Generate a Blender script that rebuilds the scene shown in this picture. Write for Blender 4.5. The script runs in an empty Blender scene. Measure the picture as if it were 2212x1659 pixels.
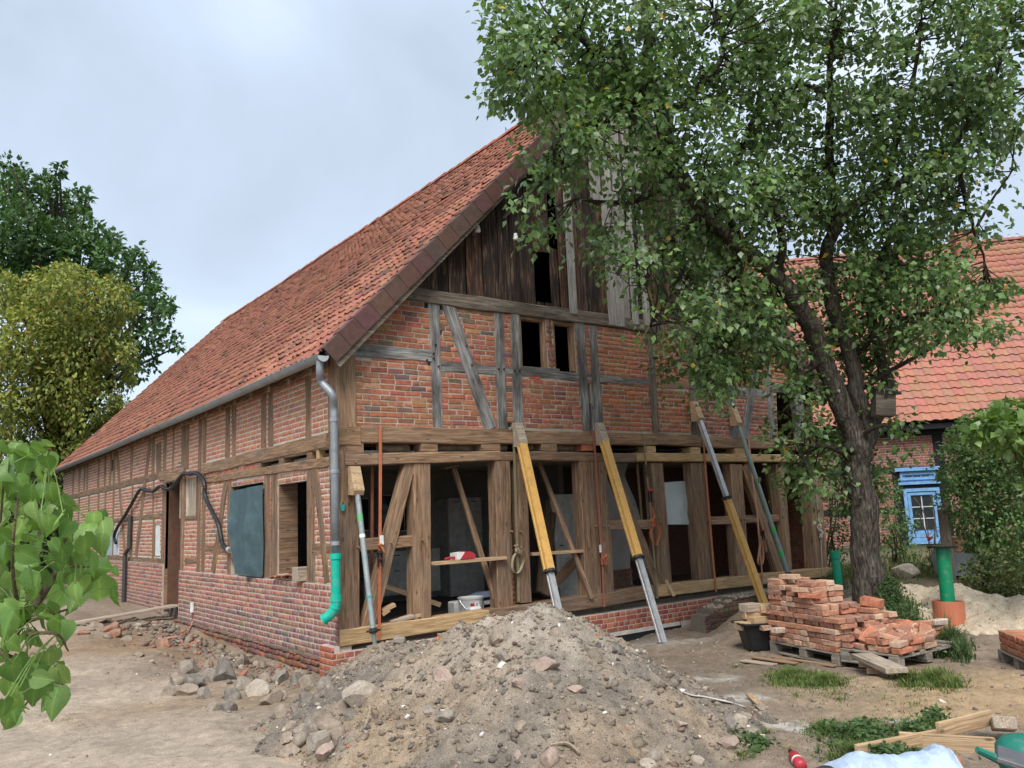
import bpy, math, random
import numpy as np
from mathutils import Matrix, Vector
random.seed(7); RNG = np.random.default_rng(11)
SC = bpy.context.scene
COL = SC.collection

# ---------------------------------------------------------------- camera
CAM_F = 1777.3 / 2212.0            # focal length / picture width
PITCH, ROLL, YAW = 0.15663, -0.045267, 0.648524
def _cam_axes():
    cp, sp, cy, sy = math.cos(PITCH), math.sin(PITCH), math.cos(YAW), math.sin(YAW)
    fw = np.array([sy*cp, cy*cp, sp]); rt = np.array([cy, -sy, 0.0]); up = np.cross(rt, fw)
    c, s = math.cos(ROLL), math.sin(ROLL)
    return fw, c*rt + s*up, -s*rt + c*up
FW, RT, UP = _cam_axes()
CAM = np.array([-4.65391, -9.98793, 1.53406])
cd = bpy.data.cameras.new('camera'); cam = bpy.data.objects.new('camera', cd); COL.objects.link(cam)
cd.sensor_width = 36.0; cd.lens = 36.0*CAM_F; cd.clip_start = 0.05; cd.clip_end = 3000
cam.matrix_world = Matrix(((RT[0], UP[0], -FW[0], CAM[0]), (RT[1], UP[1], -FW[1], CAM[1]), (RT[2], UP[2], -FW[2], CAM[2]), (0, 0, 0, 1)))
SC.camera = cam

# ---------------------------------------------------------------- sky, sun, exposure
SUN_EL, SUN_AZ = math.radians(52), math.radians(222)      # compass style azimuth from +Y towards +X
w = bpy.data.worlds.new('World'); SC.world = w; w.use_nodes = True
nt = w.node_tree; nt.nodes.clear()
def N(tree, t, **kw):
    n = tree.nodes.new(t)
    for k, v in kw.items(): setattr(n, k, v)
    return n
out = N(nt, 'ShaderNodeOutputWorld'); bg = N(nt, 'ShaderNodeBackground'); bg.inputs[1].default_value = 0.1
sky = N(nt, 'ShaderNodeTexSky', sky_type='NISHITA'); sky.sun_disc = False
sky.sun_elevation = SUN_EL; sky.sun_rotation = SUN_AZ; sky.air_density = 1.0; sky.dust_density = 1.5
tc = N(nt, 'ShaderNodeTexCoord'); mp = N(nt, 'ShaderNodeMapping'); mp.inputs['Scale'].default_value = (1.0, 1.0, 1.7)
mp.inputs['Location'].default_value = (3.2, 1.1, 0.4)
nt.links.new(tc.outputs['Generated'], mp.inputs[0])
n1 = N(nt, 'ShaderNodeTexNoise'); n1.inputs['Scale'].default_value = 1.5; n1.inputs['Detail'].default_value = 6; n1.inputs['Roughness'].default_value = 0.48; n1.inputs['Distortion'].default_value = 0.35
nt.links.new(mp.outputs[0], n1.inputs['Vector'])
cr = N(nt, 'ShaderNodeValToRGB'); nt.links.new(n1.outputs['Fac'], cr.inputs[0])
e = cr.color_ramp.elements
e[0].position = 0.34; e[0].color = (1.9, 2.15, 2.5, 1)
e[1].position = 0.66; e[1].color = (3.7, 4.05, 4.4, 1)
m_ = cr.color_ramp.elements.new(0.5); m_.color = (2.5, 2.96, 3.58, 1)
mx = N(nt, 'ShaderNodeMix', data_type='RGBA'); mx.inputs[0].default_value = 0.9
nt.links.new(sky.outputs[0], mx.inputs[6]); nt.links.new(cr.outputs[0], mx.inputs[7])
nt.links.new(mx.outputs[2], bg.inputs[0]); nt.links.new(bg.outputs[0], out.inputs[0])
sl = bpy.data.lights.new('sun', 'SUN'); so = bpy.data.objects.new('sun', sl); COL.objects.link(so)
sl.energy = 1.5; sl.angle = math.radians(30); sl.color = (1.0, 0.95, 0.88)
sd = Vector((math.sin(SUN_AZ)*math.cos(SUN_EL), math.cos(SUN_AZ)*math.cos(SUN_EL), math.sin(SUN_EL)))
so.rotation_euler = sd.to_track_quat('Z', 'Y').to_euler(); so.location = (0, 0, 30)
SC.view_settings.view_transform = 'Standard'; SC.view_settings.look = 'None'
SC.view_settings.gamma = 1.0; SC.view_settings.use_curve_mapping = False
SC.view_settings.exposure = 1.5

# ---------------------------------------------------------------- picture measurements -> points on real planes
K = 2212/2560
def ray(x, y): return FW + (RT*(x-1106) - UP*(y-829.5))/1777.3
def at_depth(x, y, d): return CAM + ray(x, y)*d
def on_plane(x, y, ax, v):
    r = ray(x, y); return CAM + r*((v-CAM[ax])/r[ax])
def gab(x, y, Y=0.0): p = on_plane(x, y, 1, Y); return float(p[0]), float(p[2])
def sid(x, y, X=0.0): p = on_plane(x, y, 0, X); return float(p[1]), float(p[2])
def gnd(x, y, z=0.0): p = on_plane(x, y, 2, z); return float(p[0]), float(p[1])
def proj(P):
    v = np.asarray(P, float)-CAM; d = v@FW
    return 1106+1777.3*(v@RT)/d, 829.5-1777.3*(v@UP)/d, d
def crop(x0, y0, s): return lambda x, y: ((x0+x/s)*K, (y0+y/s)*K)
c1 = crop(0, 300, 2.0734); c2 = crop(100, 1040, 2.765); c3 = crop(800, 700, 3.687); c4 = crop(1350, 700, 3.687)
c5 = crop(800, 1050, 2.765); c6 = crop(1350, 1050, 2.765); c8 = crop(1000, 250, 2.766)
ct = crop(1200, 0, 1.6265); cn = crop(1950, 950, 3.016); cq = crop(1800, 1400, 2.9105); ch = crop(600, 1450, 3.16); ci = crop(1200, 1450, 2.949); cl = crop(0, 1050, 1.9063)
cw = crop(1700, 500, 2.552)

# ---------------------------------------------------------------- noise
def vnoise(x, y, seed=0):
    x = np.asarray(x, float); y = np.asarray(y, float)
    xi = np.floor(x).astype(np.int64); yi = np.floor(y).astype(np.int64); fx = x-xi; fy = y-yi
    def h(a, b):
        n = (a*374761393 + b*668265263 + seed*974634777) & 0xffffffff
        n = ((n ^ (n >> 13))*1274126177) & 0xffffffff
        return ((n ^ (n >> 16)) & 0xffff)/65535.0
    ux = fx*fx*(3-2*fx); uy = fy*fy*(3-2*fy)
    return (h(xi, yi)*(1-ux)+h(xi+1, yi)*ux)*(1-uy)+(h(xi, yi+1)*(1-ux)+h(xi+1, yi+1)*ux)*uy
def fbm(x, y, o=4, seed=0, g=0.5):
    s = 0; a = 1; t = 0
    for k in range(o):
        s = s+a*(vnoise(x*2**k, y*2**k, seed+k*17)-0.5); t += a; a *= g
    return s/t*2

# ---------------------------------------------------------------- mesh helpers
def link(o, parent=None):
    COL.objects.link(o)
    if parent is not None: o.parent = parent
    return o
def np_mesh(name, V, F, mat, parent=None, col=None, smooth=False, M=None):
    """V (n,3), F (m,k) one polygon size, or list of such arrays"""
    V = np.asarray(V, np.float32); Fs = F if isinstance(F, list) else [F]
    Fs = [np.asarray(f, np.int32) for f in Fs if len(f)]
    me = bpy.data.meshes.new(name)
    me.vertices.add(len(V)); me.vertices.foreach_set('co', V.ravel())
    nl = sum(f.size for f in Fs); npoly = sum(len(f) for f in Fs)
    me.loops.add(nl); me.loops.foreach_set('vertex_index', np.concatenate([f.ravel() for f in Fs]))
    me.polygons.add(npoly)
    tot = np.concatenate([np.full(len(f), f.shape[1], np.int32) for f in Fs])
    me.polygons.foreach_set('loop_start', np.concatenate([[0], np.cumsum(tot)[:-1]]).astype(np.int32))
    if smooth: me.polygons.foreach_set('use_smooth', np.ones(npoly, bool))
    me.update(calc_edges=True)
    if col is not None:
        a = me.color_attributes.new('col', 'FLOAT_COLOR', 'POINT')
        c = np.ones((len(V), 4), np.float32); c[:, :3] = col; a.data.foreach_set('color', c.ravel())
    if mat is not None: me.materials.append(mat)
    o = bpy.data.objects.new(name, me); link(o, parent)
    if M is not None: o.matrix_basis = M
    return o
class MB:
    def __init__(s): s.v = []; s.f = []; s.c = []
    def add(s, vs, fs, col=(1, 1, 1)):
        b = len(s.v); s.v += [tuple(map(float, p)) for p in vs]; s.f += [tuple(i+b for i in f) for f in fs]; s.c += [tuple(col)]*len(vs)
    def box(s, x0, x1, y0, y1, z0, z1, col=(1, 1, 1), T=None):
        vs = [(x, y, z) for x in (x0, x1) for y in (y0, y1) for z in (z0, z1)]
        if T is not None: vs = [T(p) for p in vs]
        s.add(vs, [(0, 1, 3, 2), (4, 6, 7, 5), (0, 4, 5, 1), (2, 3, 7, 6), (0, 2, 6, 4), (1, 5, 7, 3)], col)
    def bbox(s, x0, x1, y0, y1, z0, z1, b=0.006, col=(1, 1, 1), T=None):   # box with all edges chamfered
        vs = []; idx = {}
        X = (x0, x1); Y = (y0, y1); Z = (z0, z1)
        for i in (0, 1):
            for j in (0, 1):
                for k in (0, 1):
                    sx = b*(1-2*i); sy = b*(1-2*j); sz = b*(1-2*k)
                    idx[i, j, k, 0] = len(vs); vs.append((X[i], Y[j]+sy, Z[k]+sz))
                    idx[i, j, k, 1] = len(vs); vs.append((X[i]+sx, Y[j], Z[k]+sz))
                    idx[i, j, k, 2] = len(vs); vs.append((X[i]+sx, Y[j]+sy, Z[k]))
        q = [(0, 0), (1, 0), (1, 1), (0, 1)]; fs = []
        for a in range(3):
            o1, o2 = [k for k in range(3) if k != a]
            for e in (0, 1):
                r = []
                for (m, n) in q:
                    t = [0, 0, 0]; t[a] = e; t[o1] = m; t[o2] = n; r.append(idx[t[0], t[1], t[2], a])
                fs.append(tuple(r))
            for (m, n) in q:                                  # edges along axis a
                r = []
                for e in (0, 1):
                    t = [0, 0, 0]; t[a] = e; t[o1] = m; t[o2] = n; r.append((idx[t[0], t[1], t[2], o1], idx[t[0], t[1], t[2], o2]))
                fs.append((r[0][0], r[0][1], r[1][1], r[1][0]))
        for i in (0, 1):
            for j in (0, 1):
                for k in (0, 1): fs.append((idx[i, j, k, 0], idx[i, j, k, 1], idx[i, j, k, 2]))
        if T is not None: vs = [T(p) for p in vs]
        s.add(vs, fs, col)
    def tube(s, P, R, n=8, col=(1, 1, 1), cap=True):
        P = [np.asarray(p, float) for p in P]; R = R if isinstance(R, (list, tuple, np.ndarray)) else [R]*len(P)
        b = len(s.v); prev = None
        for i, p in enumerate(P):
            t = P[min(i+1, len(P)-1)]-P[max(i-1, 0)]; t = t/(np.linalg.norm(t)+1e-9)
            if prev is None:
                a = np.array([0, 0, 1.0]) if abs(t[2]) < 0.9 else np.array([1.0, 0, 0])
            else: a = prev
            u = a-t*(a@t); u /= np.linalg.norm(u)+1e-9; v = np.cross(t, u); prev = u
            for k in range(n):
                an = 2*math.pi*k/n; q = p+R[i]*(u*math.cos(an)+v*math.sin(an)); s.v.append(tuple(q)); s.c.append(tuple(col))
        for i in range(len(P)-1):
            for k in range(n):
                k2 = (k+1) % n; s.f.append((b+i*n+k, b+i*n+k2, b+(i+1)*n+k2, b+(i+1)*n+k))
        if cap:
            s.f.append(tuple(b+k for k in range(n))[::-1]); s.f.append(tuple(b+(len(P)-1)*n+k for k in range(n)))
    def ribbon(s, P, w, side, th=0.004, col=(1, 1, 1)):      # flat strap along P, width along `side`
        side = np.asarray(side, float); side = side/np.linalg.norm(side)
        P = [np.asarray(p, float) for p in P]; b = len(s.v)
        for i, p in enumerate(P):
            t = P[min(i+1, len(P)-1)]-P[max(i-1, 0)]; t /= np.linalg.norm(t)+1e-9
            u = side-t*(side@t); u /= np.linalg.norm(u)+1e-9; n = np.cross(t, u)
            for a, c in ((-1, -1), (1, -1), (1, 1), (-1, 1)):
                s.v.append(tuple(p+u*w/2*a+n*th/2*c)); s.c.append(tuple(col))
        for i in range(len(P)-1):
            for k in range(4):
                k2 = (k+1) % 4; s.f.append((b+i*4+k, b+i*4+k2, b+(i+1)*4+k2, b+(i+1)*4+k))
        s.f.append((b, b+3, b+2, b+1)); m = b+(len(P)-1)*4; s.f.append((m, m+1, m+2, m+3))
    def lathe(s, prof, c=(0, 0, 0), n=20, col=(1, 1, 1), sy=1.0):
        b = len(s.v)
        for r, z in prof:
            for k in range(n):
                a = 2*math.pi*k/n; s.v.append((c[0]+r*math.cos(a), c[1]+r*sy*math.sin(a), c[2]+z)); s.c.append(tuple(col))
        for i in range(len(prof)-1):
            for k in range(n):
                k2 = (k+1) % n; s.f.append((b+i*n+k, b+i*n+k2, b+(i+1)*n+k2, b+(i+1)*n+k))
    def prism(s, pts, T, d0, d1, col=(1, 1, 1)):             # polygon (u,v) extruded between depths d0,d1 ; T(u,v,d)
        n = len(pts); vs = [T(u, v, d0) for u, v in pts]+[T(u, v, d1) for u, v in pts]
        fs = [tuple(range(n))[::-1], tuple(range(n, 2*n))]+[(i, (i+1) % n, n+(i+1) % n, n+i) for i in range(n)]
        s.add(vs, fs, col)
    def build(s, name, mat, parent=None, M=None, smooth=False, col=True):
        me = bpy.data.meshes.new(name); me.from_pydata(s.v, [], s.f)
        if col:
            a = me.color_attributes.new('col', 'FLOAT_COLOR', 'POINT')
            c = np.ones((len(s.v), 4), np.float32); c[:, :3] = np.array(s.c, np.float32); a.data.foreach_set('color', c.ravel())
        if smooth: me.polygons.foreach_set('use_smooth', np.ones(len(me.polygons), bool))
        if mat is not None: me.materials.append(mat)
        me.update(); o = bpy.data.objects.new(name, me); link(o, parent)
        if M is not None: o.matrix_basis = M
        return o
def tag(o, label=None, cat=None, group=None, kind=None):
    if label: o['label'] = label
    if cat: o['category'] = cat
    if group: o['group'] = group
    if kind: o['kind'] = kind
    return o
def thing(name, label, cat, loc=(0, 0, 0), group=None, M=None):
    o = bpy.data.objects.new(name, None); o.empty_display_size = 0.2; COL.objects.link(o)
    if M is not None: o.matrix_basis = M
    else: o.location = tuple(map(float, loc))
    return tag(o, label, cat, group)
def frame(o, x, y, z):
    """matrix with columns x,y,z at o"""
    return Matrix(((x[0], y[0], z[0], o[0]), (x[1], y[1], z[1], o[1]), (x[2], y[2], z[2], o[2]), (0, 0, 0, 1)))
def smooth_path(P, n=6):
    P = [np.asarray(p, float) for p in P]; Q = [2*P[0]-P[1]]+P+[2*P[-1]-P[-2]]; o = []
    for i in range(1, len(Q)-2):
        for k in range(n):
            t = k/n; a, b, c, d = Q[i-1:i+3]
            o.append(0.5*((2*b)+(-a+c)*t+(2*a-5*b+4*c-d)*t*t+(-a+3*b-3*c+d)*t**3))
    o.append(P[-1]); return o

# ---------------------------------------------------------------- materials
def mat(name):
    m = bpy.data.materials.new(name); m.use_nodes = True; t = m.node_tree
    return m, t, t.nodes['Principled BSDF']
def L(t, a, b): t.links.new(a, b)
def noise(t, vec, scale, detail=4, rough=0.55, dist=0.0):
    n = N(t, 'ShaderNodeTexNoise'); n.inputs['Scale'].default_value = scale; n.inputs['Detail'].default_value = detail
    n.inputs['Roughness'].default_value = rough; n.inputs['Distortion'].default_value = dist
    if vec is not None: L(t, vec, n.inputs['Vector'])
    return n.outputs['Fac']
def ramp(t, fac, stops):
    r = N(t, 'ShaderNodeValToRGB'); L(t, fac, r.inputs[0]); e = r.color_ramp.elements
    e[0].position, e[1].position = stops[0][0], stops[-1][0]
    for p, c in stops[1:-1]: e.new(p)
    for i, (p, c) in enumerate(stops):
        c = (c, c, c) if isinstance(c, (int, float)) else c; e[i].color = (*c, 1)
    return r.outputs[0]
def mixc(t, fac, a, b, mode='MIX'):
    m = N(t, 'ShaderNodeMix', data_type='RGBA', blend_type=mode)
    for s, v in ((0, fac), (6, a), (7, b)):
        if isinstance(v, (int, float)): m.inputs[s].default_value = v
        elif isinstance(v, tuple): m.inputs[s].default_value = (*v, 1)
        else: L(t, v, m.inputs[s])
    return m.outputs[2]
def attr(t, n='col'): a = N(t, 'ShaderNodeAttribute', attribute_name=n); return a.outputs['Color']
def bump(t, b, h, s=0.5, d=0.01):
    n = N(t, 'ShaderNodeBump'); n.inputs['Strength'].default_value = s; n.inputs['Distance'].default_value = d
    L(t, h, n.inputs['Height']); L(t, n.outputs[0], b.inputs['Normal'])
def coords(t, kind='Object', scale=(1, 1, 1), rnd=False):
    c = N(t, 'ShaderNodeTexCoord'); m = N(t, 'ShaderNodeMapping'); m.inputs['Scale'].default_value = scale; L(t, c.outputs[kind], m.inputs[0])
    if rnd:
        o = N(t, 'ShaderNodeObjectInfo'); q = N(t, 'ShaderNodeVectorMath', operation='SCALE'); q.inputs[0].default_value = (37, 91, 53)
        L(t, o.outputs['Random'], q.inputs['Scale']); L(t, q.outputs[0], m.inputs['Location'])
    return m.outputs[0]
def mul(t, a, b): return mixc(t, 1.0, a, b, 'MULTIPLY')

def wood_mat(name, lo, mid, hi, stain=None, stain_amt=0.5, crack=0.75, rough=0.85, rings=7.0):
    m, t, b = mat(name)
    v = coords(t, 'Object', (1.1, 13, 13), True); g = noise(t, v, 1.6, 7, 0.62, 0.9)
    c = ramp(t, g, [(0.30, lo), (0.5, mid), (0.70, hi)])
    v2 = coords(t, 'Object', (2.2, 70, 70), True); g2 = noise(t, v2, 1.5, 3, 0.6, 0.2)
    c = mul(t, c, ramp(t, g2, [(0.28, 0.62), (0.62, 1.12)]))
    v3 = coords(t, 'Object', (0.55, 17, 17), True); g3 = noise(t, v3, 1.3, 4, 0.55, 0.6)
    ck = ramp(t, g3, [(0.30, 0.12), (0.375, 1.0)])
    c = mixc(t, crack, c, mul(t, c, ck))
    if stain:
        v4 = coords(t, 'Object', (1.0, 2.2, 2.2), True); s = noise(t, v4, 1.4, 5, 0.6)
        c = mixc(t, ramp(t, s, [(0.42, 0.0), (0.62, stain_amt)]), c, mixc(t, 0.45, stain, mul(t, c, stain)) if False else stain)
        c = mul(t, c, ramp(t, g2, [(0.3, 0.8), (0.6, 1.05)]))
    vk = coords(t, 'Object', (3.2, 9, 9), True); vo = N(t, 'ShaderNodeTexVoronoi'); vo.inputs['Scale'].default_value = 1.0; L(t, vk, vo.inputs['Vector'])
    c = mul(t, c, ramp(t, vo.outputs['Distance'], [(0.06, 0.35), (0.14, 1.0)]))
    L(t, c, b.inputs['Base Color']); b.inputs['Roughness'].default_value = rough; b.inputs['Specular IOR Level'].default_value = 0.2
    h = mixc(t, 0.5, g2, ck); bump(t, b, h, 0.7, 0.008)
    return m
M_OAK = wood_mat('old_oak', (0.10, 0.058, 0.035), (0.22, 0.135, 0.083), (0.34, 0.23, 0.15), (0.145, 0.115, 0.09), 0.5)
M_OAKL = wood_mat('lighter_oak', (0.13, 0.078, 0.046), (0.285, 0.175, 0.105), (0.41, 0.28, 0.18), (0.19, 0.145, 0.11), 0.45)
M_GREY = wood_mat('grey_oak', (0.07, 0.066, 0.062), (0.24, 0.235, 0.23), (0.40, 0.39, 0.38), (0.06, 0.055, 0.05), 0.75)
M_GRBR = wood_mat('grey_brown_oak', (0.06, 0.045, 0.035), (0.18, 0.145, 0.115), (0.30, 0.26, 0.22), (0.08, 0.07, 0.06), 0.6)
M_FRESH = wood_mat('fresh_oak', (0.36, 0.225, 0.105), (0.47, 0.315, 0.165), (0.55, 0.39, 0.22), (0.36, 0.24, 0.125), 0.45, crack=0.22)
M_PINE = wood_mat('sawn_pine', (0.36, 0.235, 0.13), (0.47, 0.325, 0.19), (0.56, 0.41, 0.26), (0.33, 0.24, 0.16), 0.4, crack=0.1)
M_DIRTY = wood_mat('dusty_plank', (0.28, 0.22, 0.165), (0.40, 0.325, 0.25), (0.50, 0.42, 0.33), (0.26, 0.22, 0.18), 0.5, crack=0.2)
M_BOARD = wood_mat('weathered_board', (0.016, 0.011, 0.009), (0.058, 0.036, 0.027), (0.24, 0.165, 0.125), (0.02, 0.018, 0.018), 0.9, crack=0.9)
M_BOARDB = wood_mat('brown_board', (0.03, 0.018, 0.013), (0.115, 0.058, 0.037), (0.30, 0.185, 0.125), (0.028, 0.023, 0.021), 0.8, crack=0.9)
M_BOARDG = wood_mat('silvered_board', (0.19, 0.18, 0.165), (0.36, 0.345, 0.32), (0.48, 0.46, 0.43), (0.24, 0.21, 0.19), 0.5, crack=0.5)
M_DARKW = wood_mat('near_black_wood', (0.012, 0.010, 0.009), (0.03, 0.026, 0.024), (0.06, 0.05, 0.045), (0.02, 0.018, 0.017), 0.6)  # near-black wood; also the painted shade of the open joint holes

def attr_mat(name, rough=0.85, n1=(14, 0.75, 1.15), n2=(90, 0.85, 1.1), bmp=0.5, bd=0.004, spec=0.2, stain=None, world=True):
    m, t, b = mat(name)
    v = coords(t, 'Object'); c = attr(t)
    a = noise(t, v, n1[0], 5, 0.6); c = mul(t, c, ramp(t, a, [(0.3, n1[1]), (0.7, n1[2])]))
    d = noise(t, v, n2[0], 4, 0.6); c = mul(t, c, ramp(t, d, [(0.3, n2[1]), (0.7, n2[2])]))
    if stain:
        s = noise(t, v, stain[0], 6, 0.65); c = mixc(t, ramp(t, s, [(stain[1], 0.0), (stain[2], stain[3])]), c, stain[4])
    L(t, c, b.inputs['Base Color']); b.inputs['Roughness'].default_value = rough; b.inputs['Specular IOR Level'].default_value = spec
    bump(t, b, mixc(t, 0.5, a, d), bmp, bd)
    return m
M_BRICK = attr_mat('brick', 0.9, (16, 0.66, 1.2), (110, 0.75, 1.15), 0.9, 0.005, 0.15, (7, 0.60, 0.76, 0.55, (0.06, 0.045, 0.04)))
M_MORTAR = attr_mat('mortar', 0.95, (5, 0.75, 1.1), (70, 0.8, 1.1), 0.8, 0.005, 0.1, (2.2, 0.55, 0.75, 0.35, (0.16, 0.13, 0.11)))
M_TILE = attr_mat('clay_tile', 0.85, (9, 0.72, 1.15), (70, 0.85, 1.1), 0.5, 0.003, 0.2, (5, 0.58, 0.74, 0.65, (0.055, 0.04, 0.034)))
M_NTILE = attr_mat('concrete_tile', 0.75, (4, 0.9, 1.06), (60, 0.92, 1.05), 0.3, 0.003, 0.25, (26, 0.64, 0.74, 0.45, (0.58, 0.42, 0.34)))
M_VERGE = attr_mat('verge_tile', 0.8, (10, 0.8, 1.15), (80, 0.8, 1.2), 0.4, 0.003, 0.2, (45, 0.66, 0.74, 0.35, (0.30, 0.25, 0.23)))
M_STONE = attr_mat('field_stone', 0.9, (9, 0.7, 1.2), (60, 0.72, 1.2), 0.9, 0.008, 0.2, (12, 0.42, 0.72, 0.75, (0.29, 0.235, 0.18)))
M_SOIL = attr_mat('soil', 0.97, (11, 0.72, 1.15), (95, 0.62, 1.25), 1.0, 0.02, 0.08)
M_PEB = attr_mat('pebble', 0.95, (20, 0.75, 1.2), (120, 0.75, 1.2), 0.6, 0.004, 0.1)
M_PAINT = attr_mat('painted_steel', 0.42, (7, 0.86, 1.05), (50, 0.9, 1.05), 0.15, 0.002, 0.4, (16, 0.54, 0.70, 0.5, (0.24, 0.19, 0.14)))
M_PLAST = attr_mat('plastic', 0.4, (5, 0.9, 1.04), (60, 0.95, 1.03), 0.1, 0.002, 0.4, (9, 0.52, 0.76, 0.4, (0.30, 0.27, 0.22)))
M_WEB = attr_mat('webbing', 0.85, (12, 0.78, 1.08), (220, 0.75, 1.1), 0.4, 0.002, 0.15)
M_CLOTH = attr_mat('sheet', 0.55, (5, 0.8, 1.08), (40, 0.9, 1.05), 0.8, 0.012, 0.3, (6, 0.6, 0.8, 0.3, (0.34, 0.36, 0.36)))
M_PLASTER = attr_mat('plaster', 0.95, (3, 0.8, 1.08), (50, 0.9, 1.05), 0.4, 0.004, 0.1, (4, 0.58, 0.75, 0.5, (0.3, 0.26, 0.21)))
M_ZINC = attr_mat('zinc', 0.5, (6, 0.8, 1.1), (40, 0.9, 1.06), 0.2, 0.002, 0.5); M_ZINC.node_tree.nodes['Principled BSDF'].inputs['Metallic'].default_value = 0.35
M_STEEL = attr_mat('galvanised_steel', 0.42, (9, 0.75, 1.15), (50, 0.85, 1.1), 0.2, 0.002, 0.5, (14, 0.62, 0.75, 0.4, (0.2, 0.16, 0.13))); M_STEEL.node_tree.nodes['Principled BSDF'].inputs['Metallic'].default_value = 0.5
M_BARK = attr_mat('bark', 0.95, (7, 0.6, 1.25), (45, 0.7, 1.2), 1.0, 0.02, 0.1)
def bark_mat():
    m, t, b = mat('furrowed_bark'); v = coords(t, 'Object', (1, 1, 0.16))
    q = N(t, 'ShaderNodeTexNoise'); q.inputs['Scale'].default_value = 16; q.inputs['Detail'].default_value = 3; L(t, v, q.inputs['Vector'])
    s = N(t, 'ShaderNodeVectorMath', operation='SCALE'); s.inputs['Scale'].default_value = 0.07; L(t, q.outputs['Color'], s.inputs[0])
    vv = N(t, 'ShaderNodeVectorMath', operation='ADD'); L(t, v, vv.inputs[0]); L(t, s.outputs[0], vv.inputs[1])
    h = ramp(t, noise(t, vv.outputs[0], 34, 5, 0.62, 0.6), [(0.36, 0.0), (0.56, 1.0)])
    c = mixc(t, h, (0.038, 0.032, 0.027), (0.145, 0.125, 0.105)); c = mul(t, c, ramp(t, noise(t, coords(t, 'Object'), 9, 6), [(0.3, 0.6), (0.7, 1.25)]))
    c = mixc(t, ramp(t, noise(t, coords(t, 'Object'), 3, 4), [(0.5, 0.0), (0.75, 0.4)]), c, (0.15, 0.15, 0.11))
    L(t, c, b.inputs['Base Color']); b.inputs['Roughness'].default_value = 0.95; b.inputs['Specular IOR Level'].default_value = 0.1
    bump(t, b, h, 1.0, 0.015); return m
M_BARKF = bark_mat()
def leaf_mat(name, trans=0.3, rough=0.45, spec=0.35):
    m, t, b = mat(name); c = attr(t); v = coords(t, 'Object')
    c = mul(t, c, ramp(t, noise(t, v, 30, 3), [(0.3, 0.82), (0.7, 1.12)]))
    L(t, c, b.inputs['Base Color']); b.inputs['Roughness'].default_value = rough; b.inputs['Specular IOR Level'].default_value = spec
    tr = N(t, 'ShaderNodeBsdfTranslucent'); L(t, mixc(t, 0.6, c, mul(t, c, (1.5, 1.6, 0.5))), tr.inputs['Color'])
    mx = N(t, 'ShaderNodeMixShader'); mx.inputs[0].default_value = trans
    o = t.nodes['Material Output']; L(t, b.outputs[0], mx.inputs[1]); L(t, tr.outputs[0], mx.inputs[2]); L(t, mx.outputs[0], o.inputs[0])
    return m
M_LEAF = leaf_mat('leaf', 0.28, 0.38, 0.5)
def big_leaf():
    m = leaf_mat('veined_leaf', 0.3, 0.42, 0.4); t = m.node_tree; b = t.nodes['Principled BSDF']; c0 = b.inputs['Base Color'].links[0].from_socket
    s = N(t, 'ShaderNodeSeparateXYZ'); tc_ = N(t, 'ShaderNodeTexCoord'); L(t, tc_.outputs['Object'], s.inputs[0])
    def M_(op, a, b_=None):
        n = N(t, 'ShaderNodeMath', operation=op)
        for i, v in enumerate((a, b_)):
            if v is None: continue
            if isinstance(v, (int, float)): n.inputs[i].default_value = v
            else: L(t, v, n.inputs[i])
        return n.outputs[0]
    ay = M_('ABSOLUTE', s.outputs[1]); u = M_('SUBTRACT', s.outputs[0], M_('MULTIPLY', ay, 0.75)); vein = M_('MULTIPLY', M_('ABSOLUTE', M_('SINE', M_('MULTIPLY', u, 21.0))), 1.0)
    vm = ramp(t, vein, [(0.0, 1.0), (0.16, 0.0)]); rib = ramp(t, ay, [(0.008, 1.0), (0.022, 0.0)])
    oi = N(t, 'ShaderNodeObjectInfo'); tint = ramp(t, oi.outputs['Random'], [(0.0, (0.62, 0.70, 0.62)), (0.5, (1, 1, 1)), (1.0, (1.18, 1.12, 0.9))])
    c = mul(t, c0, tint); c = mixc(t, mixc(t, 1.0, vm, (0.30, 0.30, 0.30), 'MULTIPLY'), c, mul(t, c, (1.7, 1.5, 1.5))); c = mixc(t, mixc(t, 1.0, rib, (0.6, 0.6, 0.6), 'MULTIPLY'), c, mul(t, c, (2.0, 1.7, 1.7)))
    v = coords(t, 'Object', (1, 1, 1), True); sp_ = ramp(t, noise(t, v, 9, 5, 0.7), [(0.66, 0.0), (0.72, 0.7)]); c = mixc(t, sp_, c, (0.16, 0.13, 0.04))
    L(t, c, b.inputs['Base Color']); bump(t, b, mixc(t, 0.5, vm, rib), 0.35, 0.01); return m
M_LEAFF = leaf_mat('far_leaf', 0.25, 0.6, 0.2); M_GRASS = leaf_mat('grass_blade', 0.3, 0.7, 0.1); M_BIGLEAF = big_leaf()
def plain(name, c, rough=0.8, spec=0.2, metal=0.0):
    m, t, b = mat(name); v = coords(t, 'Object')
    k = mul(t, (*c,), ramp(t, noise(t, v, 8, 5), [(0.3, 0.75), (0.7, 1.15)])) if True else None
    L(t, k, b.inputs['Base Color']); b.inputs['Roughness'].default_value = rough; b.inputs['Specular IOR Level'].default_value = spec; b.inputs['Metallic'].default_value = metal
    bump(t, b, noise(t, v, 40, 4), 0.3, 0.004); return m
M_BLACK = plain('black_plastic', (0.012, 0.013, 0.015), 0.45, 0.4)
M_BITUMEN = plain('bitumen_coat', (0.018, 0.020, 0.024), 0.6, 0.3)
M_IRON = plain('dark_iron', (0.05, 0.05, 0.048), 0.5, 0.4, 0.6)
M_RED = plain('red_plastic', (0.36, 0.03, 0.042), 0.4, 0.4)
M_WHITE = plain('white_plastic', (0.72, 0.72, 0.70), 0.45, 0.35)
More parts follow.
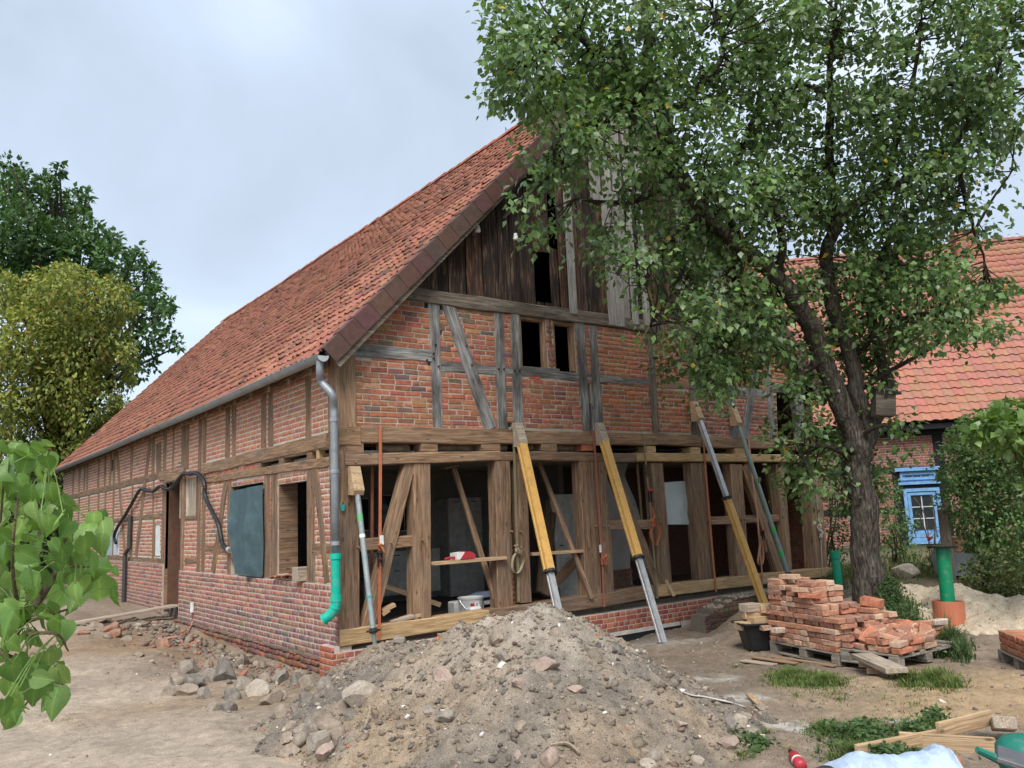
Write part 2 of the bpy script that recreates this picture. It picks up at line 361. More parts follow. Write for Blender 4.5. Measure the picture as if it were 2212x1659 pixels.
M_LIME = plain('lime_render', (0.58, 0.54, 0.48), 0.95, 0.1)
M_KITCH = plain('cabinet_front', (0.62, 0.61, 0.57), 0.5, 0.3)
M_CEIL = plain('ceiling_board', (0.46, 0.44, 0.40), 0.9, 0.1)
M_CONC = plain('earth_floor', (0.17, 0.145, 0.12), 0.95, 0.1)
M_BLACKT = plain('black_timber', (0.014, 0.014, 0.016), 0.7, 0.2)
M_BLUE = plain('blue_paint', (0.17, 0.35, 0.60), 0.5, 0.3)
M_RUST = plain('rusty_iron', (0.14, 0.075, 0.05), 0.85, 0.2)
def glass_mat():
    m, t, b = mat('window_glass'); b.inputs['Base Color'].default_value = (0.02, 0.025, 0.03, 1); b.inputs['Roughness'].default_value = 0.06; b.inputs['Specular IOR Level'].default_value = 0.6
    return m
M_GLASS = glass_mat()
def sheet_mat():
    m, t, b = mat('thin_plastic_sheet'); v = coords(t, 'Object')
    c = mixc(t, ramp(t, noise(t, v, 3, 5), [(0.3, 0.0), (0.7, 1.0)]), (0.60, 0.72, 0.78), (0.82, 0.88, 0.90)); L(t, c, b.inputs['Base Color']); b.inputs['Roughness'].default_value = 0.3
    tr = N(t, 'ShaderNodeBsdfTranslucent'); L(t, c, tr.inputs['Color']); mx = N(t, 'ShaderNodeMixShader'); mx.inputs[0].default_value = 0.45
    o = t.nodes['Material Output']; L(t, b.outputs[0], mx.inputs[1]); L(t, tr.outputs[0], mx.inputs[2]); L(t, mx.outputs[0], o.inputs[0])
    bump(t, b, noise(t, v, 5, 4, 0.6, 1.0), 0.5, 0.02); return m
M_SHEET = sheet_mat()
# ================================================================ GROUND
CT = np.array([  # x, y, z of the trodden ground
 (-4.6,-10,0),(-2.5,-7,-0.03),(0,-6.6,-0.05),(1.2,-7.2,-0.10),(2.4,-5.2,-0.27),(4.2,-3.6,-0.36),(3,-6.6,-0.22),(5.5,-5,-0.30),(7.7,-2.9,-0.15),(9.5,-3.5,-0.2),(12.5,-1.2,-0.05),(3.4,-3.9,-0.34),(7,-6,-.3),(2.0,-3.2,-.3),
 (4.4,-1.6,-0.40),(5.4,-2.4,-0.30),(4.7,-0.5,-0.58),(3.6,-0.5,-0.55),(2.6,-0.6,-0.45),(5.9,-0.6,-0.52),(6.6,-1.3,-0.34),(7.4,-1.1,-0.16),(8.6,-0.8,-0.10),(10.5,-0.6,-0.06),(11.5,0.5,0.0),
 (1.2,-0.9,-0.40),(0.1,-0.5,-0.42),(-0.4,0.2,-0.40),(-0.45,2.5,-0.42),(-0.5,5,-0.34),(-0.5,7.2,-0.26),(-0.35,8.6,-0.16),(-0.5,12,-0.12),(-0.5,21,-0.1),
 (-1.6,0.5,-0.24),(-1.8,3.5,-0.20),(-2.2,7,-0.14),(-2.6,-2.5,-0.05),(-1.6,-1.6,-0.18),(-3.5,-4,-0.02),(-5,0,-0.06),(-5,8,-0.06),(-8,-6,0),(-9,10,0),(0,30,0),(16,-5,-.05),(20,3,0.05),(9,-9,-0.1),(3,-12,0)])
def g0(x, y):
    x = np.asarray(x, float); y = np.asarray(y, float); sh = x.shape; x = x.ravel(); y = y.ravel(); r = np.zeros(len(x)); wsum = np.zeros(len(x))
    for cx, cy, cz in CT:
        d2 = (x-cx)**2+(y-cy)**2+0.04; q = 1/d2**1.8; r += q*cz; wsum += q
    return (r/wsum).reshape(sh)
def gh(x, y):
    x = np.asarray(x, float); y = np.asarray(y, float)
    near = np.clip(1.5-np.hypot(x, y+3)/60, 0, 1)
    z = g0(x, y)+near*(0.05*fbm(x*0.9, y*0.9, 3, 5)+0.028*fbm(x*4, y*4, 3, 9)+0.018*fbm(x*11, y*11, 3, 21))
    trench = np.exp(-((x+0.55)/0.42)**2)*((y > -0.2) & (y < 9))*0.05*fbm(x*5, y*5, 3, 33)
    return z+trench*2
# the soil heap: overlapping cones at the angle of repose
HC = [(at_depth(1165, 1296, 6.35), .62), (at_depth(1105, 1325, 6.35), .62), (at_depth(1010, 1352, 6.6), .58), (at_depth(900, 1376, 6.9), .6), (at_depth(800, 1440, 6.7), .55),
      (at_depth(745, 1510, 6.2), .5), (at_depth(1290, 1400, 6.1), .6), (at_depth(1420, 1490, 5.85), .55), (at_depth(1150, 1420, 5.6), .55), (at_depth(930, 1500, 5.7), .55), (at_depth(860, 1375, 7.6), .6)]
HSCALE = 1.0
def hheap(x, y):
    x = np.asarray(x, float); y = np.asarray(y, float)
    wx = x+0.12*fbm(x*1.5, y*1.5, 3, 71); wy = y+0.12*fbm(x*1.5+9, y*1.5, 3, 72)
    z = np.full(x.shape, -9.0)
    for c, s in HC:
        d = np.hypot(wx-c[0], wy-c[1]); k = c[2]-s*(np.sqrt(d*d+0.03)-0.13)
        z = np.maximum(z, k)+0.0*z if True else z
    n = 0.06*fbm(x*2.2, y*2.2, 3, 73)+0.05*fbm(x*6, y*6, 4, 74, .62)+0.026*np.abs(fbm(x*17, y*17, 3, 75))
    return z+n
def surf(x, y): return np.maximum(gh(x, y), hheap(x, y))
def hit(px, py, fn=None, far=40.0):
    """where the sight line through a picture point meets the ground (or the heap)"""
    fn = fn or surf; r = ray(px, py); d = np.arange(3.2, far, 0.02); P = CAM+np.outer(d, r)
    k = np.argmax(P[:, 2] < fn(P[:, 0], P[:, 1])); return P[k]
def graded(a, b, step, far):
    core = list(np.arange(a, b, step)); lo = []; hi = []; s = step; v = a
    while v > -far: s *= 1.22; v -= s; lo.append(v)
    s = step; v = core[-1]
    while v < far: s *= 1.22; v += s; hi.append(v)
    return np.array(lo[::-1]+core+hi)
def grid_mesh(xs, ys, fn, colfn, name, m, keep=None):
    X, Y = np.meshgrid(xs, ys); Z = fn(X, Y); nx, ny = len(xs), len(ys)
    V = np.stack([X.ravel(), Y.ravel(), Z.ravel()], 1); i = np.arange(nx*ny).reshape(ny, nx)
    F = np.stack([i[:-1, :-1].ravel(), i[:-1, 1:].ravel(), i[1:, 1:].ravel(), i[1:, :-1].ravel()], 1)
    if keep is not None:
        k = keep(V[:, 0], V[:, 1], V[:, 2]); F = F[k[F].any(1)]
        u = np.unique(F); mp_ = np.zeros(len(V), int); mp_[u] = np.arange(len(u)); V = V[u]; F = mp_[F]
    return np_mesh(name, V, F, m, col=colfn(V[:, 0], V[:, 1]), smooth=True)
def lerp(a, b, t): return a+(b-a)*np.clip(t, 0, 1)[:, None]
def blob(x, y, cx, cy, r): return np.clip(1.4-np.hypot(x-cx, y-cy)/r+0.5*fbm(x*1.8, y*1.8, 3, 44), 0, 1)
def groundcol(x, y):
    c = np.tile(np.array([0.30, 0.235, 0.178]), (len(x), 1))
    yard = np.clip((-x-0.9)/1.6+0.4*fbm(x*.8, y*.8, 3, 50), 0, 1); c = lerp(c, np.array([0.48, 0.395, 0.305]), yard)
    c = lerp(c, np.array([0.33, 0.215, 0.125]), 0.75*blob(x, y, -1.4, 4.6, 1.6)); c = lerp(c, np.array([0.36, 0.26, 0.165]), 0.6*blob(x, y, -2.0, -1.2, 1.1))
    c = lerp(c, np.array([0.235, 0.19, 0.15]), 0.7*blob(x, y, 2.6, -3.2, 1.7))
    s = gnd(2170, 1450); c = lerp(c, np.array([0.50, 0.36, 0.22]), blob(x, y, s[0], s[1], 1.4))
    c = lerp(c, np.array([0.56, 0.52, 0.46]), 0.9*blob(x, y, 4.6, -0.95, 0.75))
    c = lerp(c, np.array([0.50, 0.40, 0.28]), 0.8*blob(x, y, 7.0, -1.6, 0.9))
    for px, py in ((1660, 1527), (1790, 1548), (1850, 1560), (1600, 1240+200), (1990, 1515), (1545, 1395)):
        g = gnd(px, py); c = lerp(c, np.array([0.60, 0.57, 0.52]), np.clip(1.0*blob(x, y, g[0], g[1], 0.24)*(1+1.6*fbm(x*7, y*7, 3, 77)), 0, 0.85))
    gg = np.clip((np.hypot(x-12, y+0.5)-0)/1, 0, 1); far = np.clip((np.hypot(x+4.6, y+10)-22)/6, 0, 1); c = lerp(c, np.array([0.06, 0.085, 0.03]), far)
    c = lerp(c, np.array([0.13, 0.12, 0.06]), np.clip(blob(x, y, 13.0, -0.5, 3.0), 0, .8))
    d = fbm(x*0.7, y*0.7, 4, 61); c = c*(1+0.22*d)[:, None]; f = fbm(x*3.2, y*3.2, 4, 62); return .84*c*(1+0.20*f)[:, None]
ground = grid_mesh(graded(-5.5, 10.5, 0.055, 900), graded(-8.0, 3.2, 0.055, 900), gh, groundcol, 'ground', M_SOIL); tag(ground, kind='structure')
def heapcol(x, y):
    c = np.tile(np.array([0.285, 0.24, 0.192]), (len(x), 1))
    d = fbm(x*1.6, y*1.6, 4, 81); c = lerp(c, np.array([0.345, 0.265, 0.185]), np.clip(d*2.2, 0, 1)); c = lerp(c, np.array([0.20, 0.172, 0.145]), np.clip(-d*2.4, 0, 1))
    t = HC[0][0]; c = lerp(c, np.array([0.46, 0.40, 0.33]), 0.6*np.clip(1.2-np.hypot(x-t[0]+.25, y-t[1]-.1)/0.9, 0, 1))
    return .90*c*(1+0.28*fbm(x*8, y*8, 3, 83))[:, None]
hp = grid_mesh(np.arange(-4.2, 2.4, 0.022), np.arange(-8.2, -0.2, 0.022), hheap, heapcol, 'soil_heap', M_SOIL, keep=lambda x, y, z: z > gh(x, y)-0.05)
tag(hp, 'large heap of brown gravelly soil dug out in front of the barn corner', 'soil heap')
def sandh(x, y):
    z = np.full(np.shape(x), -9.0)
    for px, py, d, s in ((1975, 1262, 12.6, .45), (2050, 1268, 12.2, .42), (2130, 1285, 11.6, .40), (2210, 1285, 11.4, .4), (1935, 1300, 11.9, .4), (1850, 1290, 13.2, .4)):
        c = at_depth(px, py, d); k = c[2]-s*(np.hypot(x-c[0], y-c[1])-0.12); z = np.maximum(z, np.minimum(k, c[2]))
    return z+0.07*fbm(x*2, y*2, 3, 91)+0.07*fbm(x*5.5, y*5.5, 4, 92, .6)+0.03*np.abs(fbm(x*15, y*15, 2, 93))
sp = grid_mesh(np.arange(4, 14, 0.04), np.arange(-8, 1, 0.04), sandh, lambda x, y: np.tile(np.array([0.60, 0.50, 0.37]), (len(x), 1))*(1+.2*fbm(x*2.5, y*2.5, 4, 95))[:, None], 'sand_heap', M_SOIL, keep=lambda x, y, z: z > gh(x, y)-0.05)
tag(sp, 'low heap of pale building sand behind the pear tree trunk', 'sand heap')
def surf2(x, y): return np.maximum(surf(x, y), sandh(x, y))

# ---- loose pebbles and clods
_ico_v = []
_p = (1+5**.5)/2
for a, b in ((1, _p), (-1, _p), (1, -_p), (-1, -_p)): _ico_v += [(0, a, b), (a, b, 0), (b, 0, a)]
_ico_v = np.array(_ico_v)/math.sqrt(1+_p*_p)
def _hull():
    f = []; V = _ico_v
    for i in range(12):
        for j in range(i+1, 12):
            for k in range(j+1, 12):
                if abs(np.linalg.norm(V[i]-V[j])-1.0515) < .01 and abs(np.linalg.norm(V[j]-V[k])-1.0515) < .01 and abs(np.linalg.norm(V[i]-V[k])-1.0515) < .01:
                    n = np.cross(V[j]-V[i], V[k]-V[i]); f.append((i, j, k) if n@V[i] > 0 else (i, k, j))
    return np.array(f)
_ico_f = _hull()
def pebbles(name, P, S, C, m=None, flat=0.75, parent=None):
    n = len(P); J = _ico_v[None]*(1+0.28*RNG.standard_normal((n, 12, 1)))*np.stack([np.ones(n), RNG.uniform(.6, 1, n), RNG.uniform(.45, flat, n)], 1)[:, None]
    a = RNG.uniform(0, 6.28, n); ca, sa = np.cos(a)[:, None], np.sin(a)[:, None]
    x = J[..., 0]*ca-J[..., 1]*sa; y = J[..., 0]*sa+J[..., 1]*ca; z = J[..., 2]+J[..., 0]*RNG.uniform(-.5, .5, n)[:, None]
    V = np.stack([x, y, z], 2)*S[:, None, None]+P[:, None]; F = (_ico_f[None]+12*np.arange(n)[:, None, None]).reshape(-1, 3)
    return np_mesh(name, V.reshape(-1, 3), F, m or M_PEB, col=np.repeat(C, 12, 0), parent=parent)
PAL = np.array([(0.30, 0.25, 0.19), (0.22, 0.18, 0.145), (0.38, 0.32, 0.26), (0.16, 0.14, 0.125), (0.42, 0.33, 0.26), (0.33, 0.22, 0.18)])
def pebcol(n, w=(.34, .26, .14, .14, .06, .06)):
    c = .78*PAL[RNG.choice(len(PAL), n, p=w)]*RNG.uniform(.75, 1.25, (n, 1)); k = RNG.random(n) < 0.02; c[k] = (0.66, 0.63, 0.58); k = RNG.random(n) < 0.015; c[k] = (0.42, 0.15, 0.08); return c
n = 46000; x = RNG.uniform(-4.0, 2.2, n); y = RNG.uniform(-8, -0.6, n); z = hheap(x, y); k = (z > gh(x, y)-0.01); x, y, z = x[k], y[k], z[k]
s = 0.0055+0.026*RNG.random(len(x))**8
pb = pebbles('gravel', np.stack([x, y, z+s*0.1], 1), s, pebcol(len(x))); tag(pb, 'small gravel and clods strewn over the soil heap', kind='stuff')
n = 1500; x = RNG.uniform(-4.0, 2.2, n); y = RNG.uniform(-8, -0.6, n); z = hheap(x, y); k = (z > gh(x, y)-0.01); x, y, z = x[k], y[k], z[k]; s = .018+.045*RNG.random(len(x))**3
pb = pebbles('soil_clods', np.stack([x, y, z-s*.15], 1), s, heapcol(x, y)*RNG.uniform(.75, 1.1, (len(x), 1)), M_SOIL, flat=.95); tag(pb, 'crumbly clods of soil on the slopes of the heap', kind='stuff')
n = 9000; x = RNG.uniform(-5.5, 8, n); y = RNG.uniform(-8, 3, n); k = (hheap(x, y) < gh(x, y)) & ~((x > -0.1) & (y > -0.05)); x, y = x[k], y[k]; keep = RNG.random(len(x)) < np.where(x < -2.4, .25, 1.0); x, y = x[keep], y[keep]; s = 0.005+0.03*RNG.random(len(x))**9
pb = pebbles('gravel', np.stack([x, y, gh(x, y)], 1), s, pebcol(len(x))); tag(pb, 'scattered grit and crumbs on the trodden ground', kind='stuff')
n = 7000; x = RNG.uniform(5, 13, n); y = RNG.uniform(-7, .5, n); z = sandh(x, y); k = z > gh(x, y); x, y, z = x[k], y[k], z[k]; s = .008+.035*RNG.random(len(x))**5
pb = pebbles('gravel', np.stack([x, y, z], 1), s, np.tile(np.array([(.52, .43, .32)]), (len(x), 1))*RNG.uniform(.7, 1.15, (len(x), 1))); tag(pb, 'crumbs of sand and clay on the sand heap', kind='stuff')
# rubble along the foot of the long wall
n = 1500; y = RNG.uniform(-0.4, 7.6, n); x = -0.3-np.abs(RNG.normal(0, .45, n))-0.0*y; s = 0.014+0.07*RNG.random(n)**4.5
c = pebcol(n); q = RNG.random(n) < .2; c[q] = (0.34, 0.13, 0.075)
pb = pebbles('rubble', np.stack([x, y, gh(x, y)+s*.2], 1), s, c, M_STONE); tag(pb, 'brick and stone rubble along the undermined foot of the long wall', kind='stuff')

# ---- field stones, each a thing
def ico2():
    V = _ico_v.tolist(); F = _ico_f.tolist()
    for _ in range(2):
        c = {}; nf = []
        def mid(a, b):
            k = (min(a, b), max(a, b))
            if k not in c:
                v = np.array(V[a])+np.array(V[b]); V.append((v/np.linalg.norm(v)).tolist()); c[k] = len(V)-1
            return c[k]
        for a, b, d in F:
            e, f, g = mid(a, b), mid(b, d), mid(d, a); nf += [(a, e, g), (b, f, e), (d, g, f), (e, f, g)]
        F = nf
    return np.array(V), np.array(F)
ICO_V, ICO_F = ico2()
def stone(px, py, size, col, label, group=None, name='field_stone', ang=0.5, flat=0.7, on=None, cat='stone', long=1.35, tilt=0.35):
    """size: width in photograph pixels (2212 wide); lies half sunk where the sight line meets the ground"""
    P = hit(px, py, on); d = (P-CAM)@FW; r = size*d/1777.3/2*1.3
    V = ICO_V.copy(); sd_ = RNG.integers(1000)
    for _ in range(int(4+12*ang)):
        nrm = RNG.standard_normal(3); nrm /= np.linalg.norm(nrm); h = RNG.uniform(.45, .82); q = V@nrm; V = V-np.outer(np.maximum(q-h, 0), nrm)*0.98
    V = V*(1+0.10*fbm(V[:, 0]*1.6+sd_, V[:, 1]*1.6+V[:, 2], 3, int(sd_)))[:, None]
    V = V*np.array([1.0, 1/long, flat])*r*1.08
    a = RNG.uniform(0, 6.28); b_ = RNG.uniform(-tilt, tilt); ca, sa, cb, sb = math.cos(a), math.sin(a), math.cos(b_), math.sin(b_)
    V = V@np.array([[cb, 0, sb], [0, 1, 0], [-sb, 0, cb]]).T@np.array([[ca, -sa, 0], [sa, ca, 0], [0, 0, 1]]).T
    c = np.array(col)*(1+0.15*fbm(V[:, 0]*20, V[:, 1]*20+V[:, 2]*9, 3, 7))[:, None]
    o = np_mesh(name, V, ICO_F, M_STONE, col=c, smooth=ang < 0.35)
    if ang >= 0.35: o.data.polygons.foreach_set('use_smooth', np.zeros(len(ICO_F), bool))
    o.location = (P[0], P[1], P[2]+r*flat*0.25); tag(o, label, cat, group); return o
GR, PK, LT, DK, BR = (0.265, 0.23, 0.195), (0.37, 0.275, 0.23), (0.40, 0.345, 0.28), (0.165, 0.15, 0.135), (0.28, 0.225, 0.175)
HG = 'field stones embedded in the soil heap'
for cr_, x, y, s, c, an, fl, lb in [
 (ch, 930, 955, 250, LT, .5, .75, 'large cream boulder half sunk in the left flank of the soil heap'),
 (ch, 1610, 790, 210, PK, .7, .6, 'pinkish split boulder lying high on the heap below the thick corner post'),
 (ch, 1640, 1080, 200, GR, .8, .5, 'flat grey slab of stone in the middle of the heap slope'),
 (ch, 880, 1090, 150, DK, .9, .5, 'dark angular stone with a black underside below the cream boulder'),
 (ch, 1510, 1040, 120, GR, .6, .5, 'small grey stone with a dark broken face beside the flat slab'),
 (ch, 1330, 430, 160, LT, .3, .65, 'rounded pale boulder on the crest of the heap against the new oak sill'),
 (ch, 1245, 490, 110, GR, .4, .7, 'grey stone leaning under the rounded pale boulder on the heap crest'),
 (ci, 478, 650, 168, PK, .25, .85, 'rounded pinkish boulder in the upper middle of the soil heap'),
 (ci, 180, 580, 140, GR, .8, .55, 'grey angular stone overhanging on the heap above the flat triangular one'),
 (ci, 245, 665, 145, BR, .8, .4, 'flat triangular stone with a dark underside near the heap crest'),
 (ci, 290, 785, 120, PK, .8, .6, 'small pink wedge of stone below the flat triangular one'),
 (ci, 1020, 535, 100, DK, .4, .9, 'dark blocky stone on the far flank of the heap before the pit'),
 (ci, 1205, 720, 100, DK, .4, .7, 'round blackish stone low on the flank of the heap towards the yard'),
 (ci, 510, 1330, 140, PK, .3, .85, 'reddish rounded boulder at the bottom of the heap beside a twig'),
 (ci, 1270, 1300, 125, GR, .15, .7, 'smooth grey oval cobble resting against a smaller one on the heap foot'),
 (ci, 1215, 1275, 70, BR, .15, .9, 'smaller brownish cobble behind the smooth grey oval one'),
 (ci, 300, 1095, 110, BR, .8, .7, 'brown broken stone with a dark corner on the lower heap'),
 (ci, 700, 815, 95, PK, .4, .5, 'low pale pink stone in the middle of the heap'),
 (ci, 505, 790, 110, BR, .7, .4, 'thin brown stone flake lying on the heap slope'),
 (ci, 550, 405, 85, BR, .6, .8, 'brown stone poking from the gravel just under the heap crest'),
 (ci, 130, 440, 140, BR, .7, .7, 'tall brownish stone on the shoulder of the heap'),
 (ci, 720, 360, 90, GR, .8, .5, 'grey slate fragment on the far side of the heap crest'),
 (ci, 1480, 1075, 100, PK, .3, .7, 'reddish cobble half buried on the yard side of the heap'),
 (ci, 1610, 1335, 90, LT, .7, .8, 'pale upright chip of stone on the heap foot towards the grass'),
 (ci, 1470, 920, 70, GR, .6, .7, 'grey stone on the lower flank next to the plastic tape'),
 (ci, 275, 1300, 80, PK, .4, .7, 'pink stone with a dark neighbour at the bottom edge of the heap'),
 (ci, 1250, 1375, 160, LT, .5, .4, 'broad pale stone just showing at the foot of the heap'),
 ]:
    px, py = cr_(x, y); stone(px, py, s/(3.16 if cr_ is ch else 2.949)*K, c, lb, HG, ang=an, flat=fl)
FG = 'cobbles piled at the foot of the soil heap'
for x, y, s, c, an, fl, lb in [
 (700, 1180, 150, BR, .12, .8, 'smooth brown cobble on top of the little pile at the heap foot'),
 (765, 1250, 130, BR, .1, 1.15, 'egg shaped grey brown cobble standing upright in the little pile'),
 (620, 1310, 190, GR, .4, .8, 'big cracked grey cobble under the upright egg shaped one'),
 (575, 1190, 130, GR, .2, .8, 'oblong grey cobble leaning behind the smooth brown one'),
 (490, 1200, 120, BR, .5, .7, 'rough brown stone at the upper end of the cobble pile'),
 (395, 1370, 190, BR, .5, .55, 'flat brown block of stone lowest in the pile beside the sandy yard'),
 (480, 1285, 130, GR, .2, .9, 'round grey stone in the middle of the cobble pile'),
 (365, 1270, 110, BR, .6, .7, 'angular stone at the outer edge of the cobble pile'),
 (685, 1395, 150, PK, .6, .8, 'reddish angular stone at the lower end of the cobble pile'),
 (410, 1160, 100, BR, .7, .9, 'brown stone with a dark side above the cobble pile'),
 (640, 1240, 130, LT, .3, .5, 'pale cobble squeezed in the middle of the pile')]:
    px, py = ch(x, y); stone(px, py, s/3.16*K, c, lb, FG, ang=an, flat=fl)
for x, y, s, c, an, fl, lb in [
 (1850, 1110, 110, DK, .6, 1.1, 'dark slate coloured stone standing beside two pale cobbles near the grass'),
 (1920, 1075, 110, LT, .3, 1.0, 'pale brown cobble behind the dark slate coloured stone'),
 (1825, 1225, 150, PK, .6, .7, 'pink granite boulder in front of the dark slate coloured stone'),
 (1995, 1155, 100, BR, .15, .6, 'long smooth brown cobble beside white lumps on the grass edge'),
 (1950, 1010, 90, BR, .4, .8, 'small brown cobble topmost of the group near the grass'),
 (2020, 1120, 80, GR, .3, .7, 'grey cobble with white lumps around it near the grass'),
 (1710, 1030, 70, BR, .3, .8, 'lone small cobble on the bare ground beside the heap'),
 (2080, 955, 80, BR, .4, .7, 'round brown lump at the end of the thin plastic tape')]:
    px, py = ci(x, y); stone(px, py, s/2.949*K, c, lb, 'stones beside the heap near the grass', ang=an, flat=fl)
WG = 'stones lined up beside the trench along the long wall'
wl = [(420, 1480, 44, DK), (450, 1470, 40, GR), (485, 1465, 60, DK), (520, 1490, 40, GR), (555, 1502, 48, LT), (440, 1508, 34, GR), (500, 1512, 36, DK), (385, 1478, 40, BR), (405, 1455, 44, GR), (585, 1520, 46, BR),
      (610, 1470, 42, GR), (640, 1478, 36, DK), (670, 1485, 40, BR), (600, 1510, 30, LT), (480, 1440, 36, DK), (520, 1440, 40, GR), (450, 1438, 30, BR), (660, 1520, 34, DK), (700, 1485, 40, GR), (575, 1475, 34, BR), (368, 1500, 30, GR), (405, 1500, 36, BR), (460, 1535, 30, GR), (495, 1535, 30, DK), (610, 1545, 34, BR)]
for i, (x, y, s, c) in enumerate(wl):
    hue = {DK: 'dark', GR: 'grey', LT: 'pale', BR: 'brown'}[c]; lb = {4: 'pale quarter round stone with a flat broken face beside the trench', 2: 'largest dark angular stone in the row beside the trench', 9: 'flat brown stone lying alone on the sandy ground below the trench'}.get(i, f'rough {hue} stone in the '+('upper row close to the long wall trench' if y < 1475 else 'middle row beside the long wall trench' if y < 1505 else 'outer row towards the sandy yard below the trench'))
    stone(x, y, s, c, lb, WG, ang=.5, flat=.8)
for i, (x, y, s) in enumerate([(240, 1362, 40), (205, 1355, 26), (250, 1375, 34), (275, 1385, 30), (355, 1395, 30), (300, 1418, 26), (180, 1370, 22), (225, 1340, 26)]):
    stone(x, y, s, BR if i % 2 else (0.30, 0.15, 0.10), 'brown lump of stone or brick on the bare ground by the ramp board', 'lumps near the ramp board', ang=.6, flat=.6)
px, py = cn(950, 1490); stone(px, py, 60, (0.52, 0.44, 0.35), 'big pale boulder on top of the sand heap beside the pear trunk', None, ang=.6, flat=.6, on=surf2)
px, py = cn(1140, 1425); stone(px, py, 24, GR, 'small grey boulder on the grass behind the green standpipe', None, ang=.2, flat=.7, on=gh)
for q in ((2035, 1145), (2075, 1155), (2055, 1170), (1975, 1090)):
    px, py = ci(*q); stone(px, py, 14, (0.72, 0.69, 0.63), 'white lump of lime mortar beside the cobbles on the grass edge', 'white mortar lumps', name='mortar_lump', ang=.6, flat=.7, cat='mortar lump')
# ================================================================ THE BARN
W_, LEN = 10.83, 21.6
SL = 1.030                                   # roof slope
def roofz(x): return 3.90+SL*min(x, W_-x)
barn = thing('timber_framed_barn', 'old half timbered brick barn with red tiled roof and opened up gable wall under repair', 'barn')
def Tg(u, n, z): return (u, -n, z)
def Ts(u, n, z): return (-n, u, z)
TW = {'g': Tg, 's': Ts}
TB = {'g': [], 's': []}                      # timber outlines, so that no brick hides wholly behind one
def timber(name, wall, a, b, w0, w1, m, depth=0.15, n0=0.0, rough=1.0, parent=barn, bev=0.012, reg=True, axis=None):
    """a,b: (u,z) ends of the centre line; front face at n0, going `depth` inwards"""
    a = np.array(a, float); b = np.array(b, float); Lg = np.linalg.norm(b-a); d = (b-a)/Lg; p = np.array([-d[1], d[0]])
    if reg: TB[wall].append((a+p*w0/2, b+p*w1/2, b-p*w1/2, a-p*w0/2))
    ns = max(3, int(Lg/0.16)); s0 = RNG.uniform(0, 99); vs = []; fs = []
    for i in range(ns+1):
        t = i/ns; w = (w0+(w1-w0)*t); x = Lg*t
        e = 0.009*rough
        o1 = e*float(fbm(x*1.7+s0, 0, 3)); o2 = e*float(fbm(x*1.7+s0+40, 3, 3)); o3 = e*0.8*float(fbm(x*2.1+s0, 7, 3)); bow = 0.012*rough*float(fbm(x*.5+s0, 11, 2))
        h = w/2; yl, yh = -h+o1+bow, h+o2+bow; zt, zb = o3-0.001, -depth; bb = bev*(1+0.5*float(fbm(x*3+s0, 5, 2)))
        for y, z in ((yl, zb), (yl, zt-bb), (yl+bb, zt), ((yl+yh)/2, zt+0.002*rough), (yh-bb, zt), (yh, zt-bb), (yh, zb)): vs.append((x, y, z))
    k = 7
    for i in range(ns):
        for j in range(k): j2 = (j+1) % k; fs.append((i*k+j, (i+1)*k+j, (i+1)*k+j2, i*k+j2))
    fs.append(tuple(range(k))); fs.append(tuple(ns*k+j for j in range(k))[::-1])
    T = TW[wall]; O = np.array(T(a[0], n0, a[1])); X = np.array(T(b[0], n0, b[1]))-O; X /= np.linalg.norm(X); Zn = np.array(T(0, 1, 0), float)-np.array(T(0, 0, 0), float); Y = np.cross(Zn, X)
    mb = MB(); mb.v = vs; mb.f = fs; return mb.build(name, m, parent, frame(O, X, Y, Zn), col=False)
PL = {'g': gab, 's': sid}
def post(wall, cr_, xlt, xrt, yt, xlb, xrb, yb, m, name='post', depth=0.15, n0=0.0, **k):
    off = -n0
    f = lambda x, y: np.array(PL[wall](*cr_(x, y), off))
    A, B, C_, D = f(xlt, yt), f(xrt, yt), f(xlb, yb), f(xrb, yb)
    c0, c1_ = (C_+D)/2, (A+B)/2; d = (c1_-c0)/np.linalg.norm(c1_-c0); p = np.array([-d[1], d[0]])
    return timber(name, wall, c0, c1_, abs((D-C_)@p), abs((B-A)@p), m, depth, n0, **k)
def rail(wall, cr_, xl, ytl, ybl, xr, ytr, ybr, m, name='rail', depth=0.14, n0=0.0, cr2=None, **k):
    off = -n0; c2_ = cr2 or cr_
    A, B = np.array(PL[wall](*cr_(xl, ytl), off)), np.array(PL[wall](*cr_(xl, ybl), off)); C_, D = np.array(PL[wall](*c2_(xr, ytr), off)), np.array(PL[wall](*c2_(xr, ybr), off))
    return timber(name, wall, (A+B)/2, (C_+D)/2, abs(A[1]-B[1]), abs(C_[1]-D[1]), m, depth, n0, **k)
# ---- gable, upper storey
P = lambda *a, **k: post('g', *a, **k)
R = lambda *a, **k: rail('g', *a, **k)
timber('corner_post', 'g', (0.14, 2.72), (0.14, 3.82), .30, .28, M_OAKL, .26, 0.004)
P(c3, 1010, 1110, 208, 1045, 1140, 1362, M_GREY); P(c3, 1605, 1692, 285, 1640, 1735, 1370, M_GREY); P(c3, 1755, 1840, 305, 1787, 1886, 1375, M_GREY)
P(c3, 1120, 1240, 215, 1522, 1637, 1370, M_GREY, 'brace', n0=0.012)
P(c4, 325, 410, 388, 394, 470, 1390, M_GREY); P(c4, 455, 527, 418, 500, 592, 1400, M_GREY); P(c4, 972, 1050, 488, 1043, 1106, 1420, M_GRBR); P(c4, 1345, 1418, 538, 1400, 1490, 1440, M_GRBR)
P(c4, 1708, 1775, 800, 1762, 1830, 1455, M_GREY); P(c4, 1985, 2050, 620, 1860, 1925, 1455, M_GREY, 'brace', n0=0.012); P(c4, 2055, 2115, 600, 2125, 2178, 1465, M_GREY); P(c4, 2330, 2390, 700, 2400, 2460, 1500, M_GREY)
